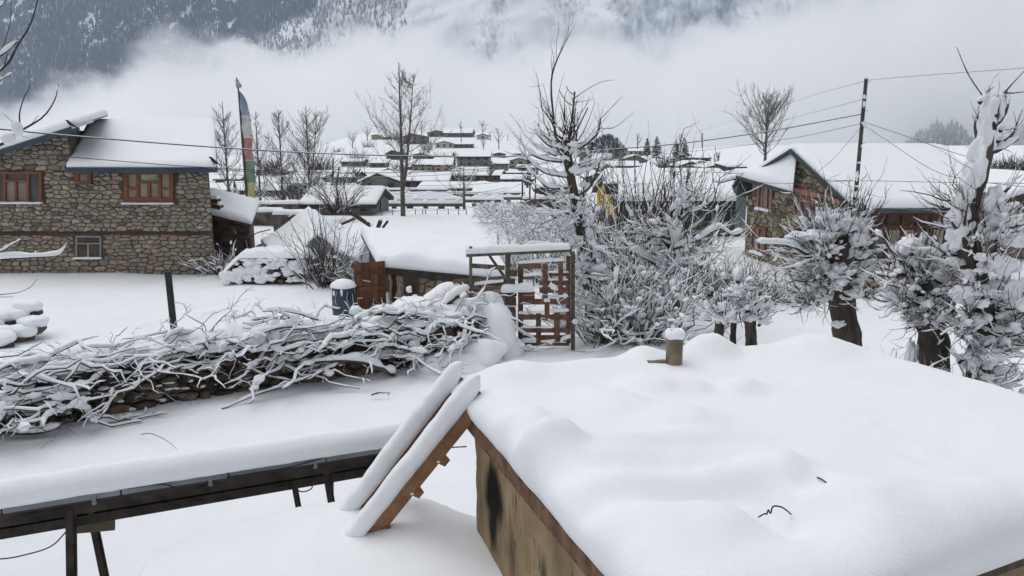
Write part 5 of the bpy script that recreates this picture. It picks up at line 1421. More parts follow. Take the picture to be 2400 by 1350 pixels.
# ------------------------------------------------------------------ lattice gate
def gate():
    Y = 17.1
    G = lambda px, py: at(px, py, Y)
    F_ = empty('gate_frame', 'weathered timber gate frame with a snow covered top rail and side boards', 'gate frame')
    H = empty('lattice_gate', 'brown wooden lattice gate of crossed boards with snow on its rails', 'gate')
    r = np.random.default_rng(9)
    wood = mat('gate_boards', (.085, .045, .030), (.17, .095, .065), scale=4, rough=.8, stretch=(2, 2, 2), bump=.4, bscale=14, rnd=.3)
    grey = mat('greyed_timber', (.075, .058, .046), (.15, .12, .095), scale=4, rough=.9, stretch=(2, 2, 2), bump=.5, bscale=12, rnd=.3)
    def board(par, x0, y0, x1, y1, dy, th=.03, m=wood, nm='board'):
        mb = MB(); pa, pb, pc, pd = [G(*q) + V3(0, dy, 0) for q in ((x0, y1), (x1, y1), (x1, y0), (x0, y0))]
        prism(mb, [pa, pb, pc, pd], V3(0, -th, 0), r.random()); return mb.build(nm, m, par)
    def slope(par, xa, ya, xb, yb, h, dy, th=.04, m=grey, nm='board'):
        mb = MB(); beam(mb, G(xa, ya) + V3(0, dy, 0), G(xb, yb) + V3(0, dy, 0), th, h, col=r.random()); return mb.build(nm, m, par)
    def cap(k, xa, ya, xb, yb, th, dy=0.0, wd=.12, seed=0):
        th = th * (.55 if k else .8); wd = wd * (.7 if k else 1)
        A, B = G(xa, ya) + V3(0, dy, 0), G(xb, yb) + V3(0, dy, 0)
        mb = MB(); snow_sheet(mb, [A + V3(0, -wd / 2, 0), B + V3(0, -wd / 2, 0), B + V3(0, wd / 2, 0), A + V3(0, wd / 2, 0)], th, 20, 4, edge=min(.07, wd * .45), over=.015, lump=th * .45, lscale=3.0, seed=seed); mb.build('snow_cap', SNOW, (F_, H)[k], True)
    # frame
    board(F_, 1100, 577, 1107, 760, 0, .09, grey, 'post'); board(F_, 1338, 590, 1347, 818, .02, .10, grey, 'post'); board(F_, 1184, 598, 1196, 800, .06, .10, grey, 'post')
    slope(F_, 1093, 598, 1340, 586, .07, -.03, .09, nm='top_rail'); slope(F_, 1147, 600, 1184, 652, .06, .05); slope(F_, 1107, 622, 1183, 627, .10, -.04)
    slope(F_, 1062, 660, 1184, 650, .08, -.02); slope(F_, 1110, 681, 1182, 671, .075, -.04); slope(F_, 1172, 689, 1211, 687, .12, -.06)
    board(F_, 1188, 696, 1210, 720, -.02, .03, grey); board(F_, 1189, 724, 1209, 778, -.025, .03, grey); board(F_, 1190, 632, 1212, 645, -.05, .12, grey)
    cap(0, 1096, 594, 1335, 583, .20, -.03, .14, 3); cap(0, 1090, 590, 1102, 590, .16, -.03, .15, 4); cap(0, 1112, 668, 1180, 660, .12, .0, .10, 5); cap(0, 1192, 645, 1212, 645, .14, -.05, .16, 6); cap(0, 1175, 683, 1250, 681, .26, -.08, .18, 7); cap(0, 1186, 717, 1210, 717, .04, -.06, .10, 8); cap(0, 1196, 762, 1209, 762, .08, -.06, .1, 9)
    c0 = G(1235, 575); 
    # snow-loaded twig bundle on the top rail
    for k in range(5):
        x = 1225 + 9 * k
        q = curve_pts([G(x, 582), G(x + 8, 572 - 2 * k % 5), G(x + 24, 566 + k), G(x + 40, 574 + k)], 10); mb = MB(); tubes(mb, q[None], np.full((1, 10), .035) * np.linspace(.6, 1, 10), 7); mb.build('snow_twig', SNOW, F_, True)
    # gate leaf: uprights
    for (x0, y0, x1, y1, d) in [(1214, 622, 1226, 808, 0), (1271, 617, 1284, 700, -.035), (1308, 612, 1319, 714, -.036), (1276, 707, 1288, 750, -.034), (1256, 733, 1268, 803, -.035), (1298, 728, 1312, 800, -.037), (1327, 600, 1337, 804, 0)]:
        board(H, x0, y0, x1, y1, d)
    for (x0, y0, x1, y1, d) in [(1215, 617, 1269, 629, -.033), (1284, 640, 1330, 647, -.002), (1264, 658, 1330, 668, -.003), (1264, 673, 1330, 686, -.004), (1225, 700, 1332, 713, -.005), (1215, 736, 1334, 748, -.032), (1220, 769, 1334, 779, -.003), (1225, 785, 1334, 797, -.004), (1224, 802, 1334, 809, -.034), (1226, 645, 1252, 654, -.030)]:
        board(H, x0, y0, x1, y1, d)
    for k in range(3): board(H, 1214, 681 + 9.5 * k, 1253, 689.5 + 9.5 * k, -.068)
    cap(1, 1216, 617, 1322, 610, .13, -.04, .10, 11); cap(1, 1286, 656, 1330, 656, .07, -.02, .08, 12); cap(1, 1286, 638, 1332, 638, .06, -.02, .08, 13); cap(1, 1227, 647, 1268, 644, .14, -.04, .09, 18); cap(1, 1216, 734, 1274, 732, .12, -.05, .10, 14); cap(1, 1288, 731, 1332, 728, .16, -.05, .10, 15); cap(1, 1284, 698, 1330, 694, .12, -.04, .10, 16); cap(1, 1220, 768, 1297, 766, .07, -.03, .09, 17); cap(1, 1222, 801, 1256, 799, .16, -.05, .1, 19); cap(1, 1268, 800, 1300, 797, .07, -.05, .1, 20); cap(1, 1275, 706, 1288, 706, .14, -.05, .1, 21); cap(1, 1314, 798, 1336, 790, .14, -.05, .1, 22)
gate()
# ------------------------------------------------------------------ bare trees and shrubs under snow
BARK = mat('grey_brown_bark', (.045, .036, .030), (.11, .09, .075), scale=7, rough=.95, stretch=(1, 1, .35), bump=.8, bscale=16, bdist=.06)
BARK_DARK = mat('dark_mossy_bark', (.045, .038, .033), (.115, .092, .074), scale=6, rough=.95, stretch=(1, 1, .4), bump=.9, bscale=14, bdist=.08)
BARK_PALE = mat('pale_poplar_bark', (.085, .075, .066), (.15, .135, .12), scale=2, rough=.95)
TWIG_PALE = mat('pale_twig', (.085, .074, .066), (.15, .135, .122), scale=3, rough=.9)
def unit(a): return a / np.maximum(np.linalg.norm(a, axis=-1, keepdims=True), 1e-9)
def shoots(B, D, L, n=7, bend=(0, 0, .25), wob=.05, r=None):
    """m curved shoots from B along D with length L, bending towards `bend`"""
    r = r or rng
    B = np.asarray(B, float); D = unit(np.asarray(D, float)); L = np.asarray(L, float); m = len(B)
    t = np.linspace(0, 1, n)[None, :, None]
    bend = np.broadcast_to(np.asarray(bend, float), (m, 3))
    P = B[:, None] + D[:, None] * L[:, None, None] * t + bend[:, None] * L[:, None, None] * t ** 2
    w = np.cumsum(r.normal(0, 1, (m, n, 3)), 1) * wob * L[:, None, None] / n
    w -= w[:, :1]
    return P + w
def snow_on(mb, P, Rr, s, k=5, keep=.75, r=None, lo=.25, taper=.55, squash=.85, minflat=.25, sag=.55):
    """broken ridge of snow lying along each path; thin where the shoot is steep"""
    r = r or rng
    m, n, _ = P.shape
    T = unit(np.gradient(P, axis=1))
    flat = np.sqrt(np.clip(1 - T[..., 2] ** 2, 0, 1))
    f = np.clip((flat - minflat) / (1 - minflat), 0, 1) ** .8
    pat = r.random((m, n)); pat = np.clip((pat * .5 + .25 * (np.roll(pat, 1, 1) + np.roll(pat, -1, 1))) * 1.35 + .12, lo * .4, 1.15)
    s = np.broadcast_to(np.asarray(s, float).reshape(-1, 1), (m, 1))
    rad = s * f * pat * np.linspace(1, taper, n)[None] + .0005
    rad[:, 0] *= .6; rad[:, -1] *= .45
    on = r.random(m) < keep
    Q = P.copy(); Q[..., 2] += Rr * .5 + rad * sag
    tubes(mb, Q[on], rad[on], k, squash=squash)
    return mb
def clumps(mb, P, size, count, r, lo=.1, hi=.75, sub=1, el=1.9):
    """snow clumps lodged among shoots, stretched along them"""
    m, n, _ = P.shape
    i = r.integers(0, m, count); t = r.uniform(lo, hi, count) * (n - 1)
    j = np.minimum(t.astype(int), n - 2); f = (t - j)[:, None]
    C = P[i, j] * (1 - f) + P[i, j + 1] * f
    D = P[i, j + 1] - P[i, j]; D[:, 2] *= .35; D = unit(D + r.normal(0, .004, D.shape))
    S = unit(np.cross(np.array([0, 0, 1.0])[None], D) + 1e-6); U = np.cross(D, S)
    ax = np.stack([D, S, U], 1)
    sz = size * r.uniform(.45, 1.25, count)
    C[:, 2] += sz * .35
    blobs(mb, C, np.stack([sz * r.uniform(1.0, el, count), sz * r.uniform(.55, 1.0, count), sz * r.uniform(.5, .8, count)], 1), ax, sub=sub, rough=.30 if sub < 2 else .5, freq=1.4 if sub < 2 else 2.0)
    return mb
def cone_dirs(m, axis, spread, r):
    v = unit(r.normal(0, 1, (m, 3)))
    return unit(np.asarray(axis, float)[None] + v * spread)
def build_plant(name, label, cat, parts, group=None):
    H = empty(name, label, cat, group)
    for nm, mb, m in parts:
        if mb.V:
            o = mb.build(nm, m, H, True)
            if nm in ('twigs', 'branches', 'snow'): o['kind'] = 'stuff'
    return H
def pollard(label, trunk, radii, heads, seed, name='pollard_willow', bark=BARK_DARK, limbs=(), cat='tree', trunk_snow=(), tw=.012, hs=1.0):
    """trunk: world points; heads: (point, axis, spread, n, lmin, lmax, bend, snow, clump size, clump count)"""
    r = np.random.default_rng(seed)
    tr, br, tg, sn = MB(), MB(), MB(), MB()
    def knotted(pts, rad, n=26):
        q = curve_pts(pts, n); rr = np.interp(np.linspace(0, 1, n), np.linspace(0, 1, len(rad)), rad)
        V0 = tr.n
        tubes(tr, q[None], rr[None], 14)
        V = tr.V[-1]; c = np.repeat(q, 14, 0); d = V - c
        tr.V[-1] = c + d * (1 + .34 * fbm(V, 2.8 / max(rad[0], .08) * .25, 3, seed) + .10 * fbm(V, 9.0, 2, seed + 1))[:, None]
        return q, rr
    knotted(trunk, [v * .86 for v in radii])
    for (pts, rad, s) in limbs:
        q, rr = knotted(pts, [v * .74 for v in rad], 18)
        kk = 9 if rad[0] >= .03 else 0; jj = r.integers(5, 18, kk); Dl = unit(unit(q[jj] - q[jj - 1]) * .8 + r.normal(0, .6, (kk, 3)) + np.array([0, 0, .25]))
        Ll = np.linalg.norm(q[-1] - q[0]) * r.uniform(.15, .45, kk); Pl = shoots(q[jj], Dl, Ll, 6, (0, 0, .2), .2, r); Rl = np.full((kk, 1), tw * .7) * np.linspace(1, .4, 6)[None]
        tubes(tg, Pl, Rl, 4)
        if s: snow_on(sn, Pl, Rl, np.full(kk, s * .3), 5, .8, r)
        if s: snow_on(sn, q[None], rr[None], [s], 9, 1.0, r, lo=.9, taper=.8)
    for (c, R_) in trunk_snow:
        blobs(sn, [c], [np.asarray(R_) * np.array([.85, .9, 1.0])], sub=3, rough=.6, freq=2.2)
    for (c, axis, spread, m, l0, l1, bend, s, cs, cn) in heads:
        if cn:                                   # old arms first, young shoots spray from them
            ma = max(4, m // 4)
            Ba = np.asarray(c)[None] + r.normal(0, 1, (ma, 3)) * np.array([.13, .13, .16]) * hs
            Da = cone_dirs(ma, axis, spread, r)
            La = (l0 + (l1 - l0) * r.random(ma)) * r.uniform(.3, .55, ma)
            Pa = shoots(Ba, Da, La, 6, (0, 0, .15), .22, r)
            Ra = tw * 2.6 * (.6 + .6 * r.random(ma))[:, None] * np.linspace(1.3, .6, 6)[None]
            tubes(br, Pa, Ra, 6); snow_on(sn, Pa, Ra, s * 1.35 * r.uniform(.6, 1.3, ma), 7, .9, r, lo=.6, taper=.9)
            i = r.integers(0, ma, m); j = r.integers(2, 6, m)
            B = Pa[i, j]; D = unit(unit(Pa[i, j] - Pa[i, j - 1]) + r.normal(0, .42, (m, 3)) + np.array([0, 0, .12]))
        else:
            B = np.asarray(c)[None] + r.normal(0, .10 * hs, (m, 3)); D = cone_dirs(m, axis, spread, r)
        L = (l0 + (l1 - l0) * r.random(m) ** 1.6) * (.72 if cn else 1)
        P = shoots(B, D, L, 6, bend, .20, r)
        R0 = tw * (.5 + .8 * r.random(m))[:, None] * np.linspace(1.35, .35, 6)[None]
        tubes(br, P, R0, 4)
        snow_on(sn, P, R0, s * .85 * r.uniform(.35, 1.4, m), 5, .66, r, taper=.35)
        k = m * 3; i = r.integers(0, m, k); j = r.integers(1, 6, k)
        D2 = unit(unit(P[i, j] - P[i, j - 1]) + r.normal(0, .55, (k, 3)) + np.array([0, 0, .1]))
        P2 = shoots(P[i, j], D2, L[i] * r.uniform(.2, .5, k), 4, (0, 0, .1), .18, r)
        R2 = tw * .5 * np.linspace(1, .35, 4)[None] * np.ones((k, 1))
        tubes(tg, P2, R2, 3)
        snow_on(sn, P2, R2, s * .46 * r.uniform(.3, 1.2, k), 4, .25, r)
        if cn:
            clumps(sn, Pa, cs * .80, int(cn * .34), r, .35, 1.0, 2, 1.7); clumps(sn, P, cs * .55, int(cn * .9), r, .0, .5, 1, 1.8)
    return build_plant(name, label, cat, [('trunk', tr, bark), ('branches', br, TWIG), ('twigs', tg, TWIG), ('snow', sn, SNOW)])

U3 = V3(0, 0, 1)
# --- tall pollard behind the gate, with long whips
def A(px, py, y): return at(px, py, y)
Y0 = 18.3
pollard('tall bare tree beside the lattice gate with long whip shoots rising above the village',
        [A(1392, 830, Y0), A(1380, 700, Y0), A(1362, 560, Y0), A(1345, 450, Y0), A(1330, 370, Y0), A(1328, 325, Y0)], [.17, .15, .13, .125, .12, .10],
        [(A(1325, 350, Y0), (-.7, 0, .6), .5, 12, .5, 1.2, (0, 0, .45), .035, .08, 8), (A(1338, 350, Y0), (.7, 0, .6), .5, 12, .5, 1.2, (0, 0, .5), .035, .08, 8),
         (A(1330, 335, Y0), (0, -.1, 1), .42, 9, .5, 1.2, (0, 0, .0), .006, 0, 0),
         (A(1325, 380, Y0), (-.9, -.2, .45), .5, 18, .5, 1.2, (0, 0, .35), .05, .10, 30), (A(1345, 400, Y0), (.8, -.2, .3), .5, 14, .4, .9, (0, 0, .35), .05, .09, 20),
         (A(1350, 470, Y0), (-.7, -.4, .2), .8, 34, .5, 1.3, (0, 0, .15), .045, .10, 60), (A(1360, 540, Y0), (-.3, -.6, .1), .9, 50, .5, 1.5, (0, 0, .05), .05, .11, 90), (A(1375, 620, Y0), (-.1, -.6, 0), .9, 60, .5, 1.3, (0, 0, -.1), .05, .11, 110)],
        11, 'bare_tree', BARK,
        limbs=[([A(1330, 340, Y0), A(1306, 330, Y0), A(1298, 280, Y0), A(1292, 190, Y0), A(1310, 130, Y0), A(1345, 62, Y0)], [.035, .04, .032, .028, .02, .006], 0),
               ([A(1332, 340, Y0), A(1340, 285, Y0), A(1347, 215, Y0)], [.04, .034, .026], 0),
               ([A(1347, 230, Y0), A(1375, 210, Y0), A(1410, 192, Y0), A(1442, 187, Y0)], [.016, .012, .009, .004], 0), ([A(1346, 240, Y0), A(1365, 238, Y0), A(1392, 232, Y0)], [.012, .008, .004], 0),
               ([A(1341, 247, Y0), A(1325, 235, Y0), A(1310, 211, Y0)], [.016, .014, .010], 0), ([A(1345, 222, Y0), A(1335, 215, Y0), A(1326, 201, Y0)], [.012, .012, .008], 0),
               ([A(1338, 330, Y0), A(1357, 295, Y0), A(1378, 252, Y0)], [.026, .022, .016], 0), ([A(1325, 330, Y0), A(1323, 290, Y0), A(1323, 252, Y0)], [.026, .024, .016], 0),
               ([A(1338, 352, Y0), A(1370, 340, Y0), A(1400, 312, Y0), A(1408, 278, Y0)], [.05, .045, .035, .02], .075), ([A(1405, 282, Y0), A(1440, 245, Y0), A(1463, 222, Y0)], [.012, .009, .004], 0), ([A(1403, 300, Y0), A(1440, 298, Y0), A(1490, 260, Y0)], [.012, .009, .004], 0),
               ([A(1322, 350, Y0), A(1290, 342, Y0), A(1265, 320, Y0), A(1252, 302, Y0)], [.05, .045, .035, .018], .08), ([A(1325, 345, Y0), A(1300, 335, Y0), A(1270, 312, Y0), A(1262, 290, Y0)], [.04, .036, .028, .014], .07),
               ([A(1318, 380, Y0), A(1270, 372, Y0), A(1235, 352, Y0), A(1215, 326, Y0)], [.045, .04, .03, .016], .085), ([A(1330, 415, Y0), A(1280, 405, Y0), A(1245, 380, Y0), A(1213, 345, Y0)], [.045, .04, .03, .014], .09),
               ([A(1338, 440, Y0), A(1290, 440, Y0), A(1262, 420, Y0), A(1235, 395, Y0)], [.05, .04, .03, .016], .09), ([A(1350, 460, Y0), A(1380, 440, Y0), A(1400, 400, Y0), A(1405, 380, Y0)], [.05, .04, .03, .02], .07)],
        trunk_snow=[(A(1320, 347, Y0 - .05), (.15, .10, .09)), (A(1343, 352, Y0 - .05), (.16, .10, .08)), (A(1348, 400, Y0 - .1), (.12, .10, .12)), (A(1370, 432, Y0 - .1), (.12, .10, .06))], tw=.010)
# --- snow-plastered tree right of it
Y1 = 19.2
pollard('small crooked tree plastered with snow, its arm reaching towards the pink-windowed house',
        [A(1590, 830, Y1), A(1582, 720, Y1), A(1572, 640, Y1), A(1578, 560, Y1), A(1590, 500, Y1), A(1588, 450, Y1)], [.20, .17, .16, .13, .09, .06],
        [(A(1575, 560, Y1), (-.9, -.2, .45), .45, 36, .6, 1.7, (0, 0, .15), .06, .12, 40), (A(1590, 500, Y1), (.4, -.2, .9), .5, 30, .5, 1.2, (0, 0, .2), .055, .12, 40), (A(1572, 620, Y1), (-.6, -.6, .2), .8, 46, .5, 1.3, (0, 0, .05), .06, .12, 70),
         (A(1580, 600, Y1), (.8, -.3, .2), .6, 36, .5, 1.4, (0, 0, .05), .06, .12, 50)],
        12, 'bare_tree', BARK_DARK,
        limbs=[([A(1580, 560, Y1), A(1620, 568, Y1), A(1662, 545, Y1), A(1690, 535, Y1), A(1715, 550, Y1), A(1740, 542, Y1)], [.07, .06, .05, .04, .035, .02], .12), ([A(1575, 640, Y1), A(1530, 615, Y1), A(1490, 590, Y1), A(1450, 560, Y1)], [.08, .06, .045, .03], .13),
               ([A(1585, 520, Y1), A(1610, 500, Y1), A(1640, 490, Y1), A(1655, 475, Y1)], [.05, .045, .04, .02], .11), ([A(1585, 560, Y1), A(1550, 545, Y1), A(1510, 540, Y1), A(1490, 548, Y1)], [.05, .04, .03, .02], .10),
               ([A(1585, 480, Y1), A(1595, 450, Y1), A(1612, 420, Y1), A(1618, 402, Y1)], [.05, .04, .025, .012], .03), ([A(1580, 500, Y1), A(1560, 470, Y1), A(1558, 440, Y1)], [.045, .035, .02], .04)],
        trunk_snow=[(A(1575, 600, Y1 - .14), (.26, .16, .30)), (A(1583, 545, Y1 - .12), (.17, .12, .34)), (A(1560, 625, Y1 - .15), (.24, .15, .2)), (A(1572, 672, Y1 - .15), (.22, .14, .22)), (A(1588, 480, Y1 - .1), (.12, .1, .3)), (A(1560, 660, Y1 - .12), (.12, .12, .25))], tw=.013)
# --- pollard with the thick bare trunk
Y2 = 14.2
pollard('stout pollard willow with a bare dark trunk and a mop of snowy shoots',
        [A(1992, 900, Y2), A(1985, 800, Y2), A(1975, 720, Y2), A(1962, 650, Y2), A(1965, 600, Y2), A(1985, 560, Y2)], [.30, .27, .29, .30, .26, .12],
        [(A(1945, 590, Y2), (-.9, -.3, .25), .55, 70, .5, 1.35, (0, 0, .22), .05, .12, 70), (A(1950, 560, Y2), (-.4, -.4, .8), .6, 60, .4, 1.0, (0, 0, .2), .05, .13, 70), (A(1985, 560, Y2), (.5, -.3, .8), .6, 50, .4, 1.0, (0, 0, .2), .05, .12, 50),
         (A(1940, 640, Y2), (-.9, -.4, -.2), .5, 50, .4, 1.1, (0, 0, .25), .045, .11, 50), (A(1990, 620, Y2), (.9, -.3, .1), .5, 30, .3, .9, (0, 0, .2), .045, .10, 26), (A(1925, 690, Y2 - .1), (-.9, -.5, -.3), .5, 46, .4, 1.0, (0, 0, .2), .04, .10, 40), (A(1950, 640, Y2 - .22), (-.2, -1, .2), .7, 50, .3, .7, (0, 0, .1), .045, .11, 50), (A(1985, 680, Y2 - .15), (.7, -.6, -.2), .5, 26, .3, .8, (0, 0, .2), .04, .09, 16), (A(1980, 560, Y2), (.0, -.2, 1), .4, 18, .6, 1.3, (0, 0, 0), .012, 0, 0)],
        13, trunk_snow=[(A(2025, 620, Y2 - .1), (.22, .2, .26)), (A(2010, 650, Y2 - .1), (.16, .15, .2)), (A(1900, 552, Y2 - .3), (.42, .2, .10)), (A(1950, 515, Y2 - .2), (.3, .2, .14)), (A(1990, 520, Y2 - .2), (.26, .2, .14)), (A(1965, 670, Y2 - .34), (.12, .05, .08)), (A(2012, 560, Y2 - .2), (.2, .15, .15)), (A(1965, 760, Y2 - .28), (.14, .05, .06))],
        limbs=[([A(1950, 610, Y2), A(1900, 600, Y2 - .2), A(1850, 575, Y2 - .3), A(1770, 568, Y2 - .4)], [.06, .05, .035, .015], .09), ([A(1985, 560, Y2), A(2030, 590, Y2 - .1), A(2045, 640, Y2)], [.08, .06, .05], .1), ([A(1960, 650, Y2), A(1900, 690, Y2 - .2), A(1865, 735, Y2 - .3)], [.06, .04, .02], .06)], tw=.010)
# --- low pollard stump left of it
Y3 = 16.0
pollard('low twin-stemmed pollard bush heaped with snow left of the stout pollard',
        [A(1762, 850, Y3), A(1760, 790, Y3), A(1758, 740, Y3)], [.16, .14, .15],
        [(A(1755, 735, Y3), (.2, -.4, .7), .7, 60, .3, .8, (0, 0, .15), .055, .13, 70), (A(1690, 745, Y3), (-.3, -.4, .7), .7, 60, .3, .8, (0, 0, .15), .055, .13, 75), (A(1720, 700, Y3), (0, -.5, .6), .8, 50, .3, .75, (0, 0, .1), .055, .14, 60)],
        14, limbs=[([A(1685, 850, Y3), A(1685, 780, Y3), A(1690, 740, Y3)], [.14, .13, .13], 0), ([A(1720, 850, Y3 + .2), A(1718, 780, Y3 + .2), A(1722, 730, Y3 + .2)], [.10, .09, .09], 0)], tw=.010)
# --- pollard left of the tall leaning one
Y4 = 12.6
pollard('short pollard willow with broad stump left of the tall leaning pollard',
        [A(2195, 910, Y4), A(2190, 820, Y4), A(2182, 760, Y4), A(2160, 690, Y4), A(2150, 640, Y4)], [.27, .25, .24, .22, .16],
        [(A(2150, 680, Y4), (-.7, -.4, .2), .7, 80, .35, 1.0, (0, 0, .2), .04, .10, 70), (A(2150, 630, Y4), (-.2, -.4, .8), .6, 50, .3, .8, (0, 0, .2), .045, .11, 50), (A(2185, 660, Y4), (.5, -.4, .6), .6, 40, .3, .9, (0, 0, .2), .045, .11, 40), (A(2170, 740, Y4 - .1), (-.8, -.6, 0), .5, 60, .4, 1.1, (0, 0, .1), .03, .09, 30), (A(2170, 700, Y4 - .2), (-.1, -1, .1), .7, 60, .3, .8, (0, 0, .1), .04, .1, 50), (A(2200, 740, Y4 - .1), (.6, -.8, .1), .6, 40, .3, .8, (0, 0, .1), .04, .1, 40)],
        15, limbs=[([A(2155, 650, Y4), A(2140, 600, Y4), A(2128, 560, Y4)], [.07, .055, .03], .06), ([A(2165, 680, Y4), A(2170, 620, Y4), A(2172, 575, Y4)], [.05, .04, .03], .02), ([A(2150, 640, Y4), A(2100, 600, Y4 - .1), A(2070, 560, Y4 - .2), A(2050, 545, Y4 - .2)], [.05, .04, .025, .012], .07)],
        trunk_snow=[(A(2130, 575, Y4 - .1), (.2, .14, .14)), (A(2165, 600, Y4 - .1), (.15, .12, .10)), (A(2135, 840, Y4 - .1), (.10, .1, .3))], tw=.008)
# --- tall leaning pollard at the right edge
Y5 = 12.0
pollard('tall leaning pollard at the right with its top sheathed in snow',
        [A(2300, 940, Y5), A(2300, 860, Y5), A(2305, 760, Y5), A(2285, 640, Y5), A(2262, 540, Y5), A(2270, 470, Y5), A(2295, 400, Y5), A(2312, 330, Y5), A(2328, 270, Y5), A(2342, 225, Y5)], [.26, .25, .24, .20, .19, .17, .15, .13, .10, .04],
        [(A(2290, 620, Y5), (-.7, -.5, .5), .6, 60, .4, 1.2, (0, 0, .2), .045, .12, 60), (A(2320, 560, Y5), (.6, -.5, .6), .6, 50, .4, 1.1, (0, 0, .2), .045, .13, 50), (A(2305, 700, Y5), (-.6, -.6, .1), .7, 60, .4, 1.1, (0, 0, .15), .045, .12, 60), (A(2320, 720, Y5), (.7, -.5, .1), .7, 50, .4, 1.1, (0, 0, .15), .045, .13, 60),
         (A(2270, 500, Y5), (-.8, -.3, .2), .5, 30, .5, 1.3, (0, 0, .15), .012, 0, 0), (A(2330, 290, Y5), (.2, -.3, .8), .8, 12, .2, .45, (0, 0, .2), .03, .08, 8), (A(2310, 800, Y5 - .15), (0, -.8, 0), .8, 60, .3, .9, (0, 0, .1), .05, .12, 80), (A(2300, 860, Y5 - .15), (.2, -.9, 0), .9, 60, .3, .9, (0, 0, .05), .05, .12, 80), (A(2350, 780, Y5), (.7, -.6, .2), .6, 50, .3, 1.0, (0, 0, .1), .05, .12, 60), (A(2270, 760, Y5 - .1), (-.6, -.8, .1), .6, 50, .3, .9, (0, 0, .1), .045, .11, 60)],
        16, limbs=[([A(2330, 270, Y5), A(2310, 235, Y5), A(2270, 175, Y5), A(2242, 110, Y5)], [.02, .016, .012, .005], 0), ([A(2340, 235, Y5), A(2365, 205, Y5), A(2402, 165, Y5)], [.018, .014, .008], 0), ([A(2350, 218, Y5), A(2375, 218, Y5), A(2410, 214, Y5)], [.014, .012, .008], 0),
                   ([A(2322, 300, Y5), A(2350, 275, Y5), A(2362, 245, Y5)], [.05, .04, .03], .07), ([A(2312, 330, Y5), A(2350, 330, Y5), A(2375, 310, Y5), A(2385, 285, Y5)], [.05, .04, .03, .012], .06), ([A(2305, 360, Y5), A(2345, 350, Y5), A(2385, 325, Y5)], [.05, .045, .035], .09),
                   ([A(2300, 350, Y5), A(2285, 300, Y5), A(2292, 270, Y5)], [.04, .03, .015], .05), ([A(2290, 380, Y5), A(2275, 345, Y5)], [.03, .015], .05), ([A(2310, 720, Y5 - .1), A(2290, 650, Y5 - .15), A(2270, 580, Y5 - .2), A(2230, 520, Y5 - .25)], [.09, .075, .06, .03], .06), ([A(2292, 650, Y5 - .15), A(2330, 590, Y5 - .2), A(2350, 560, Y5 - .2)], [.06, .045, .02], .07),
                   ([A(2270, 590, Y5 - .2), A(2260, 540, Y5 - .22), A(2268, 480, Y5 - .25)], [.04, .03, .015], .0), ([A(2330, 480, Y5), A(2355, 450, Y5), A(2385, 415, Y5)], [.05, .04, .02], .08), ([A(2310, 560, Y5), A(2360, 500, Y5 + .1), A(2395, 490, Y5 + .1)], [.06, .05, .03], .1)],
        trunk_snow=[(A(2322, 265, Y5 - .05), (.12, .1, .22)), (A(2310, 320, Y5 - .08), (.13, .1, .28)), (A(2290, 385, Y5 - .1), (.15, .12, .30)), (A(2268, 435, Y5 - .12), (.16, .12, .28)), (A(2248, 485, Y5 - .12), (.17, .13, .28)), (A(2240, 540, Y5 - .12), (.2, .14, .26)), (A(2345, 245, Y5 - .02), (.09, .08, .18)), (A(2350, 500, Y5 - .1), (.26, .16, .12)), (A(2375, 555, Y5 - .15), (.26, .18, .14)), (A(2330, 470, Y5 - .1), (.18, .13, .2)), (A(2270, 690, Y5 - .3), (.26, .16, .14)), (A(2345, 620, Y5 - .3), (.28, .16, .14)), (A(2370, 680, Y5 - .3), (.24, .16, .16))], tw=.009)

def thicket(name, label, pts, rad, h, n, snow, seed, up=.9, spread=.55, tw=.010, cl=.10, ncl=0, bend=(0, 0, .1), cat='shrub', group=None, twigs=3, lo=.45):
    """many-stemmed shrub: shoots from scattered ground points"""
    r = np.random.default_rng(seed)
    br, tg, sn = MB(), MB(), MB()
    pts = np.asarray(pts, float); i = r.integers(0, len(pts), n)
    B = pts[i] + np.concatenate([r.normal(0, rad, (n, 2)), np.zeros((n, 1))], 1)
    out = unit(np.concatenate([B[:, :2] - pts[i][:, :2], np.zeros((n, 1))], 1) + 1e-6)
    D = unit(out * spread * r.random((n, 1)) + np.array([0, 0, up]) + r.normal(0, .28, (n, 3)))
    L = h * r.uniform(lo, 1.1, n)
    P = shoots(B, D, L, 6, np.asarray(bend) + out * .35 * r.random((n, 1)) + r.normal(0, .12, (n, 3)), .34, r)
    R0 = tw * np.linspace(1.5, .5, 6)[None] * r.uniform(.6, 1.4, (n, 1))
    tubes(br, P, R0, 4)
    snow_on(sn, P, R0, snow * .9 * r.uniform(.4, 1.3, n), 5, .8, r, minflat=.12)
    k = n * twigs; i = r.integers(0, n, k); j = r.integers(1, 6, k)
    D2 = unit(unit(P[i, j] - P[i, j - 1]) * .7 + r.normal(0, .6, (k, 3)))
    P2 = shoots(P[i, j], D2, L[i] * r.uniform(.12, .35, k), 4, (0, 0, .08), .15, r)
    R2 = tw * .55 * np.linspace(1, .45, 4)[None] * np.ones((k, 1))
    tubes(tg, P2, R2, 3); snow_on(sn, P2, R2, snow * .7 * r.uniform(.3, 1.3, k), 4, .34, r, minflat=.12)
    if ncl: clumps(sn, P, cl * .72, int(ncl * .9), r, .2, .95, 1, 1.8)
    return build_plant(name, label, cat, [('branches', br, TWIG), ('twigs', tg, TWIG), ('snow', sn, SNOW)], group)
G0 = lambda px, py, dz=0.0: onz(px, py, dz)
thicket('snowy_shrub', 'dense shrub hung with snow between the lattice gate and the stove pipe', [G0(1400, 800), G0(1450, 795), G0(1500, 800), G0(1545, 800)], .28, 1.9, 260, .055, 21, ncl=420, cl=.11, bend=(0, -.1, -.12), twigs=4)
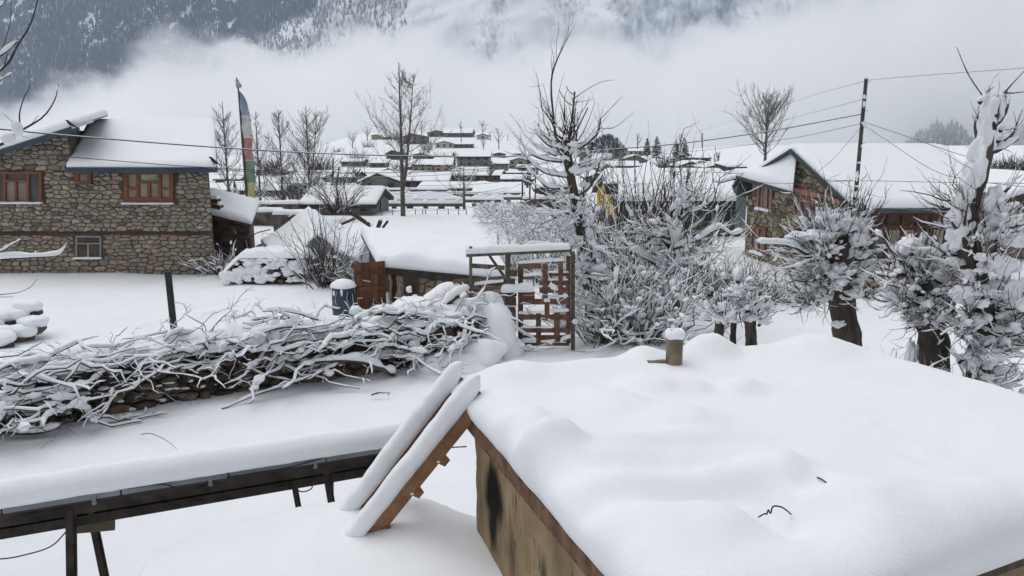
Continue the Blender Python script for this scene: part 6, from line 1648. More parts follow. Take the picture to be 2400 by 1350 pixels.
thicket('snowy_shrub', 'tall snowy shrub filling the space behind the tall bare tree', [G0(1440, 720), G0(1490, 720), G0(1540, 725)], .45, 3.3, 200, .05, 22, ncl=220, cl=.10, up=1.0, spread=.5, twigs=3)
thicket('snowy_shrub', 'brush with upright bare shoots in front of the yellow-gabled building', [G0(1460, 668), G0(1505, 668), G0(1550, 668), G0(1600, 668)], .45, 3.6, 150, .04, 23, ncl=110, cl=.12, up=1.4, spread=.3, twigs=2, tw=.016)
thicket('snowy_shrub', 'low tangle of blue-shadowed brush beneath the pink-windowed house', [G0(1640, 690), G0(1690, 690), G0(1740, 695), G0(1790, 700)], .40, 1.15, 280, .045, 24, ncl=130, cl=.09, up=.6, spread=.9, twigs=4)
thicket('snowy_shrub', 'bramble thicket behind the gate beside the path', [G0(1190, 640), G0(1240, 650), G0(1290, 660), G0(1320, 670)], .4, 1.5, 260, .04, 25, ncl=110, cl=.09, up=.6, spread=.9, twigs=4)
thicket('snowy_shrub', 'small shrub growing in front of the grey tent', [G0(755, 672), G0(770, 668)], .16, 2.1, 90, .035, 26, ncl=30, cl=.08, up=1.0, spread=.8, twigs=3)
thicket('snowy_shrub', 'spread brush between the outbuilding and the log pile', [G0(510, 640), G0(535, 640)], .22, 1.0, 90, .05, 27, ncl=50, cl=.09, up=.6, spread=.9)
thicket('snowy_shrub', 'low snowed weeds at the right of the grey tent', [G0(830, 668), G0(860, 668)], .22, 1.0, 90, .04, 28, ncl=40, cl=.08, up=.6, spread=.9)
thicket('snowy_shrub', 'snowed weeds at the foot of the short pollard by the roof edge', [V3(5.6, 11.4, .35), V3(6.2, 11.3, .4), V3(6.9, 11.5, .45), V3(7.5, 11.8, .4)], .25, .9, 130, .045, 29, ncl=60, cl=.10, up=.5, spread=1.0)

def hedge():
    """clipped hedge along the right side of the field path"""
    r = np.random.default_rng(33)
    a, b = G0(1105, 520), G0(1300, 640)
    br, sn = MB(), MB()
    n = 2200
    t = r.random(n); w = r.uniform(0, 1, n)
    ax = nrm(b - a); sd = V3(ax[1], -ax[0], 0); sd = sd if sd[0] > 0 else -sd
    base = a + (b - a) * t[:, None] + sd * (w * 3.2)[:, None]
    base[:, 2] = r.uniform(.1, 1.25, n) ** .8
    D = unit(r.normal(0, 1, (n, 3)) * np.array([1, 1, .6]) + np.array([-.3, -.4, .5]))
    P = shoots(base, D, r.uniform(.2, .55, n), 4, (0, 0, -.05), .3, r)
    R0 = .011 * np.linspace(1.3, .5, 4)[None] * np.ones((n, 1))
    tubes(br, P, R0, 3); snow_on(sn, P, R0, .04 * r.uniform(.5, 1.3, n), 4, .92, r, minflat=.05)
    clumps(sn, P, .10, 330, r)
    build_plant('hedge', 'long snow-frosted hedge along the field path leading to the village', 'hedge', [('branches', br, TWIG), ('snow', sn, SNOW)])
hedge()

# ------------------------------------------------------------------ poplars and far bare trees
def poplar(name, label, base, H_, W_, seed, m=34, tw=.0125, tr=.16, snow=.02, bark=BARK_PALE, group=None, low=.18, twin=False, steep=.8, sub=6):
    r = np.random.default_rng(seed)
    tk, br, tg, sn = MB(), MB(), MB(), MB()
    base = np.asarray(base, float); n = 12
    q = np.stack([base[0] + .02 * H_ * np.cumsum(r.normal(0, .35, n)) / n, base[1] + np.zeros(n), np.linspace(base[2] - .3, base[2] + H_, n)], 1)
    tubes(tk, q[None], np.linspace(tr, .02, n)[None] ** 1.0, 8)
    stems = [q]
    if twin:
        q2 = q.copy(); q2[:, 0] += np.linspace(0, 1, n) ** .8 * W_ * .22; q2[:, 2] = np.linspace(base[2] + H_ * low * 1.2, base[2] + H_ * .93, n); q2[0, 0] = q[3, 0]
        tubes(tk, q2[None], np.linspace(tr * .6, .015, n)[None], 7); stems.append(q2)
    hs = r.uniform(low, .97, m); st = r.integers(0, len(stems), m)
    B = np.array([[np.interp(h, np.linspace(0, 1, n), stems[s][:, k]) for k in range(3)] for h, s in zip(hs, st)])
    az = r.uniform(0, 2 * math.pi, m)
    hn = np.clip((hs - low) / (1 - low), 0, 1); prof = (1 - hn) ** .75 * (.62 + .38 * np.sin(np.clip(hn * 2.2, 0, 1) * math.pi / 2))
    L = (W_ * .5 / .60) * np.clip(prof, .10, 1) * r.uniform(.7, 1.15, m)
    D = np.stack([np.cos(az) * .75, np.sin(az) * .75, np.full(m, steep) + r.normal(0, .12, m)], 1)
    P = shoots(B, D, L, 6, (0, 0, .28), .14, r)
    R0 = (tw * 1.9 * np.linspace(1.1, .35, 6))[None] * (.6 + .5 * L / L.max())[:, None]
    tubes(br, P, R0, 4); snow_on(sn, P, R0, snow * 1.3 * np.ones(m), 4, .9, r, minflat=.3)
    k = m * sub; i = r.integers(0, m, k); j = r.integers(1, 6, k)
    D2 = unit(unit(P[i, j] - P[i, j - 1]) + r.normal(0, .55, (k, 3)) + np.array([0, 0, .25]))
    L2 = L[i] * r.uniform(.2, .48, k)
    P2 = shoots(P[i, j], D2, L2, 4, (0, 0, .25), .12, r); R2 = tw * np.linspace(1, .45, 4)[None] * np.ones((k, 1))
    tubes(tg, P2, R2, 3); snow_on(sn, P2, R2, snow * np.ones(k), 3, .5, r, minflat=.35)
    k3 = k * 2; i = r.integers(0, k, k3); j = r.integers(1, 4, k3)
    D3 = unit(unit(P2[i, j] - P2[i, j - 1]) + r.normal(0, .6, (k3, 3)) + np.array([0, 0, .2]))
    P3 = shoots(P2[i, j], D3, L2[i] * r.uniform(.25, .55, k3), 3, (0, 0, .2), .1, r)
    tubes(tg, P3, tw * .65 * np.linspace(1, .5, 3)[None] * np.ones((k3, 1)), 3)
    return build_plant(name, label, 'tree', [('trunk', tk, bark), ('branches', br, TWIG_PALE), ('twigs', tg, TWIG_PALE), ('snow', sn, SNOW)], group)
def tree_px(name, label, px, py_base, py_top, y, wpx, seed, **k):
    b = at(px, py_base, y); t = at(px, py_top, y)
    return poplar(name, label, b, t[2] - b[2], wpx / FPX * y * 1.0, seed, **k)
GP = 'bare poplars behind the prayer flag'
tree_px('poplar_tree', 'tallest bare poplar standing alone in front of the village', 945, 505, 148, 50, 150, 41, m=60, twin=True, tr=.17, low=.12, sub=8, steep=.5)
tree_px('poplar_tree', 'bare poplar left of the prayer flag', 538, 490, 238, 56, 92, 42, m=56, group=GP, tr=.11, low=.12, steep=.6)
tree_px('poplar_tree', 'slim bare poplar just right of the prayer flag', 612, 490, 262, 58, 66, 43, m=46, group=GP, tr=.10, low=.12, steep=.6)
tree_px('poplar_tree', 'bare poplar in the middle of the row right of the prayer flag', 664, 490, 258, 57, 98, 44, m=50, group=GP, tr=.11, low=.14, steep=.55)
tree_px('poplar_tree', 'twin-topped bare poplar at the right end of the flag row', 728, 490, 248, 58, 112, 45, m=60, twin=True, group=GP, tr=.11, low=.16, steep=.6)
tree_px('bare_tree', 'small open-crowned bare tree before the low village roofs', 1088, 488, 395, 60, 85, 46, m=18, tr=.13, low=.3, steep=.45, snow=.035, sub=6)
tree_px('bare_tree', 'hazy bare tree rising behind the pink-windowed house', 1792, 400, 232, 85, 130, 47, m=50, tr=.2, tw=.022, low=.2, sub=7, snow=.015)
thicket('snowy_shrub', 'wide round shrub of fine snowy twigs below the poplars', [at(690, 492, 54), at(715, 492, 54), at(740, 492, 55)], .5, 3.4, 150, .035, 48, up=.9, spread=1.1, tw=.017, twigs=5)
thicket('snowy_shrub', 'fan-shaped snowy shrub left of the small lower house', [at(790, 500, 47), at(800, 500, 47)], .3, 2.6, 60, .035, 49, up=.9, spread=1.1, tw=.018, twigs=4)
thicket('snowy_shrub', 'snowy scrub behind the outbuilding roof', [at(520, 500, 45), at(560, 500, 46)], .5, 1.6, 90, .035, 50, up=.7, spread=1.0, tw=.014, twigs=4)
def edge_branches():
    """tree standing just outside the picture on the left; a few branches reach in"""
    r = np.random.default_rng(60); Y = 8.0
    tk, br, sn = MB(), MB(), MB()
    root = V3(-6.9, 8.6, 0)
    t = curve_pts([root + V3(0, 0, -.2), root + V3(.05, 0, 1.6), root + V3(.0, -.1, 3.2), root + V3(-.05, -.1, 5.2), root + V3(.1, 0, 7.2)], 16); tubes(tk, t[None], np.linspace(.2, .05, 16)[None], 12)
    def limb(pts, rads, s, y=Y):
        p = [at(a, b, y) if len((a, b)) == 2 else None for a, b in pts]
        q = curve_pts(p, 18); rr = np.interp(np.linspace(0, 1, 18), np.linspace(0, 1, len(rads)), rads)
        rr = rr * .62
        tubes(br, q[None], rr[None], 6)
        if s: snow_on(sn, q[None], rr[None], [s], 8, 1, r, lo=.8, minflat=.1, sag=.7)
    limb([(-320, 260), (-120, 190), (0, 165), (42, 105), (72, 55), (94, -20)], [.06, .035, .02, .016, .012, .008], .0)
    limb([(-150, 190), (-40, 150), (5, 128), (40, 98)], [.03, .02, .014, .012], .055)
    limb([(2, 128), (22, 60), (28, 0), (30, -40)], [.008, .007, .005, .004], 0); limb([(-40, 210), (5, 160), (18, 125)], [.012, .010, .006], .02); limb([(-60, 215), (0, 188), (32, 170)], [.012, .010, .005], .03)
    limb([(-60, 30), (0, 15), (14, -10)], [.015, .012, .01], .04)
    limb([(-260, 400), (-80, 360), (0, 340), (48, 307), (100, 275), (128, 235), (137, 198)], [.05, .035, .024, .018, .013, .009, .005], .0)
    limb([(48, 305), (46, 265), (58, 225), (69, 205), (67, 178)], [.014, .012, .009, .007, .004], 0); limb([(48, 305), (28, 285), (6, 265)], [.006, .005, .003], 0); limb([(50, 308), (72, 292), (90, 270)], [.007, .005, .003], 0); limb([(40, 310), (55, 320), (68, 322)], [.006, .004, .003], 0)
    blobs(sn, [at(40, 302, Y - .02), at(20, 325, Y - .02), at(134, 206, Y)], [[.055, .05, .085], [.07, .05, .06], [.015, .015, .02]], sub=2)
    limb([(-200, 650), (-60, 625), (0, 608), (60, 604), (125, 600), (142, 592), (157, 570)], [.05, .03, .02, .017, .012, .008, .004], .045); limb([(-60, 600), (0, 590), (25, 575), (48, 562)], [.02, .015, .01, .006], .04); limb([(80, 602), (84, 588), (82, 575)], [.008, .006, .004], .03); limb([(-40, 640), (20, 612), (45, 580)], [.01, .008, .004], 0)
    limb([(-60, 690), (0, 690), (45, 685), (72, 672), (88, 652)], [.010, .008, .006, .005, .003], 0); limb([(-30, 698), (30, 696)], [.006, .003], .012)
    limb([(-320, 500), (-150, 600), (-60, 620)], [.07, .05, .03], .05)
    build_plant('bare_tree', 'bare tree beyond the left picture edge whose thin snowy branches reach in', 'tree', [('trunk', tk, BARK), ('branches', br, TWIG), ('snow', sn, SNOW)])
edge_branches()
# ------------------------------------------------------------------ dry stone wall with cut brushwood piled along it
WPATH = np.array([[-10.6, 9.8, 0], [-8.6, 11.5, 0], [-7.2, 12.55, 0], [-5.66, 13.75, 0], [-4.2, 14.6, 0], [-2.65, 15.45, 0], [-1.2, 16.3, 0], [-.2, 16.9, 0]])
def wall_at(s):
    n = 200; q = curve_pts(WPATH, n); L = np.concatenate([[0], np.cumsum(np.linalg.norm(np.diff(q, axis=0), axis=1))])
    return np.stack([np.interp(s, L, q[:, k]) for k in range(3)], -1), L[-1]
_, WLEN = wall_at(np.array([0.0]))
def brush_wall():
    r = np.random.default_rng(77)
    H = empty('dry_stone_wall', 'dry stone wall half buried in snow under the brushwood', 'wall')
    st = ramp_mat('dark_wall_stone', [(0, (.035, .03, .026)), (.4, (.085, .07, .055)), (.7, (.13, .10, .075)), (1, (.19, .14, .10))], bump=.7)
    core = MB(); n = 40
    s = np.linspace(0, WLEN, n); P, _ = wall_at(s); T = unit(np.gradient(P, axis=0)); N = np.stack([T[:, 1], -T[:, 0], T[:, 0] * 0], 1)
    h = .80
    a = P - N * .0; b = P - N * .55
    V = np.concatenate([a + V3(0, 0, -.2), a + V3(0, 0, h), b + V3(0, 0, h), b + V3(0, 0, -.2)]); i = np.arange(n - 1)
    F = np.concatenate([np.stack([i, i + 1, i + 1 + n, i + n], 1), np.stack([i + n, i + 1 + n, i + 1 + 2 * n, i + 2 * n], 1), np.stack([i + 2 * n, i + 1 + 2 * n, i + 1 + 3 * n, i + 3 * n], 1)])
    core.add(V, F); core.build('core', MORTAR, H)
    # stones on the near face, along straight stretches
    used = 0
    for k in range(len(WPATH) - 1):
        A_, B_ = WPATH[k], WPATH[k + 1]; ux = nrm(B_ - A_); nn = V3(ux[1], -ux[0], 0); L = np.linalg.norm(B_ - A_)
        used += stone_wall(H, [(0, -.05), (L, -.05), (L, h), (0, h)], A_ + nn * .03, ux, U3, nn, .34, .17, st, [], 80 + k, .012, .10, 44, colfun=lambda c, rr: rr.random())
    # snow blanket on the wall
    mb = MB(); n1, n2 = 220, 26
    S = np.linspace(.0, WLEN, n1); P, _ = wall_at(S); T = unit(np.gradient(P, axis=0)); N = np.stack([T[:, 1], -T[:, 0], T[:, 0] * 0], 1)
    v = np.linspace(0, 1, n2)
    off = .12 - 1.15 * v
    Pg = P[:, None] + N[:, None] * off[None, :, None]
    jit = .14 * fbm(Pg, 1.7, 3, 3)
    hh = (h + .04) + .30 * np.sin(np.clip(v * 1.15, 0, 1) * math.pi)[None] ** .6 * (1 + .5 * fbm(Pg, 1.3, 3, 6)) - np.clip(v - .55, 0, 1)[None] * 1.5
    Pg = Pg + N[:, None] * jit[..., None]; Pg[..., 2] = hh
    ii = np.arange(n1 * n2).reshape(n1, n2); F = np.stack([ii[:-1, :-1], ii[1:, :-1], ii[1:, 1:], ii[:-1, 1:]], -1).reshape(-1, 4)
    mb.add(Pg.reshape(-1, 3), F[:, ::-1]); mb.build('snow_blanket', SNOW, H, True)
    # small snow pads on stones
    mb = MB(); m = 120; S = r.uniform(0, WLEN, m); P, _ = wall_at(S); T = unit(np.gradient(wall_at(np.linspace(0, WLEN, 50))[0], axis=0)); 
    N0 = V3(.58, -.81, 0); C = P + N0 * r.uniform(.05, .12, m)[:, None] + np.stack([0 * S, 0 * S, r.uniform(.05, .85, m)], 1)
    blobs(mb, C, np.stack([r.uniform(.05, .13, m), r.uniform(.03, .07, m), r.uniform(.015, .035, m)], 1), sub=1, rough=.3); o = mb.build('snow_pads', SNOW, H, True); o['kind'] = 'stuff'

    B = empty('brushwood', 'heap of cut thorny branches loaded with snow along the dry stone wall', 'brushwood')
    br, tg, sn = MB(), MB(), MB()
    def lay(m, s0, s1, L0, L1, z0, z1, o0, o1, rad, snow, along, bend, seed, tw=True):
        rr = np.random.default_rng(seed)
        S = rr.uniform(s0, s1, m); P, _ = wall_at(S)
        P2, _ = wall_at(np.clip(S + .3, 0, WLEN)); P3, _ = wall_at(np.clip(S - .3, 0, WLEN)); T = unit(P2 - P3); N = np.stack([T[:, 1], -T[:, 0], 0 * S], 1)
        sg = np.where(rr.random(m) < .62, -1, 1)[:, None]
        D = unit(T * sg * along + N * rr.normal(.15, .55, (m, 1)) + U3 * rr.normal(.12, .28, (m, 1)))
        base = P + N * rr.uniform(o0, o1, m)[:, None] + U3 * rr.uniform(z0, z1, m)[:, None]
        L = rr.uniform(L0, L1, m)
        Q = shoots(base, D, L, 10, np.array([0, 0, bend])[None] + N * rr.uniform(-.1, .25, (m, 1)), .42, rr)
        Q[..., 2] = np.maximum(Q[..., 2], .03)
        R0 = rad * rr.uniform(.5, 1.3, (m, 1)) * np.linspace(1.2, .35, 10)[None]
        tubes(br, Q, R0, 5); snow_on(sn, Q, R0, snow * rr.uniform(.55, 1.3, m), 6, .92, rr, squash=.7, lo=.5, minflat=.08, sag=1.0)
        if tw:
            k = m * 6; i = rr.integers(0, m, k); j = rr.integers(2, 10, k)
            D2 = unit(unit(Q[i, j] - Q[i, j - 1]) * .8 + rr.normal(0, .5, (k, 3)) + U3 * .05)
            q2 = shoots(Q[i, j], D2, L[i] * rr.uniform(.1, .3, k), 6, (0, 0, -.12), .30, rr); q2[..., 2] = np.maximum(q2[..., 2], .03)
            R2 = rad * .45 * np.linspace(1, .35, 6)[None] * np.ones((k, 1))
            tubes(tg, q2, R2, 3); snow_on(sn, q2, R2, snow * .6 * rr.uniform(.4, 1.3, k), 4, .42, rr, minflat=.1, sag=1.0)
        return Q
    Q = lay(84, 1.0, WLEN - .5, .8, 1.9, .80, 1.08, -.5, .10, .0125, .074, 1.0, -.16, 1)
    clumps(sn, Q, .10, 130, r, .05, .8, 2, 2.4)
    lay(24, 3.6, 7.5, .7, 1.5, .6, .95, .0, .25, .013, .050, .9, -.14, 2)
    Q = lay(60, 6.8, WLEN - .3, .7, 1.8, .25, .95, .0, .5, .014, .055, .9, -.13, 3)
    clumps(sn, Q, .085, 70, r, .05, .8, 2, 2.4)
    Q = lay(54, 0, 4.2, .9, 2.0, .1, .9, .0, .8, .015, .060, .9, -.08, 4)
    clumps(sn, Q, .085, 80, r, .05, .8, 2, 2.4)
    lay(60, 0, WLEN, .4, 1.0, .9, 1.2, -.5, .1, .006, .026, .5, .0, 5)
    lay(50, 1, WLEN - 1, .4, 1.0, .15, .8, .05, .3, .008, .015, .4, -.3, 6, False)
    lay(60, .5, WLEN - .5, .5, 1.3, .5, 1.2, -.3, .35, .0065, .002, .8, -.1, 7)
    lay(40, 0, 5, .5, 1.3, .2, .9, .0, .7, .0065, .002, .8, -.05, 8)
    for nm, mb, m in (('branches', br, TWIG), ('twigs', tg, TWIG), ('snow', sn, SNOW)):
        o = mb.build(nm, m, B, True)
        o['kind'] = 'stuff'
    # big limbs that can be told apart
    limbs = [([(1105, 820, 16.6), (1060, 790, 16.4), (1035, 740, 16.4), (1060, 700, 16.6), (1100, 680, 16.9)], [.07, .08, .085, .08, .06], .13), ([(1040, 760, 16.2), (990, 745, 15.9), (930, 735, 15.6), (870, 735, 15.4), (820, 740, 15.2)], [.07, .065, .055, .045, .03], .12),
             ([(1035, 765, 16.1), (990, 790, 15.7), (950, 800, 15.5), (900, 795, 15.3), (870, 780, 15.2)], [.06, .055, .05, .04, .03], .11), ([(985, 790, 15.7), (955, 765, 15.6), (925, 752, 15.5)], [.045, .04, .03], .09), ([(925, 880, 15.0), (890, 862, 14.8), (850, 848, 14.7), (790, 845, 14.5), (720, 850, 14.3)], [.05, .055, .05, .04, .025], .10),
             ([(1130, 830, 16.4), (1110, 790, 16.3), (1095, 750, 16.3), (1085, 735, 16.3)], [.08, .085, .07, .04], .15), ([(880, 800, 15.2), (872, 840, 15.0), (858, 880, 14.9)], [.025, .02, .01], .04), ([(740, 772, 14.6), (690, 765, 14.4), (640, 772, 14.1), (560, 800, 13.8)], [.035, .03, .025, .015], .09), ([(745, 750, 14.7), (700, 735, 14.5), (655, 728, 14.3), (615, 730, 14.2)], [.022, .02, .016, .010], .05),
             ([(250, 870, 12.7), (200, 905, 12.3), (130, 930, 11.9), (40, 950, 11.6), (-60, 960, 11.3)], [.03, .035, .035, .03, .025], .10), ([(265, 910, 12.4), (255, 950, 12.0), (230, 985, 11.8)], [.025, .022, .012], .03), ([(130, 860, 12.2), (70, 900, 11.9), (20, 950, 11.6)], [.025, .025, .02], .0), ([(180, 850, 12.4), (110, 870, 12.1), (40, 900, 11.9)], [.03, .028, .02], .08),
             ([(10, 1010, 11.4), (60, 1015, 11.5), (100, 1012, 11.6), (140, 1000, 11.7)], [.04, .035, .03, .02], .08), ([(560, 850, 13.6), (620, 880, 13.9), (700, 895, 14.1)], [.03, .025, .012], .03), ([(520, 960, 12.9), (600, 925, 13.4), (680, 900, 13.8), (760, 870, 14.2)], [.012, .018, .02, .02], .03)]
    for pts, rad, s in limbs:
        q = curve_pts([at(*p) for p in pts], 22); q[:, 2] = np.maximum(q[:, 2], .04); rr_ = np.interp(np.linspace(0, 1, 22), np.linspace(0, 1, len(rad)), rad)
        mb = MB(); tubes(mb, q[None], rr_[None], 9); lb = mb.build('limb', BARK_DARK, B, True)
        if s:
            mb = MB(); snow_on(mb, q[None], rr_[None], [s], 10, 1, r, lo=.95, taper=.9, minflat=.0, sag=.65); mb.build('limb_snow', SNOW, lb, True)
    # deep drift where wall, brush and gate meet
    mb = MB(); blobs(mb, [at(1160, 790, 16.6), at(1130, 830, 16.0), at(1150, 740, 16.9), at(1060, 860, 15.6), at(1190, 815, 16.7), at(985, 735, 16.6), at(1045, 705, 17.2)], [[.42, .4, .75], [.6, .5, .35], [.30, .3, .55], [.9, .6, .30], [.35, .4, .30], [.9, .5, .35], [.6, .4, .40]], sub=3, rough=.3, freq=1.3)
    mb.build('snow_drift', SNOW, B, True)
brush_wall()
def stone_heap():
    H = empty('stone_heap', 'heap of stones rounded over by snow at the left picture edge', 'stone heap')
    r = np.random.default_rng(5); st = ramp_mat('heap_stone', [(0, (.06, .05, .04)), (1, (.2, .15, .10))])
    C = [at(20, 790, 17.6), at(55, 785, 17.7), at(80, 765, 17.9), at(10, 750, 18.0), at(45, 745, 18.1), at(70, 730, 18.2), at(-20, 770, 17.7), at(5, 808, 17.2), at(-40, 740, 18.0)]
    for k, c in enumerate(C):
        mb = MB(); c = c.copy(); c[2] = max(c[2], .1); blobs(mb, [c], [[.26, .2, .16]], sub=2, rough=.5, col=r.random()); s = mb.build('boulder', st, H)
        mb = MB(); blobs(mb, [c + V3(0, -.05, .13)], [[.34, .27, .17]], sub=2, rough=.25); mb.build('snow_cap', SNOW, s, True)
stone_heap()
# ------------------------------------------------------------------ the village on its hill
def hit(px, py, dmin=40, dmax=460, default=None):
    """where that line of sight meets the snow ground"""
    d = np.linspace(dmin, dmax, 3000); r_ = ray(px, py)
    X = r_[0] / r_[1] * d; Z = ZC + r_[2] / r_[1] * d
    g = ground_z(X, d)
    k = np.argmax(g >= Z)
    if g[k] < Z[k]: return default
    return float(d[k])
WALLS = {
    'grey': mat('grey_village_wall', (.13, .126, .118), (.20, .192, .18), scale=1.4, rough=.95, bump=.3, bscale=3),
    'pale': mat('whitewashed_wall', (.42, .41, .39), (.52, .51, .48), scale=.8, rough=.95),
    'beige': mat('beige_earth_wall', (.26, .225, .175), (.34, .30, .24), scale=1.0, rough=.95),
    'tan': mat('tan_mud_wall', (.33, .26, .17), (.42, .34, .23), scale=.8, rough=.95),
    'dark': mat('dark_timber_wall', (.07, .062, .055), (.12, .105, .092), scale=1.2, rough=.95),
    'brown': mat('brown_stone_wall', (.13, .105, .085), (.19, .16, .13), scale=1.5, rough=.95),
    'stone': mat('pale_stone_wall', (.22, .21, .19), (.36, .34, .30), scale=2.5, rough=.95, lo=.4, hi=.6),
    'yellow': mat('yellow_painted_boards', (.55, .36, .05), (.65, .44, .08), scale=2, rough=.7),
}
EAVE = mat('dark_eave', (.035, .032, .03), (.06, .055, .05), scale=2, rough=.9)
PANE = mat('dark_village_window', (.02, .021, .023), (.04, .042, .045), scale=2, rough=.4)
VH_N = [0]
def vh(label, x0, x1, yr, ye, yb, kind='front', wall='grey', win=(0, 0), depth=None, d=None, snow=.24, over=.40, name='village_house', yaw=0.0, group='houses of the snowed-in village', asym=.5, side=None, winc=None, cat='house'):
    VH_N[0] += 1
    cx = (x0 + x1) / 2
    if d is None: d = hit(cx, yb, default=330)
    H = empty(name, label, cat, group)
    A_, B_ = at(x0, yb, d), at(x1, yb, d)
    w = B_[0] - A_[0]; dep = depth or max(5.0, min(w * .8, 9))
    zb = A_[2]; ze = at(cx, ye, d)[2]
    c = np.array([(A_[0] + B_[0]) / 2, d, 0]); M = rotz(yaw)
    def L(x, y, z): return V3(*(c + x * M[0] + y * M[1])) + V3(0, 0, z)
    h2 = w / 2
    if kind == 'front':
        zr = at(cx, yr, d + dep / 2)[2] - snow; zr = max(zr, ze + .3); sl = (zr - ze) / (dep / 2 + over); ze = ze + sl * over
        mb = MB(); prism(mb, [L(-h2, 0, zb - 5), L(-h2, dep, zb - 5), L(-h2, dep, ze), L(-h2, dep / 2, zr - .1), L(-h2, 0, ze)], M[0] * w); mb.build('wall', WALLS[wall], H)
        o = over
        fs = [L(-h2 - o, -o, ze - sl * o), L(h2 + o, -o, ze - sl * o), L(h2 + o, dep / 2, zr), L(-h2 - o, dep / 2, zr)]
        bs = [L(-h2 - o, dep / 2, zr), L(h2 + o, dep / 2, zr), L(h2 + o, dep + o, ze - sl * o), L(-h2 - o, dep + o, ze - sl * o)]
    elif kind == 'gable':
        zr = at(cx, yr, d)[2] - snow; zr = max(zr, ze + .3); ax_ = -h2 + w * asym; ze = ze + (zr - ze) / (h2 + over) * over
        mb = MB(); prism(mb, [L(-h2, 0, zb - 5), L(h2, 0, zb - 5), L(h2, 0, ze), L(ax_, 0, zr - .12), L(-h2, 0, ze)], M[1] * dep); mb.build('wall', WALLS[wall], H)
        o = over; s1 = (zr - ze) / (ax_ + h2); s2 = (zr - ze) / (h2 - ax_)
        fs = [L(-h2 - o, -o, ze - s1 * o), L(ax_, -o, zr), L(ax_, dep + o, zr), L(-h2 - o, dep + o, ze - s1 * o)]
        bs = [L(ax_, -o, zr), L(h2 + o, -o, ze - s2 * o), L(h2 + o, dep + o, ze - s2 * o), L(ax_, dep + o, zr)]
    else:                                                     # flat roof, slightly raised at the back so that its snow shows
        zr = at(cx, yr, d + dep)[2]
        mb = MB(); prism(mb, [L(-h2, 0, zb - 5), L(-h2, dep, zb - 5), L(-h2, dep, zr - .05), L(-h2, 0, ze)], M[0] * w); mb.build('wall', WALLS[wall], H)
        o = over; fs = [L(-h2 - o, -o, ze), L(h2 + o, -o, ze), L(h2 + o, dep + o, zr), L(-h2 - o, dep + o, zr)]; bs = None
    rf = None
    for q in (fs, bs):
        if q is None: continue
        mb = MB(); prism(mb, q, V3(0, 0, -.26)); o_ = mb.build('roof' if rf is None else 'roof_slope', EAVE, H if rf is None else rf); rf = rf or o_  # dark slab, thickened so it also draws the eave's shadow line
        mb = MB()
        snow_sheet(mb, [p + V3(0, 0, .005) for p in q], snow, 8, 6, edge=.35, over=.05, lump=.06, lscale=.25, seed=VH_N[0])
        mb.build('roof_snow', SNOW_FAR, rf, True)
    nc, nr = win
    if nc:
        wh = (ze - zb) / nr
        for j in range(nr):
            for i in range(nc):
                xx = -h2 + w * (i + .5) / nc; zz = zb + wh * (j + .56)
                ww, hh = min(1.0, w / nc * .42), min(1.15, wh * .5)
                mb = MB(); prism(mb, [L(xx - ww / 2, -.03, zz - hh / 2), L(xx + ww / 2, -.03, zz - hh / 2), L(xx + ww / 2, -.03, zz + hh / 2), L(xx - ww / 2, -.03, zz + hh / 2)], M[1] * -.05); wd = mb.build('window', PANE, H)
                if d < 240:
                    mb = MB()
                    for (a, b, e, f) in ((-.5, -.5, .5, -.42), (-.5, .42, .5, .5), (-.5, -.42, -.42, .42), (.42, -.42, .5, .42)):
                        prism(mb, [L(xx + a * ww, -.085, zz + b * hh), L(xx + e * ww, -.085, zz + b * hh), L(xx + e * ww, -.085, zz + f * hh), L(xx + a * ww, -.085, zz + f * hh)], M[1] * -.03)
                    mb.build('frame', winc or WALLS['brown'], wd)
    if side:                                                  # windows on the visible end wall
        n_, sgn, rows = side
        for j in range(rows):
            for i in range(n_):
                yy = dep * (i + .5) / n_; zz = zb + (ze - zb) * (j + .55) / rows
                mb = MB(); prism(mb, [L(sgn * (h2 + .03), yy - .4, zz - .4), L(sgn * (h2 + .03), yy + .4, zz - .4), L(sgn * (h2 + .03), yy + .4, zz + .4), L(sgn * (h2 + .03), yy - .4, zz + .4)], M[0] * sgn * .05); mb.build('window', PANE, H)
    return H
# hilltop
vh('long low school-like building along the crest of the village hill', 1040, 1106, 301, 312, 322, 'front', 'brown', (9, 1), depth=9, yaw=R(-6))
vh('gabled hall forming the left end of the long hilltop building', 1002, 1046, 304, 311, 321, 'gable', 'grey', (2, 1), depth=12)
vh('little white gabled house at the right end of the hilltop', 1118, 1145, 312, 318, 327, 'gable', 'pale', (1, 1), depth=8)
vh('tan mud house on the left shoulder of the hilltop', 871, 893, 314, 318, 327, 'gable', 'tan', (0, 0), depth=9)
vh('small brown annex right of the tan hilltop house', 896, 910, 318, 322, 327, 'flat', 'brown', depth=6)
vh('large grey house just below the left hilltop, half hidden by the tall poplar', 945, 1000, 311, 320, 338, 'gable', 'grey', (3, 2), depth=10, asym=.35)
vh('pale gabled house with dark door below the long hilltop building', 1020, 1063, 329, 337, 347, 'gable', 'pale', (3, 1), depth=8)
vh('dark flat-roofed house joined to the pale gabled one', 1066, 1109, 335, 338, 347, 'flat', 'brown', (4, 1), depth=6)
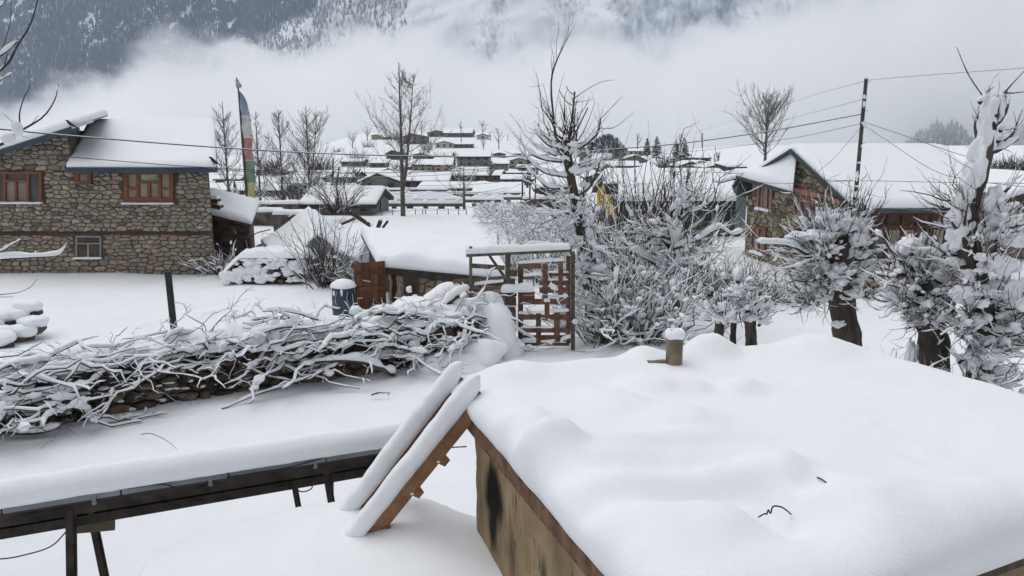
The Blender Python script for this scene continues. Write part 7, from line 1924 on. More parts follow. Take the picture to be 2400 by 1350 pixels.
# upper slope
vh('dark house with broad eaves left of the poplar trunk on the upper slope', 906, 948, 350, 360, 374, 'gable', 'dark', (0, 0), depth=9, asym=.3)
vh('gabled house just right of the poplar trunk on the upper slope', 968, 1002, 357, 363, 374, 'gable', 'brown', (1, 1), depth=9)
vh('long low house with unbroken snow roof in the middle of the upper slope', 1006, 1058, 354, 365, 372, 'front', 'grey', (0, 0), depth=10)
vh('big grey two-storey house with rows of dark windows', 1072, 1148, 350, 368, 390, 'front', 'grey', (4, 2), depth=12)
vh('small gabled house right of the big grey two-storey house', 1156, 1184, 356, 361, 369, 'gable', 'grey', (1, 1), depth=8)
vh('small brown hut high on the right of the upper slope', 1203, 1222, 356, 360, 367, 'flat', 'brown', (0, 0), depth=5)
# middle
vh('left half of the paired two-storey houses, with three windows', 967, 1014, 372, 386, 401, 'front', 'stone', (3, 2), depth=9)
vh('tan right half of the paired two-storey houses', 1017, 1058, 368, 387, 401, 'front', 'tan', (2, 2), depth=9)
vh('brown hut with flat snow roof left of the poplar trunk', 868, 904, 374, 382, 393, 'flat', 'brown', (2, 1), depth=7)
vh('low hut with snow roof beside the poplar trunk in the middle slope', 918, 962, 383, 391, 399, 'flat', 'brown', (0, 0), depth=8)
vh('pale two-storey house with many small windows right of centre', 1160, 1190, 370, 384, 405, 'front', 'stone', (4, 2), depth=11, side=(3, 1, 2))
vh('wide snow-roofed house behind the pale two-storey one', 1192, 1248, 368, 378, 397, 'gable', 'stone', (3, 2), depth=9, asym=.4)
vh('pale block with a single window in front of the wide snow-roofed house', 1215, 1262, 385, 393, 407, 'front', 'stone', (2, 1), depth=7)
vh('long low wall-like shed below the pale houses', 1180, 1250, 403, 405, 411, 'flat', 'brown', (0, 0), depth=4)
# lower
vh('large barn with a broad grey gable facing the camera', 845, 940, 402, 427, 446, 'gable', 'grey', (2, 1), depth=11, asym=.43)
vh('gabled house peeping over the large grey barn', 893, 932, 391, 404, 420, 'gable', 'brown', (0, 0), depth=8)
vh('snow-roofed house left of the large grey barn', 785, 832, 398, 415, 431, 'front', 'brown', (3, 1), depth=9)
vh('wide house with smooth snow roof right of the poplar trunk', 950, 1048, 401, 424, 443, 'front', 'grey', (5, 1), depth=11)
vh('brown-walled long house in the centre of the village', 1052, 1170, 396, 411, 427, 'front', 'brown', (6, 1), depth=10, yaw=R(-5))
vh('low snow roof with a tiny dormer gable', 985, 1105, 425, 441, 454, 'front', 'dark', (5, 1), depth=10)
vh('broad snow roof at the right of the lower village', 1115, 1222, 426, 452, 468, 'front', 'dark', (5, 1), depth=12)
vh('narrow dark-eaved house wedged at the right of the lower village', 1178, 1250, 408, 420, 434, 'front', 'grey', (4, 1), depth=8)
vh('small grey stone cottage with lean-to behind the shrubs, nearest of the village', 715, 872, 433, 478, 505, 'front', 'grey', (4, 1), depth=7, over=.35, side=(1, 1, 1))
# behind the poplars at the left
vh('snow roof between the slim poplar and the middle poplar', 600, 655, 392, 404, 412, 'gable', 'brown', (0, 0), depth=9, asym=.7)
vh('long low house behind the prayer flag', 500, 660, 424, 446, 462, 'front', 'dark', (7, 1), depth=10)
vh('low dark house behind the left-hand poplar', 505, 560, 405, 420, 428, 'front', 'brown', (0, 0), depth=9)
vh('snow-roofed hut right of the flag row of poplars', 760, 800, 405, 418, 427, 'gable', 'brown', (0, 0), depth=8)
vh('small slatted shed left of the prayer flag pole', 505, 562, 462, 468, 480, 'flat', 'grey', (6, 1), depth=3)
# right of the tall bare tree
vh('low house at the foot of the dark ridge on the right', 1362, 1395, 342, 349, 357, 'gable', 'brown', (1, 1), depth=8)
vh('long snow roof right behind the tall bare tree', 1385, 1436, 359, 373, 380, 'front', 'dark', (0, 0), depth=9)
vh('wide flat snow roof behind the yellow gable', 1368, 1498, 376, 389, 397, 'front', 'grey', (0, 0), depth=10)
vh('beige gabled house with open loft near the yellow gable', 1402, 1440, 382, 394, 408, 'gable', 'beige', (2, 1), depth=8)
vh('gabled house with dark loft opening below the conifers', 1448, 1516, 362, 376, 385, 'gable', 'grey', (0, 0), depth=10, asym=.65)
vh('house with a wooden veranda left of the conifers', 1474, 1526, 345, 354, 366, 'front', 'beige', (5, 1), depth=9)
vh('house with dark overhanging upper floor right of the conifers', 1610, 1664, 357, 370, 381, 'front', 'dark', (3, 1), depth=9)
vh('small snow hut left of the snow-roofed pair below the conifers', 1552, 1580, 382, 388, 394, 'gable', 'brown', (0, 0), depth=6)
vh('snow-roofed gable house below the conifers', 1590, 1642, 376, 390, 397, 'gable', 'grey', (0, 0), depth=9, asym=.6)
vh('snow-roofed hut with a chimney right below the dark upper-floor house', 1622, 1662, 375, 383, 390, 'gable', 'brown', (0, 0), depth=8)
vh('broad low house right of the chimney hut', 1655, 1712, 380, 393, 401, 'gable', 'grey', (0, 0), depth=9, asym=.7)
vh('dark wooden lean-to against the near end of the pink-windowed house', 1712, 1738, 383, 391, 405, 'flat', 'dark', (0, 0), depth=4, d=75)
vh('gable shed tucked under the brown-walled long house', 1102, 1150, 428, 438, 449, 'gable', 'brown', (2, 1), depth=7)
vh('small gabled house right of the paired two-storey houses', 1064, 1094, 391, 401, 412, 'gable', 'grey', (2, 1), depth=7)
vh('row of dark doors under a snow roof left of the dark broad-eaved house', 800, 850, 371, 379, 390, 'front', 'brown', (4, 1), depth=8)
vh('gabled house above the dark stone wall', 1258, 1312, 428, 444, 464, 'gable', 'grey', (2, 1), depth=8)
vh('snow-roofed cabin left of the yellow gable', 1376, 1424, 402, 417, 436, 'gable', 'brown', (2, 1), depth=8)
vh('low cabin under the paired two-storey houses', 990, 1036, 405, 410, 419, 'flat', 'dark', (3, 1), depth=6)
vh('dark shed at the left of the terraced rails', 880, 930, 444, 449, 460, 'flat', 'brown', (2, 1), depth=5)
def yellow_building():
    teal = mat('teal_window_paint', (.10, .19, .20), (.15, .25, .26), scale=3, rough=.6)
    H = vh('long building with a yellow gable end and huge snow roof, teal windows below', 1452, 1738, 392, 470, 535, 'front', 'dark', (0, 0), depth=10.5, d=39, snow=.4, name='long_building', group=None, over=.3)
    A_, B_ = at(1452, 500, 39), at(1738, 500, 39)
    # yellow boards on the left gable end
    ze = at(1600, 470, 39)[2]; zr = at(1600, 392, 44.2)[2]
    for k in range(8):
        y0, y1 = 39.05 + 10.3 * k / 8, 39.05 + 10.3 * (k + 1) / 8 - .02
        f = lambda y: ze + (zr - ze) * (1 - abs((y - 44.25) / 5.25)) - .25
        mb = MB(); prism(mb, [V3(A_[0] - .04, y0, .8), V3(A_[0] - .04, y1, .8), V3(A_[0] - .04, y1, f(y1)), V3(A_[0] - .04, y0, f(y0))], V3(.03, 0, 0)); mb.build('board', WALLS['yellow'], H)
    for (x0, x1, y0, y1) in [(1690, 1736, 480, 522), (1560, 1606, 480, 522), (1625, 1670, 480, 522)]:
        P = lambda x, y: at(x, y, 38.98)
        mb = MB(); prism(mb, [P(x0, y1), P(x1, y1), P(x1, y0), P(x0, y0)], V3(0, -.03, 0)); w = mb.build('window', PANE, H)
        for (a, b, c, d_) in [(x0, y0, x1, y0 + 4), (x0, y1 - 4, x1, y1), (x0, y0, x0 + 3, y1), (x1 - 3, y0, x1, y1), ((x0 + x1) / 2 - 1.5, y0, (x0 + x1) / 2 + 1.5, y1), (x0, y0 + 12, x1, y0 + 14)]:
            mb = MB(); prism(mb, [P(a, d_), P(c, d_), P(c, b), P(a, b)], V3(0, -.07 - .004 * ((int(a) + int(b)) % 3), 0)); mb.build('frame', teal, w)
yellow_building()
def lumber_box():
    H = empty('dark_crate', 'dark crate with snow lid standing by the yellow gable', 'crate')
    c = at(1433, 442, 36.5); mb = MB(); box(mb, c, (.62, .6, .5)); mb.build('crate', EAVE, H)
    mb = MB(); blobs(mb, [c + V3(0, 0, .26)], [[.40, .38, .16]], sub=2, flat_bottom=.2); mb.build('snow_cap', SNOW, H, True)
lumber_box()

# ------------------------------------------------------------------ concrete terraces, wire fence, tarps, stupa, terrace walls
CONC = mat('grey_concrete', (.085, .075, .066), (.14, .125, .112), scale=1.2, rough=.95)
def terrace_rail(label, x0, x1, y, posts, d, hb=.24, drop=1.3):
    H = empty('concrete_railing', label, 'railing', 'concrete rails on the terraces below the village')
    a, b = at(x0, y, d), at(x1, y, d); b[2] = a[2]
    mb = MB(); beam(mb, a, b, .35, hb); mb.build('rail', CONC, H)
    mb = MB(); snow_sheet(mb, [a + V3(0, -.2, hb / 2), b + V3(0, -.2, hb / 2), b + V3(0, .2, hb / 2), a + V3(0, .2, hb / 2)], .22, 40, 3, edge=.12, over=.02, lump=.05, lscale=.8); mb.build('rail_snow', SNOW_FAR, H, True)
    for k in range(posts):
        p = a + (b - a) * (k + .5) / posts; w = .5 if k % 2 else .35
        mb = MB(); box(mb, p + V3(0, .04, -drop / 2 - hb / 2 + .06), (w, .30, drop)); mb.build('post', CONC, H)
        mb = MB(); blobs(mb, [p + V3(0, 0, hb / 2 + .1)], [[w * .8, .25, .22]], sub=2, flat_bottom=.3); mb.build('post_snow', SNOW_FAR, H, True)
terrace_rail('topmost concrete rail below the snow roofs', 885, 1050, 447, 4, 84)
terrace_rail('second concrete rail from the top', 880, 1180, 457, 6, 76)
terrace_rail('third concrete rail from the top, left of the small bare tree', 885, 1062, 464, 4, 71)
terrace_rail('third-row concrete rail right of the small bare tree', 1110, 1275, 465, 5, 71)
terrace_rail('fourth concrete rail from the top, the longest', 905, 1180, 471, 6, 66)
terrace_rail('lowest concrete rail just above the wire fence', 905, 1090, 480, 5, 61)
def tarp(x, y, w, h, d, label):
    mb = MB(); n = 14; U, Wv = np.meshgrid(np.linspace(0, 1, n), np.linspace(0, 1, 8), indexing='ij')
    a = at(x, y, d); sw = w / FPX * d; sh = h / FPX * d
    P = np.stack([a[0] + U * sw, a[1] + .5 * Wv, a[2] - sh * (1 - Wv) * (.35 + .65 * np.abs(np.sin(U * 4 + .6))) + .05 * fbm(np.stack([U * 5, Wv * 3, U * 0], -1), 1, 3, 2)], -1)
    idx = np.arange(n * 8).reshape(n, 8); F = np.stack([idx[:-1, :-1], idx[1:, :-1], idx[1:, 1:], idx[:-1, 1:]], -1).reshape(-1, 4)
    mb.add(P.reshape(-1, 3), F); mb.add((P + V3(0, .03, -.02)).reshape(-1, 3), F[:, ::-1])
    mb.build('tarpaulin', MATS.get('blue_tarp') or mat('blue_tarp', (.02, .07, .28), (.03, .11, .38), scale=2, rough=.5), None, True, label=label, category='tarpaulin')
tarp(932, 467, 30, 12, 66, 'blue tarpaulin draped under the long concrete rail by the poplar trunk')
tarp(884, 466, 11, 6, 68, 'small blue tarpaulin left of the poplar trunk')
def wire_fence():
    H = empty('wire_fence', 'wire fence on thin teal posts across the field in front of the concrete rails', 'fence')
    m = mat('teal_fence_paint', (.10, .17, .17), (.15, .23, .23), scale=3, rough=.6)
    xs = [895, 920, 946, 974, 991, 998, 1025, 1051, 1075, 1093]; d = 51.0
    tops = []
    for x in xs:
        p = at(x, 512, d); t = p + V3(0, 0, at(x, 491, d)[2] - p[2]); mb = MB(); tubes(mb, np.array([[p - V3(0, 0, .3), t]]), np.full((1, 2), .03), 6); mb.build('post', m, H); tops.append(t)
    for f, s in ((.0, .10), (.45, .03), (.75, .02)):
        for a, b in zip(tops[:-1], tops[1:]):
            q = curve_pts([a - V3(0, 0, f), (a + b) / 2 - V3(0, 0, f + s), b - V3(0, 0, f)], 8); mb = MB(); tubes(mb, q[None], np.full((1, 8), .012), 4); mb.build('wire', m, H)
wire_fence()
def terrace_wall(x0, x1, y0, y1, d, label, wall='brown'):
    H = empty('terrace_wall', label, 'wall')
    a, b = at(x0, y1, d), at(x1, y1, d); t = at(x0, y0, d)[2]; b[2] = a[2]
    mb = MB(); n = 24; s = np.linspace(0, 1, n); top = a + (b - a) * s[:, None]; top[:, 2] = t + .08 * fbm(np.stack([s * 12, s * 0, s * 0], 1), 1, 3, int(x0))
    bot = top.copy(); bot[:, 2] = a[2] - .8
    V = np.concatenate([bot, top, top + V3(0, .5, 0), bot + V3(0, .5, 0)]); i = np.arange(n - 1)
    mb.add(V, [np.concatenate([np.stack([i + k * n, i + 1 + k * n, i + 1 + (k + 1) * n, i + (k + 1) * n], 1) for k in range(3)]), np.array([[0, n, 2 * n, 3 * n]]), np.array([[n - 1, 4 * n - 1, 3 * n - 1, 2 * n - 1]])]); mb.build('stones', MATS['stone_far'], H)
    mb = MB(); snow_sheet(mb, [top[0] + V3(0, -.1, 0), top[-1] + V3(0, -.1, 0), top[-1] + V3(0, .6, 0), top[0] + V3(0, .6, 0)], .22, 24, 4, edge=.2, over=.04, lump=.08, lscale=.9); mb.build('wall_snow', SNOW_FAR, H, True)
mat('stone_far', (.055, .048, .042), (.17, .15, .13), scale=2.2, rough=.95, bump=.8, bscale=4)
terrace_wall(560, 700, 479, 494, 50, 'dark stone terrace wall behind the prayer flag pole')
terrace_wall(590, 660, 497, 503, 44, 'low stone garden wall behind the outbuilding roof')
terrace_wall(640, 740, 501, 512, 40, 'stone garden wall behind the ridge of the grey tent')
terrace_wall(505, 562, 482, 492, 52, 'short stone wall left of the prayer flag pole')
terrace_wall(1225, 1330, 466, 478, 58, 'dark stone wall at the right end of the concrete rails')
def stupa():
    H = empty('stupa', 'small white stupa with dark spire left of the prayer flag', 'stupa')
    c = at(553, 478, 62); s = 62 / FPX
    z0 = c[2] - .3; x, y = c[0], c[1]
    w = mat('stupa_white', (.62, .63, .64), (.72, .72, .72), scale=3, rough=.9)
    mb = MB(); box(mb, (x, y, z0 + .4), (.8, .8, .8)); mb.build('plinth', w, H)
    n = 16; a = np.arange(n) / n * 2 * math.pi; prof = [(.0, .30), (.4, .34), (.65, .28), (.8, .14)]
    V = np.concatenate([np.stack([x + r_ * np.cos(a), y + r_ * np.sin(a), np.full(n, z0 + .8 + h_)], 1) for h_, r_ in prof]); i = np.arange(n)
    mb = MB(); mb.add(V, [np.concatenate([np.stack([i + k * n, (i + 1) % n + k * n, (i + 1) % n + (k + 1) * n, i + (k + 1) * n], 1) for k in range(3)]), np.arange(n) + 3 * n]); mb.build('dome', w, H, True)
    mb = MB(); tubes(mb, np.array([[[x, y, z0 + 1.55], [x, y, z0 + 1.9], [x, y, z0 + 2.15]]]), np.array([[.12, .10, .02]]), 8); mb.build('spire', PANE, H)
stupa()
def field_junk():
    """leaning poles and stumps at the field edge behind the low shed"""
    Yq = 36.0
    for k, (a, b, r0, lab) in enumerate([((820, 497), (870, 530), .10, 'fallen snow-topped pole slanting down behind the low shed'), ((800, 525), (832, 512), .07, 'short snow-topped board end left of the slanting pole'), ((885, 536), (892, 517), .10, 'stump standing behind the low shed'), ((897, 534), (909, 518), .06, 'dark slanting stake beside the stump')]):
        T = empty('fence_pole', lab, 'pole')
        p, q = at(*a, Yq), at(*b, Yq); c = curve_pts([p, q], 6); mb = MB(); tubes(mb, c[None], np.full((1, 6), r0), 8); mb.build('pole', BARK, T, True)
        mb = MB(); snow_on(mb, c[None], np.full((1, 6), r0), [r0 * .9], 8, 1, np.random.default_rng(k), lo=.9, minflat=0); blobs(mb, [q + V3(0, 0, r0 * .6)], [[r0, r0, r0 * .7]], sub=2); mb.build('snow', SNOW, T, True)
field_junk()
# ------------------------------------------------------------------ trees and scrub on the hill
GH = 'bare trees dotted over the village hill'
def far_tree(label, px, yb, yt, wpx, seed, d=None, **k):
    d = d or hit(px, yb, default=370)
    tree_px('bare_tree', label, px, yb, yt, d, wpx, seed, **dict(dict(m=14, tw=.0009 * d ** .75 if d < 120 else .035, tr=.22, snow=.0, sub=4, group=GH, bark=BARK), **k))
far_tree('round bare tree left of the tan hilltop house', 861, 329, 295, 24, 201)
far_tree('slim tree poking up in front of the long hilltop building', 1081, 335, 277, 18, 202, steep=1.2)
far_tree('bare tree between the long building and the white hilltop house', 1131, 315, 291, 30, 203)
far_tree('bare tree standing right of the white hilltop house', 1169, 350, 298, 28, 204)
far_tree('thin bare sapling just right of the white hilltop house', 1149, 330, 308, 10, 205)
far_tree('small round tree below the white hilltop house', 1133, 350, 328, 20, 206)
far_tree('bare bush-like tree on the far left slope of the hill', 826, 348, 317, 40, 207)
far_tree('bare tree left of the conifers on the right', 1494, 347, 316, 24, 208, d=250)
far_tree('bare tree behind the right-hand conifer', 1596, 345, 318, 26, 209, d=255)
far_tree('bare tree between poplar crown and hilltop hall', 988, 320, 285, 26, 210)
far_tree('young bare tree on the hill terrace by the pale gabled house', 1005, 372, 330, 26, 211)
for _k, (_l, _x, _b, _t, _w) in enumerate([('bare tree between the barn and the poplar trunk', 930, 420, 385, 34), ('bare tree at the corner of the big grey two-storey house', 1066, 395, 358, 26), ('bare tree before the brown-walled long house', 1150, 430, 392, 34), ('little tree left of the pale two-storey house', 1152, 408, 378, 24), ('bare tree at the right end of the lower village', 1236, 440, 398, 34), ('bare tree left of the barn gable', 838, 432, 396, 34), ('thin tree beside the beige gabled house', 1450, 410, 372, 24), ('bare tree right of the chimney hut', 1682, 398, 362, 30)]):
    far_tree(_l, _x, _b, _t, _w, 260 + _k)
GB = 'snowy bushes on the village hill'
def far_bush(label, px, yb, yt, wpx, seed, d=None, n=60):
    d = d or hit(px, yb, default=340); b = at(px, yb, d); h = at(px, yt, d)[2] - b[2]; w = wpx / FPX * d
    thicket('hill_bush', label, [b + V3(k * w * .22, 0, -.2) for k in (-1, 0, 1)], w * .16, h * 1.0, n, .05, seed, up=.8, spread=.9, tw=.03, twigs=3, cat='bush', group=GB)
far_bush('dark dense clump behind the tall poplar crown', 930, 327, 299, 40, 221, n=110)
far_bush('bush beside the round tree left of the tan house', 862, 345, 326, 26, 222)
far_bush('low bush on the left skyline of the hill', 795, 356, 345, 22, 223)
far_bush('bush mass on the left slope above the snow hut', 838, 372, 346, 40, 224, n=90)
far_bush('second bush mass lower on the left slope', 850, 392, 364, 50, 225, n=100)
far_bush('bushes behind the right-hand flag poplar', 745, 395, 358, 60, 226, d=120, n=110)
far_bush('bushes between the slim and the middle flag poplars', 640, 395, 362, 50, 227, d=125, n=100)
far_bush('bush at the foot of the hill left of the big grey house', 1030, 372, 350, 26, 228)
far_bush('round bush below the long hilltop building', 1000, 352, 332, 24, 229)
far_bush('scrub beside the big grey two-storey house', 1160, 392, 372, 22, 230)
far_bush('scrub between the paired houses and the big grey house', 1068, 402, 380, 20, 231)
far_bush('scrub below the dark ridge on the right', 1440, 372, 350, 40, 232, d=240, n=90)
far_bush('scrub around the foot of the conifers', 1565, 388, 358, 50, 233, d=185, n=110)
def conifer(label, px, yb, yt, wpx, d, seed):
    r = np.random.default_rng(seed)
    H = empty('conifer_tree', label, 'tree', 'snow-laden conifers among the right-hand village houses')
    b = at(px, yb, d); h = at(px, yt, d)[2] - b[2]; w = wpx / FPX * d / 2
    g = MATS.get('conifer_green') or mat('conifer_green', (.018, .028, .022), (.04, .055, .042), scale=3, rough=.9)
    tk, cr, sn = MB(), MB(), MB()
    tubes(tk, np.array([[b - V3(0, 0, .5), b + V3(0, 0, h)]]), np.array([[.18, .03]]), 7)
    n = 200; t = r.random(n) ** .8 * .94 + .04
    az = r.uniform(0, 2 * math.pi, n); L = w * (1 - t) ** .75 * r.uniform(.6, 1.15, n) + .15
    B = b + np.stack([0 * t, 0 * t, h * t], 1); D = np.stack([np.cos(az), np.sin(az), np.full(n, .05)], 1)
    P = shoots(B, D, L, 5, (0, 0, -.22), .08, r)
    tubes(cr, P, np.array([.06, .20, .24, .18, .03])[None] * np.ones((n, 1)) * (.5 + .6 * (1 - t))[:, None], 5, squash=.4)
    Q = P + V3(0, 0, .10); keep = r.random(n) < .8
    tubes(sn, Q[keep], (np.array([.02, .15, .19, .15, .02])[None] * np.ones((n, 1)) * (.5 + .6 * (1 - t))[:, None])[keep] * r.uniform(.4, 1.1, (keep.sum(), 1)), 5, squash=.45)
    for nm, mb, m in (('trunk', tk, BARK), ('crown', cr, g), ('snow', sn, SNOW_FAR)): mb.build(nm, m, H, True)
conifer('small snow-laden conifer at the left of the conifer group', 1516, 362, 323, 24, 210, 301)
conifer('tall pointed snow-laden conifer in the middle of the group', 1538, 372, 319, 36, 205, 302)
conifer('broad snow-laden conifer beside the dark upper-floor house', 1602, 384, 320, 40, 190, 303)
conifer('dark conifer leaning against the broad one', 1584, 384, 332, 34, 192, 304)

# ------------------------------------------------------------------ dark wooded ridge and misty hillside at the right
def hill(label, px, ytop, d, wpx, seed, ntrees, treeh, dense=1.0, snowmix=.5, base_y=400):
    p = at(px, ytop, d); w = wpx / FPX * d / 2
    X, Y = np.meshgrid(np.linspace(-1, 1, 70), np.linspace(-1, 1, 50), indexing='ij')
    R_ = np.sqrt(X ** 2 + Y ** 2); zb = at(px, base_y, d)[2]
    def hz(x, y):
        rr = np.sqrt(x ** 2 + y ** 2); P = np.stack([x * 3 + seed, y * 3, x * 0], -1)
        return zb - 12 + (p[2] - zb + 12) * np.clip(1 - rr ** 2.2, 0, 1) * (1 + .22 * fbm(P, 1, 4, seed))
    Z = hz(X, Y)
    V = np.stack([p[0] + X * w, p[1] + Y * w * .6, Z], -1)
    idx = np.arange(X.size).reshape(X.shape); F = np.stack([idx[:-1, :-1], idx[1:, :-1], idx[1:, 1:], idx[:-1, 1:]], -1).reshape(-1, 4)
    mb = MB(); mb.add(V.reshape(-1, 3), F); o = mb.build('hill', SNOW_FAR, None, True, kind='structure', label=label)
    r = np.random.default_rng(seed); x = r.uniform(-.9, .9, ntrees); y = r.uniform(-.9, .3, ntrees)
    z = hz(x, y); keep = z > zb - 10; x, y, z = x[keep], y[keep], z[keep]; n = len(x)
    h = treeh * r.uniform(.5, 1.2, n); k = 6; a = np.arange(k) / k * 2 * math.pi
    mb = MB()
    for (f0, f1, wf) in ((.0, .5, .26), (.3, .78, .19), (.6, 1.0, .12)):
        ring = np.stack([np.cos(a), np.sin(a)], 1)[None] * (h * wf * r.uniform(.8, 1.2, n))[:, None, None]
        base = np.stack([p[0] + x * w, p[1] + y * w * .6, z], 1)
        lo = np.concatenate([base[:, None, :2] + ring, (base[:, 2] + h * f0)[:, None, None].repeat(k, 1)], -1) if False else np.stack([base[:, None, 0] + ring[..., 0], base[:, None, 1] + ring[..., 1], np.repeat((base[:, 2] + h * f0)[:, None], k, 1)], -1)
        tip = base + np.stack([0 * h, 0 * h, h * f1], 1)
        Vv = np.concatenate([lo, tip[:, None]], 1); i = np.arange(k)
        Ff = (np.stack([i, (i + 1) % k, np.full(k, k)], 1)[None] + (np.arange(n) * (k + 1))[:, None, None]).reshape(-1, 3)
        mb.add(Vv.reshape(-1, 3), Ff, np.repeat(r.random(n), k + 1))
    m = MATS.get('far_forest') or ramp_mat('far_forest', [(0, (.03, .038, .045)), (.55, (.05, .06, .068)), (.75, (.25, .27, .30)), (1, (.6, .63, .66))], bump=0)
    MATS['far_forest'] = m
    f = mb.build('forest', m, None, False, kind='stuff', label='dark conifer wood on ' + label)
hill('low wooded ridge behind the right-hand village', 1420, 336, 420, 170, 5, 700, 4.5, base_y=372)
hill('misty wooded spur behind the pink-windowed house', 2205, 316, 1045, 210, 6, 420, 17, base_y=385)
hill('misty wooded spur at the right picture edge', 2425, 312, 1055, 190, 7, 360, 17, base_y=385)
def right_slope():
    p = at(2400, 345, 150)
    X, Y = np.meshgrid(np.linspace(-1, 1, 60), np.linspace(-1, 1, 40), indexing='ij')
    Z = -1 + (p[2] + 1.4) * np.clip(1 - (np.abs(X) ** 2.4 + np.abs(Y) ** 2.0), 0, 1) ** .8 + .5 * fbm(np.stack([X * 6, Y * 6, X * 0], -1), 1, 4, 3)
    V = np.stack([p[0] + 9 + X * 26, 150 + Y * 60, Z], -1); idx = np.arange(X.size).reshape(X.shape); F = np.stack([idx[:-1, :-1], idx[1:, :-1], idx[1:, 1:], idx[:-1, 1:]], -1).reshape(-1, 4)
    mb = MB(); mb.add(V.reshape(-1, 3), F); mb.build('hill', SNOW_FAR, None, True, kind='structure', label='snowy scrub slope beyond the right-hand houses')
right_slope()
for k, (px, yb, yt, w) in enumerate([(2345, 405, 372, 60), (2385, 415, 378, 60), (2300, 400, 376, 40), (2365, 392, 362, 50), (2410, 400, 365, 60), (2330, 425, 395, 60), (2280, 420, 392, 50)]):
    far_bush(['scrub clump behind the tall leaning pollard', 'scrub clump at the right edge above the last house', 'scrub clump left of the leaning pollard top', 'higher scrub clump on the right-hand slope', 'scrub clump cut by the right picture edge', 'scrub clump right behind the last roof', 'scrub clump at the end of the big roof'][k], px, yb, yt, w, 240 + k, d=105, n=90)
# ------------------------------------------------------------------ prayer flag, power poles, lines
def prayer_flag():
    H = empty('prayer_flag', 'tall five-coloured vertical prayer flag on a leaning wooden pole', 'flag')
    Y = 47.0
    a, b = at(582, 500, Y), at(558, 203, Y); a[2] -= .4
    mb = MB(); n = 10; q = a + (b - a) * np.linspace(0, 1, n)[:, None]; tubes(mb, q[None], np.linspace(.10, .045, n)[None], 8); mb.build('pole', mat('brown_pole', (.07, .05, .04), (.12, .09, .07), scale=3), H, True)
    cols = [('faded_blue_cloth', (.29, .345, .45), 214, 272), ('white_cloth', (.58, .57, .56), 272, 323), ('faded_red_cloth', (.46, .22, .225), 323, 376), ('faded_green_cloth', (.19, .29, .215), 376, 429), ('faded_yellow_cloth', (.58, .55, .25), 429, 479)]
    edge = {214: (560, 561.5), 226: (561, 572), 243: (562.5, 582), 272: (565, 586), 323: (569, 591), 376: (574, 595), 429: (578, 599), 479: (583, 597)}
    ys = sorted(edge)
    for nm, c, y0, y1 in cols:
        m = mat(nm, tuple(v * .9 for v in c), tuple(min(1, v * 1.1) for v in c), scale=2.5, rough=.9)
        n1, n2 = 14, 9
        yy = np.linspace(y0, y1 - .6, n1); g = np.zeros((n1, n2, 3))
        for i, y in enumerate(yy):
            xl = np.interp(y, ys, [edge[k][0] for k in ys]); xr = np.interp(y, ys, [edge[k][1] for k in ys])
            if nm == 'faded_yellow_cloth' and i > n1 - 4: xr -= 2 * (i - n1 + 4) * .5
            for j in range(n2):
                p = at(xl + (xr - xl) * j / (n2 - 1), y, Y); p[1] += .10 * math.sin(j * 1.1 + y * .06) * j / n2 + .05 * math.sin(y * .12); g[i, j] = p
        idx = np.arange(n1 * n2).reshape(n1, n2); F = np.stack([idx[:-1, :-1], idx[1:, :-1], idx[1:, 1:], idx[:-1, 1:]], -1).reshape(-1, 4)
        mb = MB(); mb.add(g.reshape(-1, 3), F); mb.add(g.reshape(-1, 3) + V3(0, .012, 0), F[:, ::-1]); mb.build('cloth', m, H, True)
    for (x, y) in [(585, 281), (585, 299), (587, 317)]:
        p = at(x, y, Y); mb = MB(); prism(mb, [p, p + V3(.09, .02, .02), p + V3(.08, .02, -.04), p + V3(0, 0, -.06)], V3(0, .02, 0)); mb.build('tab', WOOD_OLD, H)
    mb = MB(); t = at(558, 205, Y); tubes(mb, np.array([[t + V3(.08, 0, 0), t + V3(.02, 0, .18), t + V3(-.04, 0, .42), t + V3(-.05, 0, .50), t + V3(-.05, 0, .62)]]), np.array([[.17, .15, .08, .04, .02]]), 9); mb.build('finial', mat('finial_cloth', (.20, .17, .14), (.5, .47, .42), scale=6, rough=.9), H, True)
prayer_flag()
POLE = mat('dark_pole_wood', (.05, .045, .045), (.10, .09, .088), scale=4, rough=.9)
def power_pole(label, top, bot, d, r0, snow=True, seed=0, ext=3.0, name='power_pole'):
    H = empty(name, label, 'pole')
    r = np.random.default_rng(seed)
    a, b = at(*bot, d), at(*top, d); a = a + (a - b) / np.linalg.norm(a - b) * max(0, (a[2] + .3) / max((b - a)[2] / np.linalg.norm(b - a), .2)) if ext else a
    n = 30; q = a + (b - a) * np.linspace(0, 1, n)[:, None]; q[:, 0] += .01 * fbm(np.stack([np.linspace(0, 5, n), np.zeros(n), np.zeros(n)], 1), 1, 2, seed)
    mb = MB(); tubes(mb, q[None], np.linspace(r0 * 1.15, r0 * .85, n)[None], 9); mb.build('pole', POLE, H, True)
    if snow:
        mb = MB(); m = 46; t = r.beta(1.6, 2.4, m); C = a + (b - a) * t[:, None] + np.stack([r.uniform(-.4, .4, m) * r0, -np.full(m, r0 * .55), 0 * t], 1)
        blobs(mb, C, np.stack([r.uniform(.5, .95, m) * r0, np.full(m, r0 * .6), r.uniform(.6, 2.0, m) * r0], 1), sub=1, rough=.4)
        blobs(mb, [b + V3(0, 0, r0 * .3)], [[r0, r0, r0 * .8]], sub=2); mb.build('snow_patches', SNOW, H, True, kind='stuff')
    return H, q
H, Q = power_pole('tall snow-spotted wooden power pole in front of the pink-windowed house', (2030, 184), (2003, 480), 22.0, .058, True, 3)
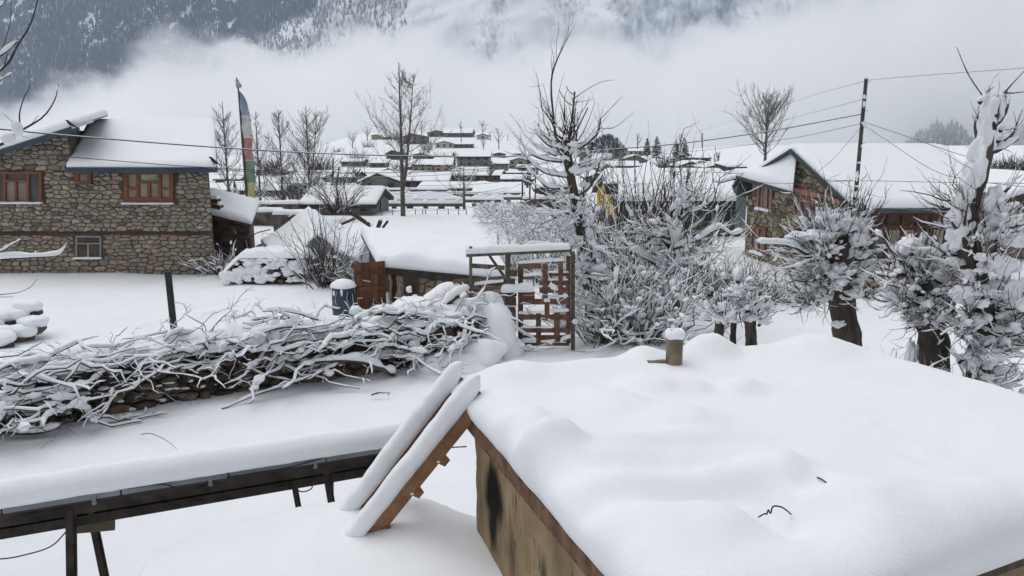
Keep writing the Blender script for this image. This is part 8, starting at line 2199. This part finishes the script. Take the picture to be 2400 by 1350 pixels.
for f in (.985, .87, .80, .735):
    p = Q[0] + (Q[-1] - Q[0]) * f; mb = MB(); tubes(mb, np.array([[p + V3(.05, -.02, 0), p + V3(.11, -.02, .01), p + V3(.11, -.02, .05)]]), np.array([[.014, .014, .02]]), 6); mb.build('insulator', WHITE_PAINT, H)
for lab, t, b, d, r0 in [('slanting snow-streaked pole behind the tall bare tree', (1389, 332), (1362, 490), 33, .07), ('slanting thin pole before the conifers', (1589, 336), (1577, 432), 36, .05), ('thin dark pole rising from the brush by the yellow gable', (1487, 362), (1490, 470), 30, .03), ('thin utility pole at the right end of the flag poplars', (781, 372), (778, 470), 58, .06), ('slightly leaning utility pole beside the cottage roof', (795, 392), (784, 480), 57, .06), ('thin grey pole right of the broad snow roof', (1243, 400), (1241, 478), 57, .06), ('teal pole at the end of the concrete rails', (1225, 416), (1224, 470), 60, .07), ('second grey pole by the dark stone wall', (1255, 410), (1254, 470), 56, .05), ('faint tall mast above the village on the right', (1646, 311), (1646, 345), 150, .10), ('faint post on the hilltop right of the white house', (1190, 315), (1190, 330), 370, .14)]:
    power_pole(lab, t, b, d, r0, d < 40, int(d * 7 + t[0]), ext=0 if d > 100 else 3)
WIRE = mat('black_wire', (.02, .02, .022), (.035, .035, .038), scale=5, rough=.6)
def line(label, pts, r, snow=0.0):
    p = np.array([at(*q) for q in pts]); n = 14 * len(pts); c = curve_pts(p, n)
    H = empty('power_line', label, 'cable', 'overhead lines')
    mb = MB(); tubes(mb, c[None], np.full((1, n), r), 5); mb.build('wire', WIRE, H, True)
    if snow:
        mb = MB(); tubes(mb, (c + V3(0, 0, r + snow * .5))[None], np.full((1, n), snow), 6); mb.build('snow', SNOW, H, True)
line('heavy snow-topped overhead cable sweeping past the stone house to the power pole', [(-60, 296, 14), (0, 303, 14.5), (180, 320, 16), (510, 346, 18.5), (780, 361, 20.5), (1100, 368, 22), (1280, 363, 22.5), (1440, 350, 22.6), (1600, 336, 22.5), (1800, 308, 22.3), (2018, 268, 22)], .011, .009)
line('second cable running below the heavy one across the stone house roof', [(-60, 352, 15), (150, 367, 17), (490, 393, 20), (800, 405, 23), (1050, 400, 25), (1300, 380, 26), (1385, 345, 33)], .009)
line('third cable low across the village roofs', [(490, 396, 22), (700, 408, 30), (900, 405, 40), (1150, 398, 38), (1300, 375, 35), (1389, 340, 33)], .010)
line('cable from the utility pole down across the barn', [(795, 396, 57), (850, 418, 54), (960, 442, 50), (1100, 452, 48), (1190, 440, 48)], .013)
line('snow-lined cable in front of the concrete rails, upper', [(500, 408, 50), (700, 415, 52), (900, 415, 54), (1060, 408, 54), (1225, 392, 52)], .012, .010)
line('cable in front of the low snow roofs, lower', [(490, 426, 52), (700, 430, 52), (950, 435, 52), (1140, 430, 52), (1240, 410, 54)], .012)
line('cable rising to the slanting pole from the broad snow roof', [(1140, 460, 50), (1200, 440, 46), (1290, 400, 40), (1389, 345, 33)], .010)
line('topmost thin line from the power pole over the village', [(2028, 190, 22), (1900, 225, 32), (1780, 265, 45), (1600, 318, 80)], .006)
line('second thin line from the power pole over the village', [(2026, 232, 22), (1900, 265, 32), (1780, 296, 45), (1640, 328, 80)], .006)
line('third thin line from the power pole over the village', [(2018, 290, 22), (1850, 325, 26), (1650, 352, 32), (1400, 372, 36)], .007)
line('thin line leaving the pole top to the right picture edge', [(2030, 188, 22), (2150, 178, 20), (2420, 158, 17)], .005)
line('line from the pole to the right, behind the leaning pollard, upper', [(2024, 286, 22), (2120, 318, 21), (2260, 365, 20), (2420, 405, 19)], .007)
line('line from the pole to the right, behind the leaning pollard, lower', [(2024, 292, 22), (2080, 330, 20.5), (2180, 395, 18.5), (2260, 420, 17), (2420, 440, 15.5)], .006)
line('line hanging level across the big roof at the right', [(1730, 425, 27), (1850, 430, 24.5), (2005, 424, 22), (2200, 427, 21), (2420, 430, 20)], .007)
line('guy wire slanting from the pole down to the left', [(2014, 302, 22), (1960, 365, 22.5), (1915, 405, 23)], .005)
line('line from the pole behind the stout pollard to the teal-windowed building', [(2004, 424, 22), (1850, 418, 28), (1700, 405, 33), (1555, 402, 37)], .008)
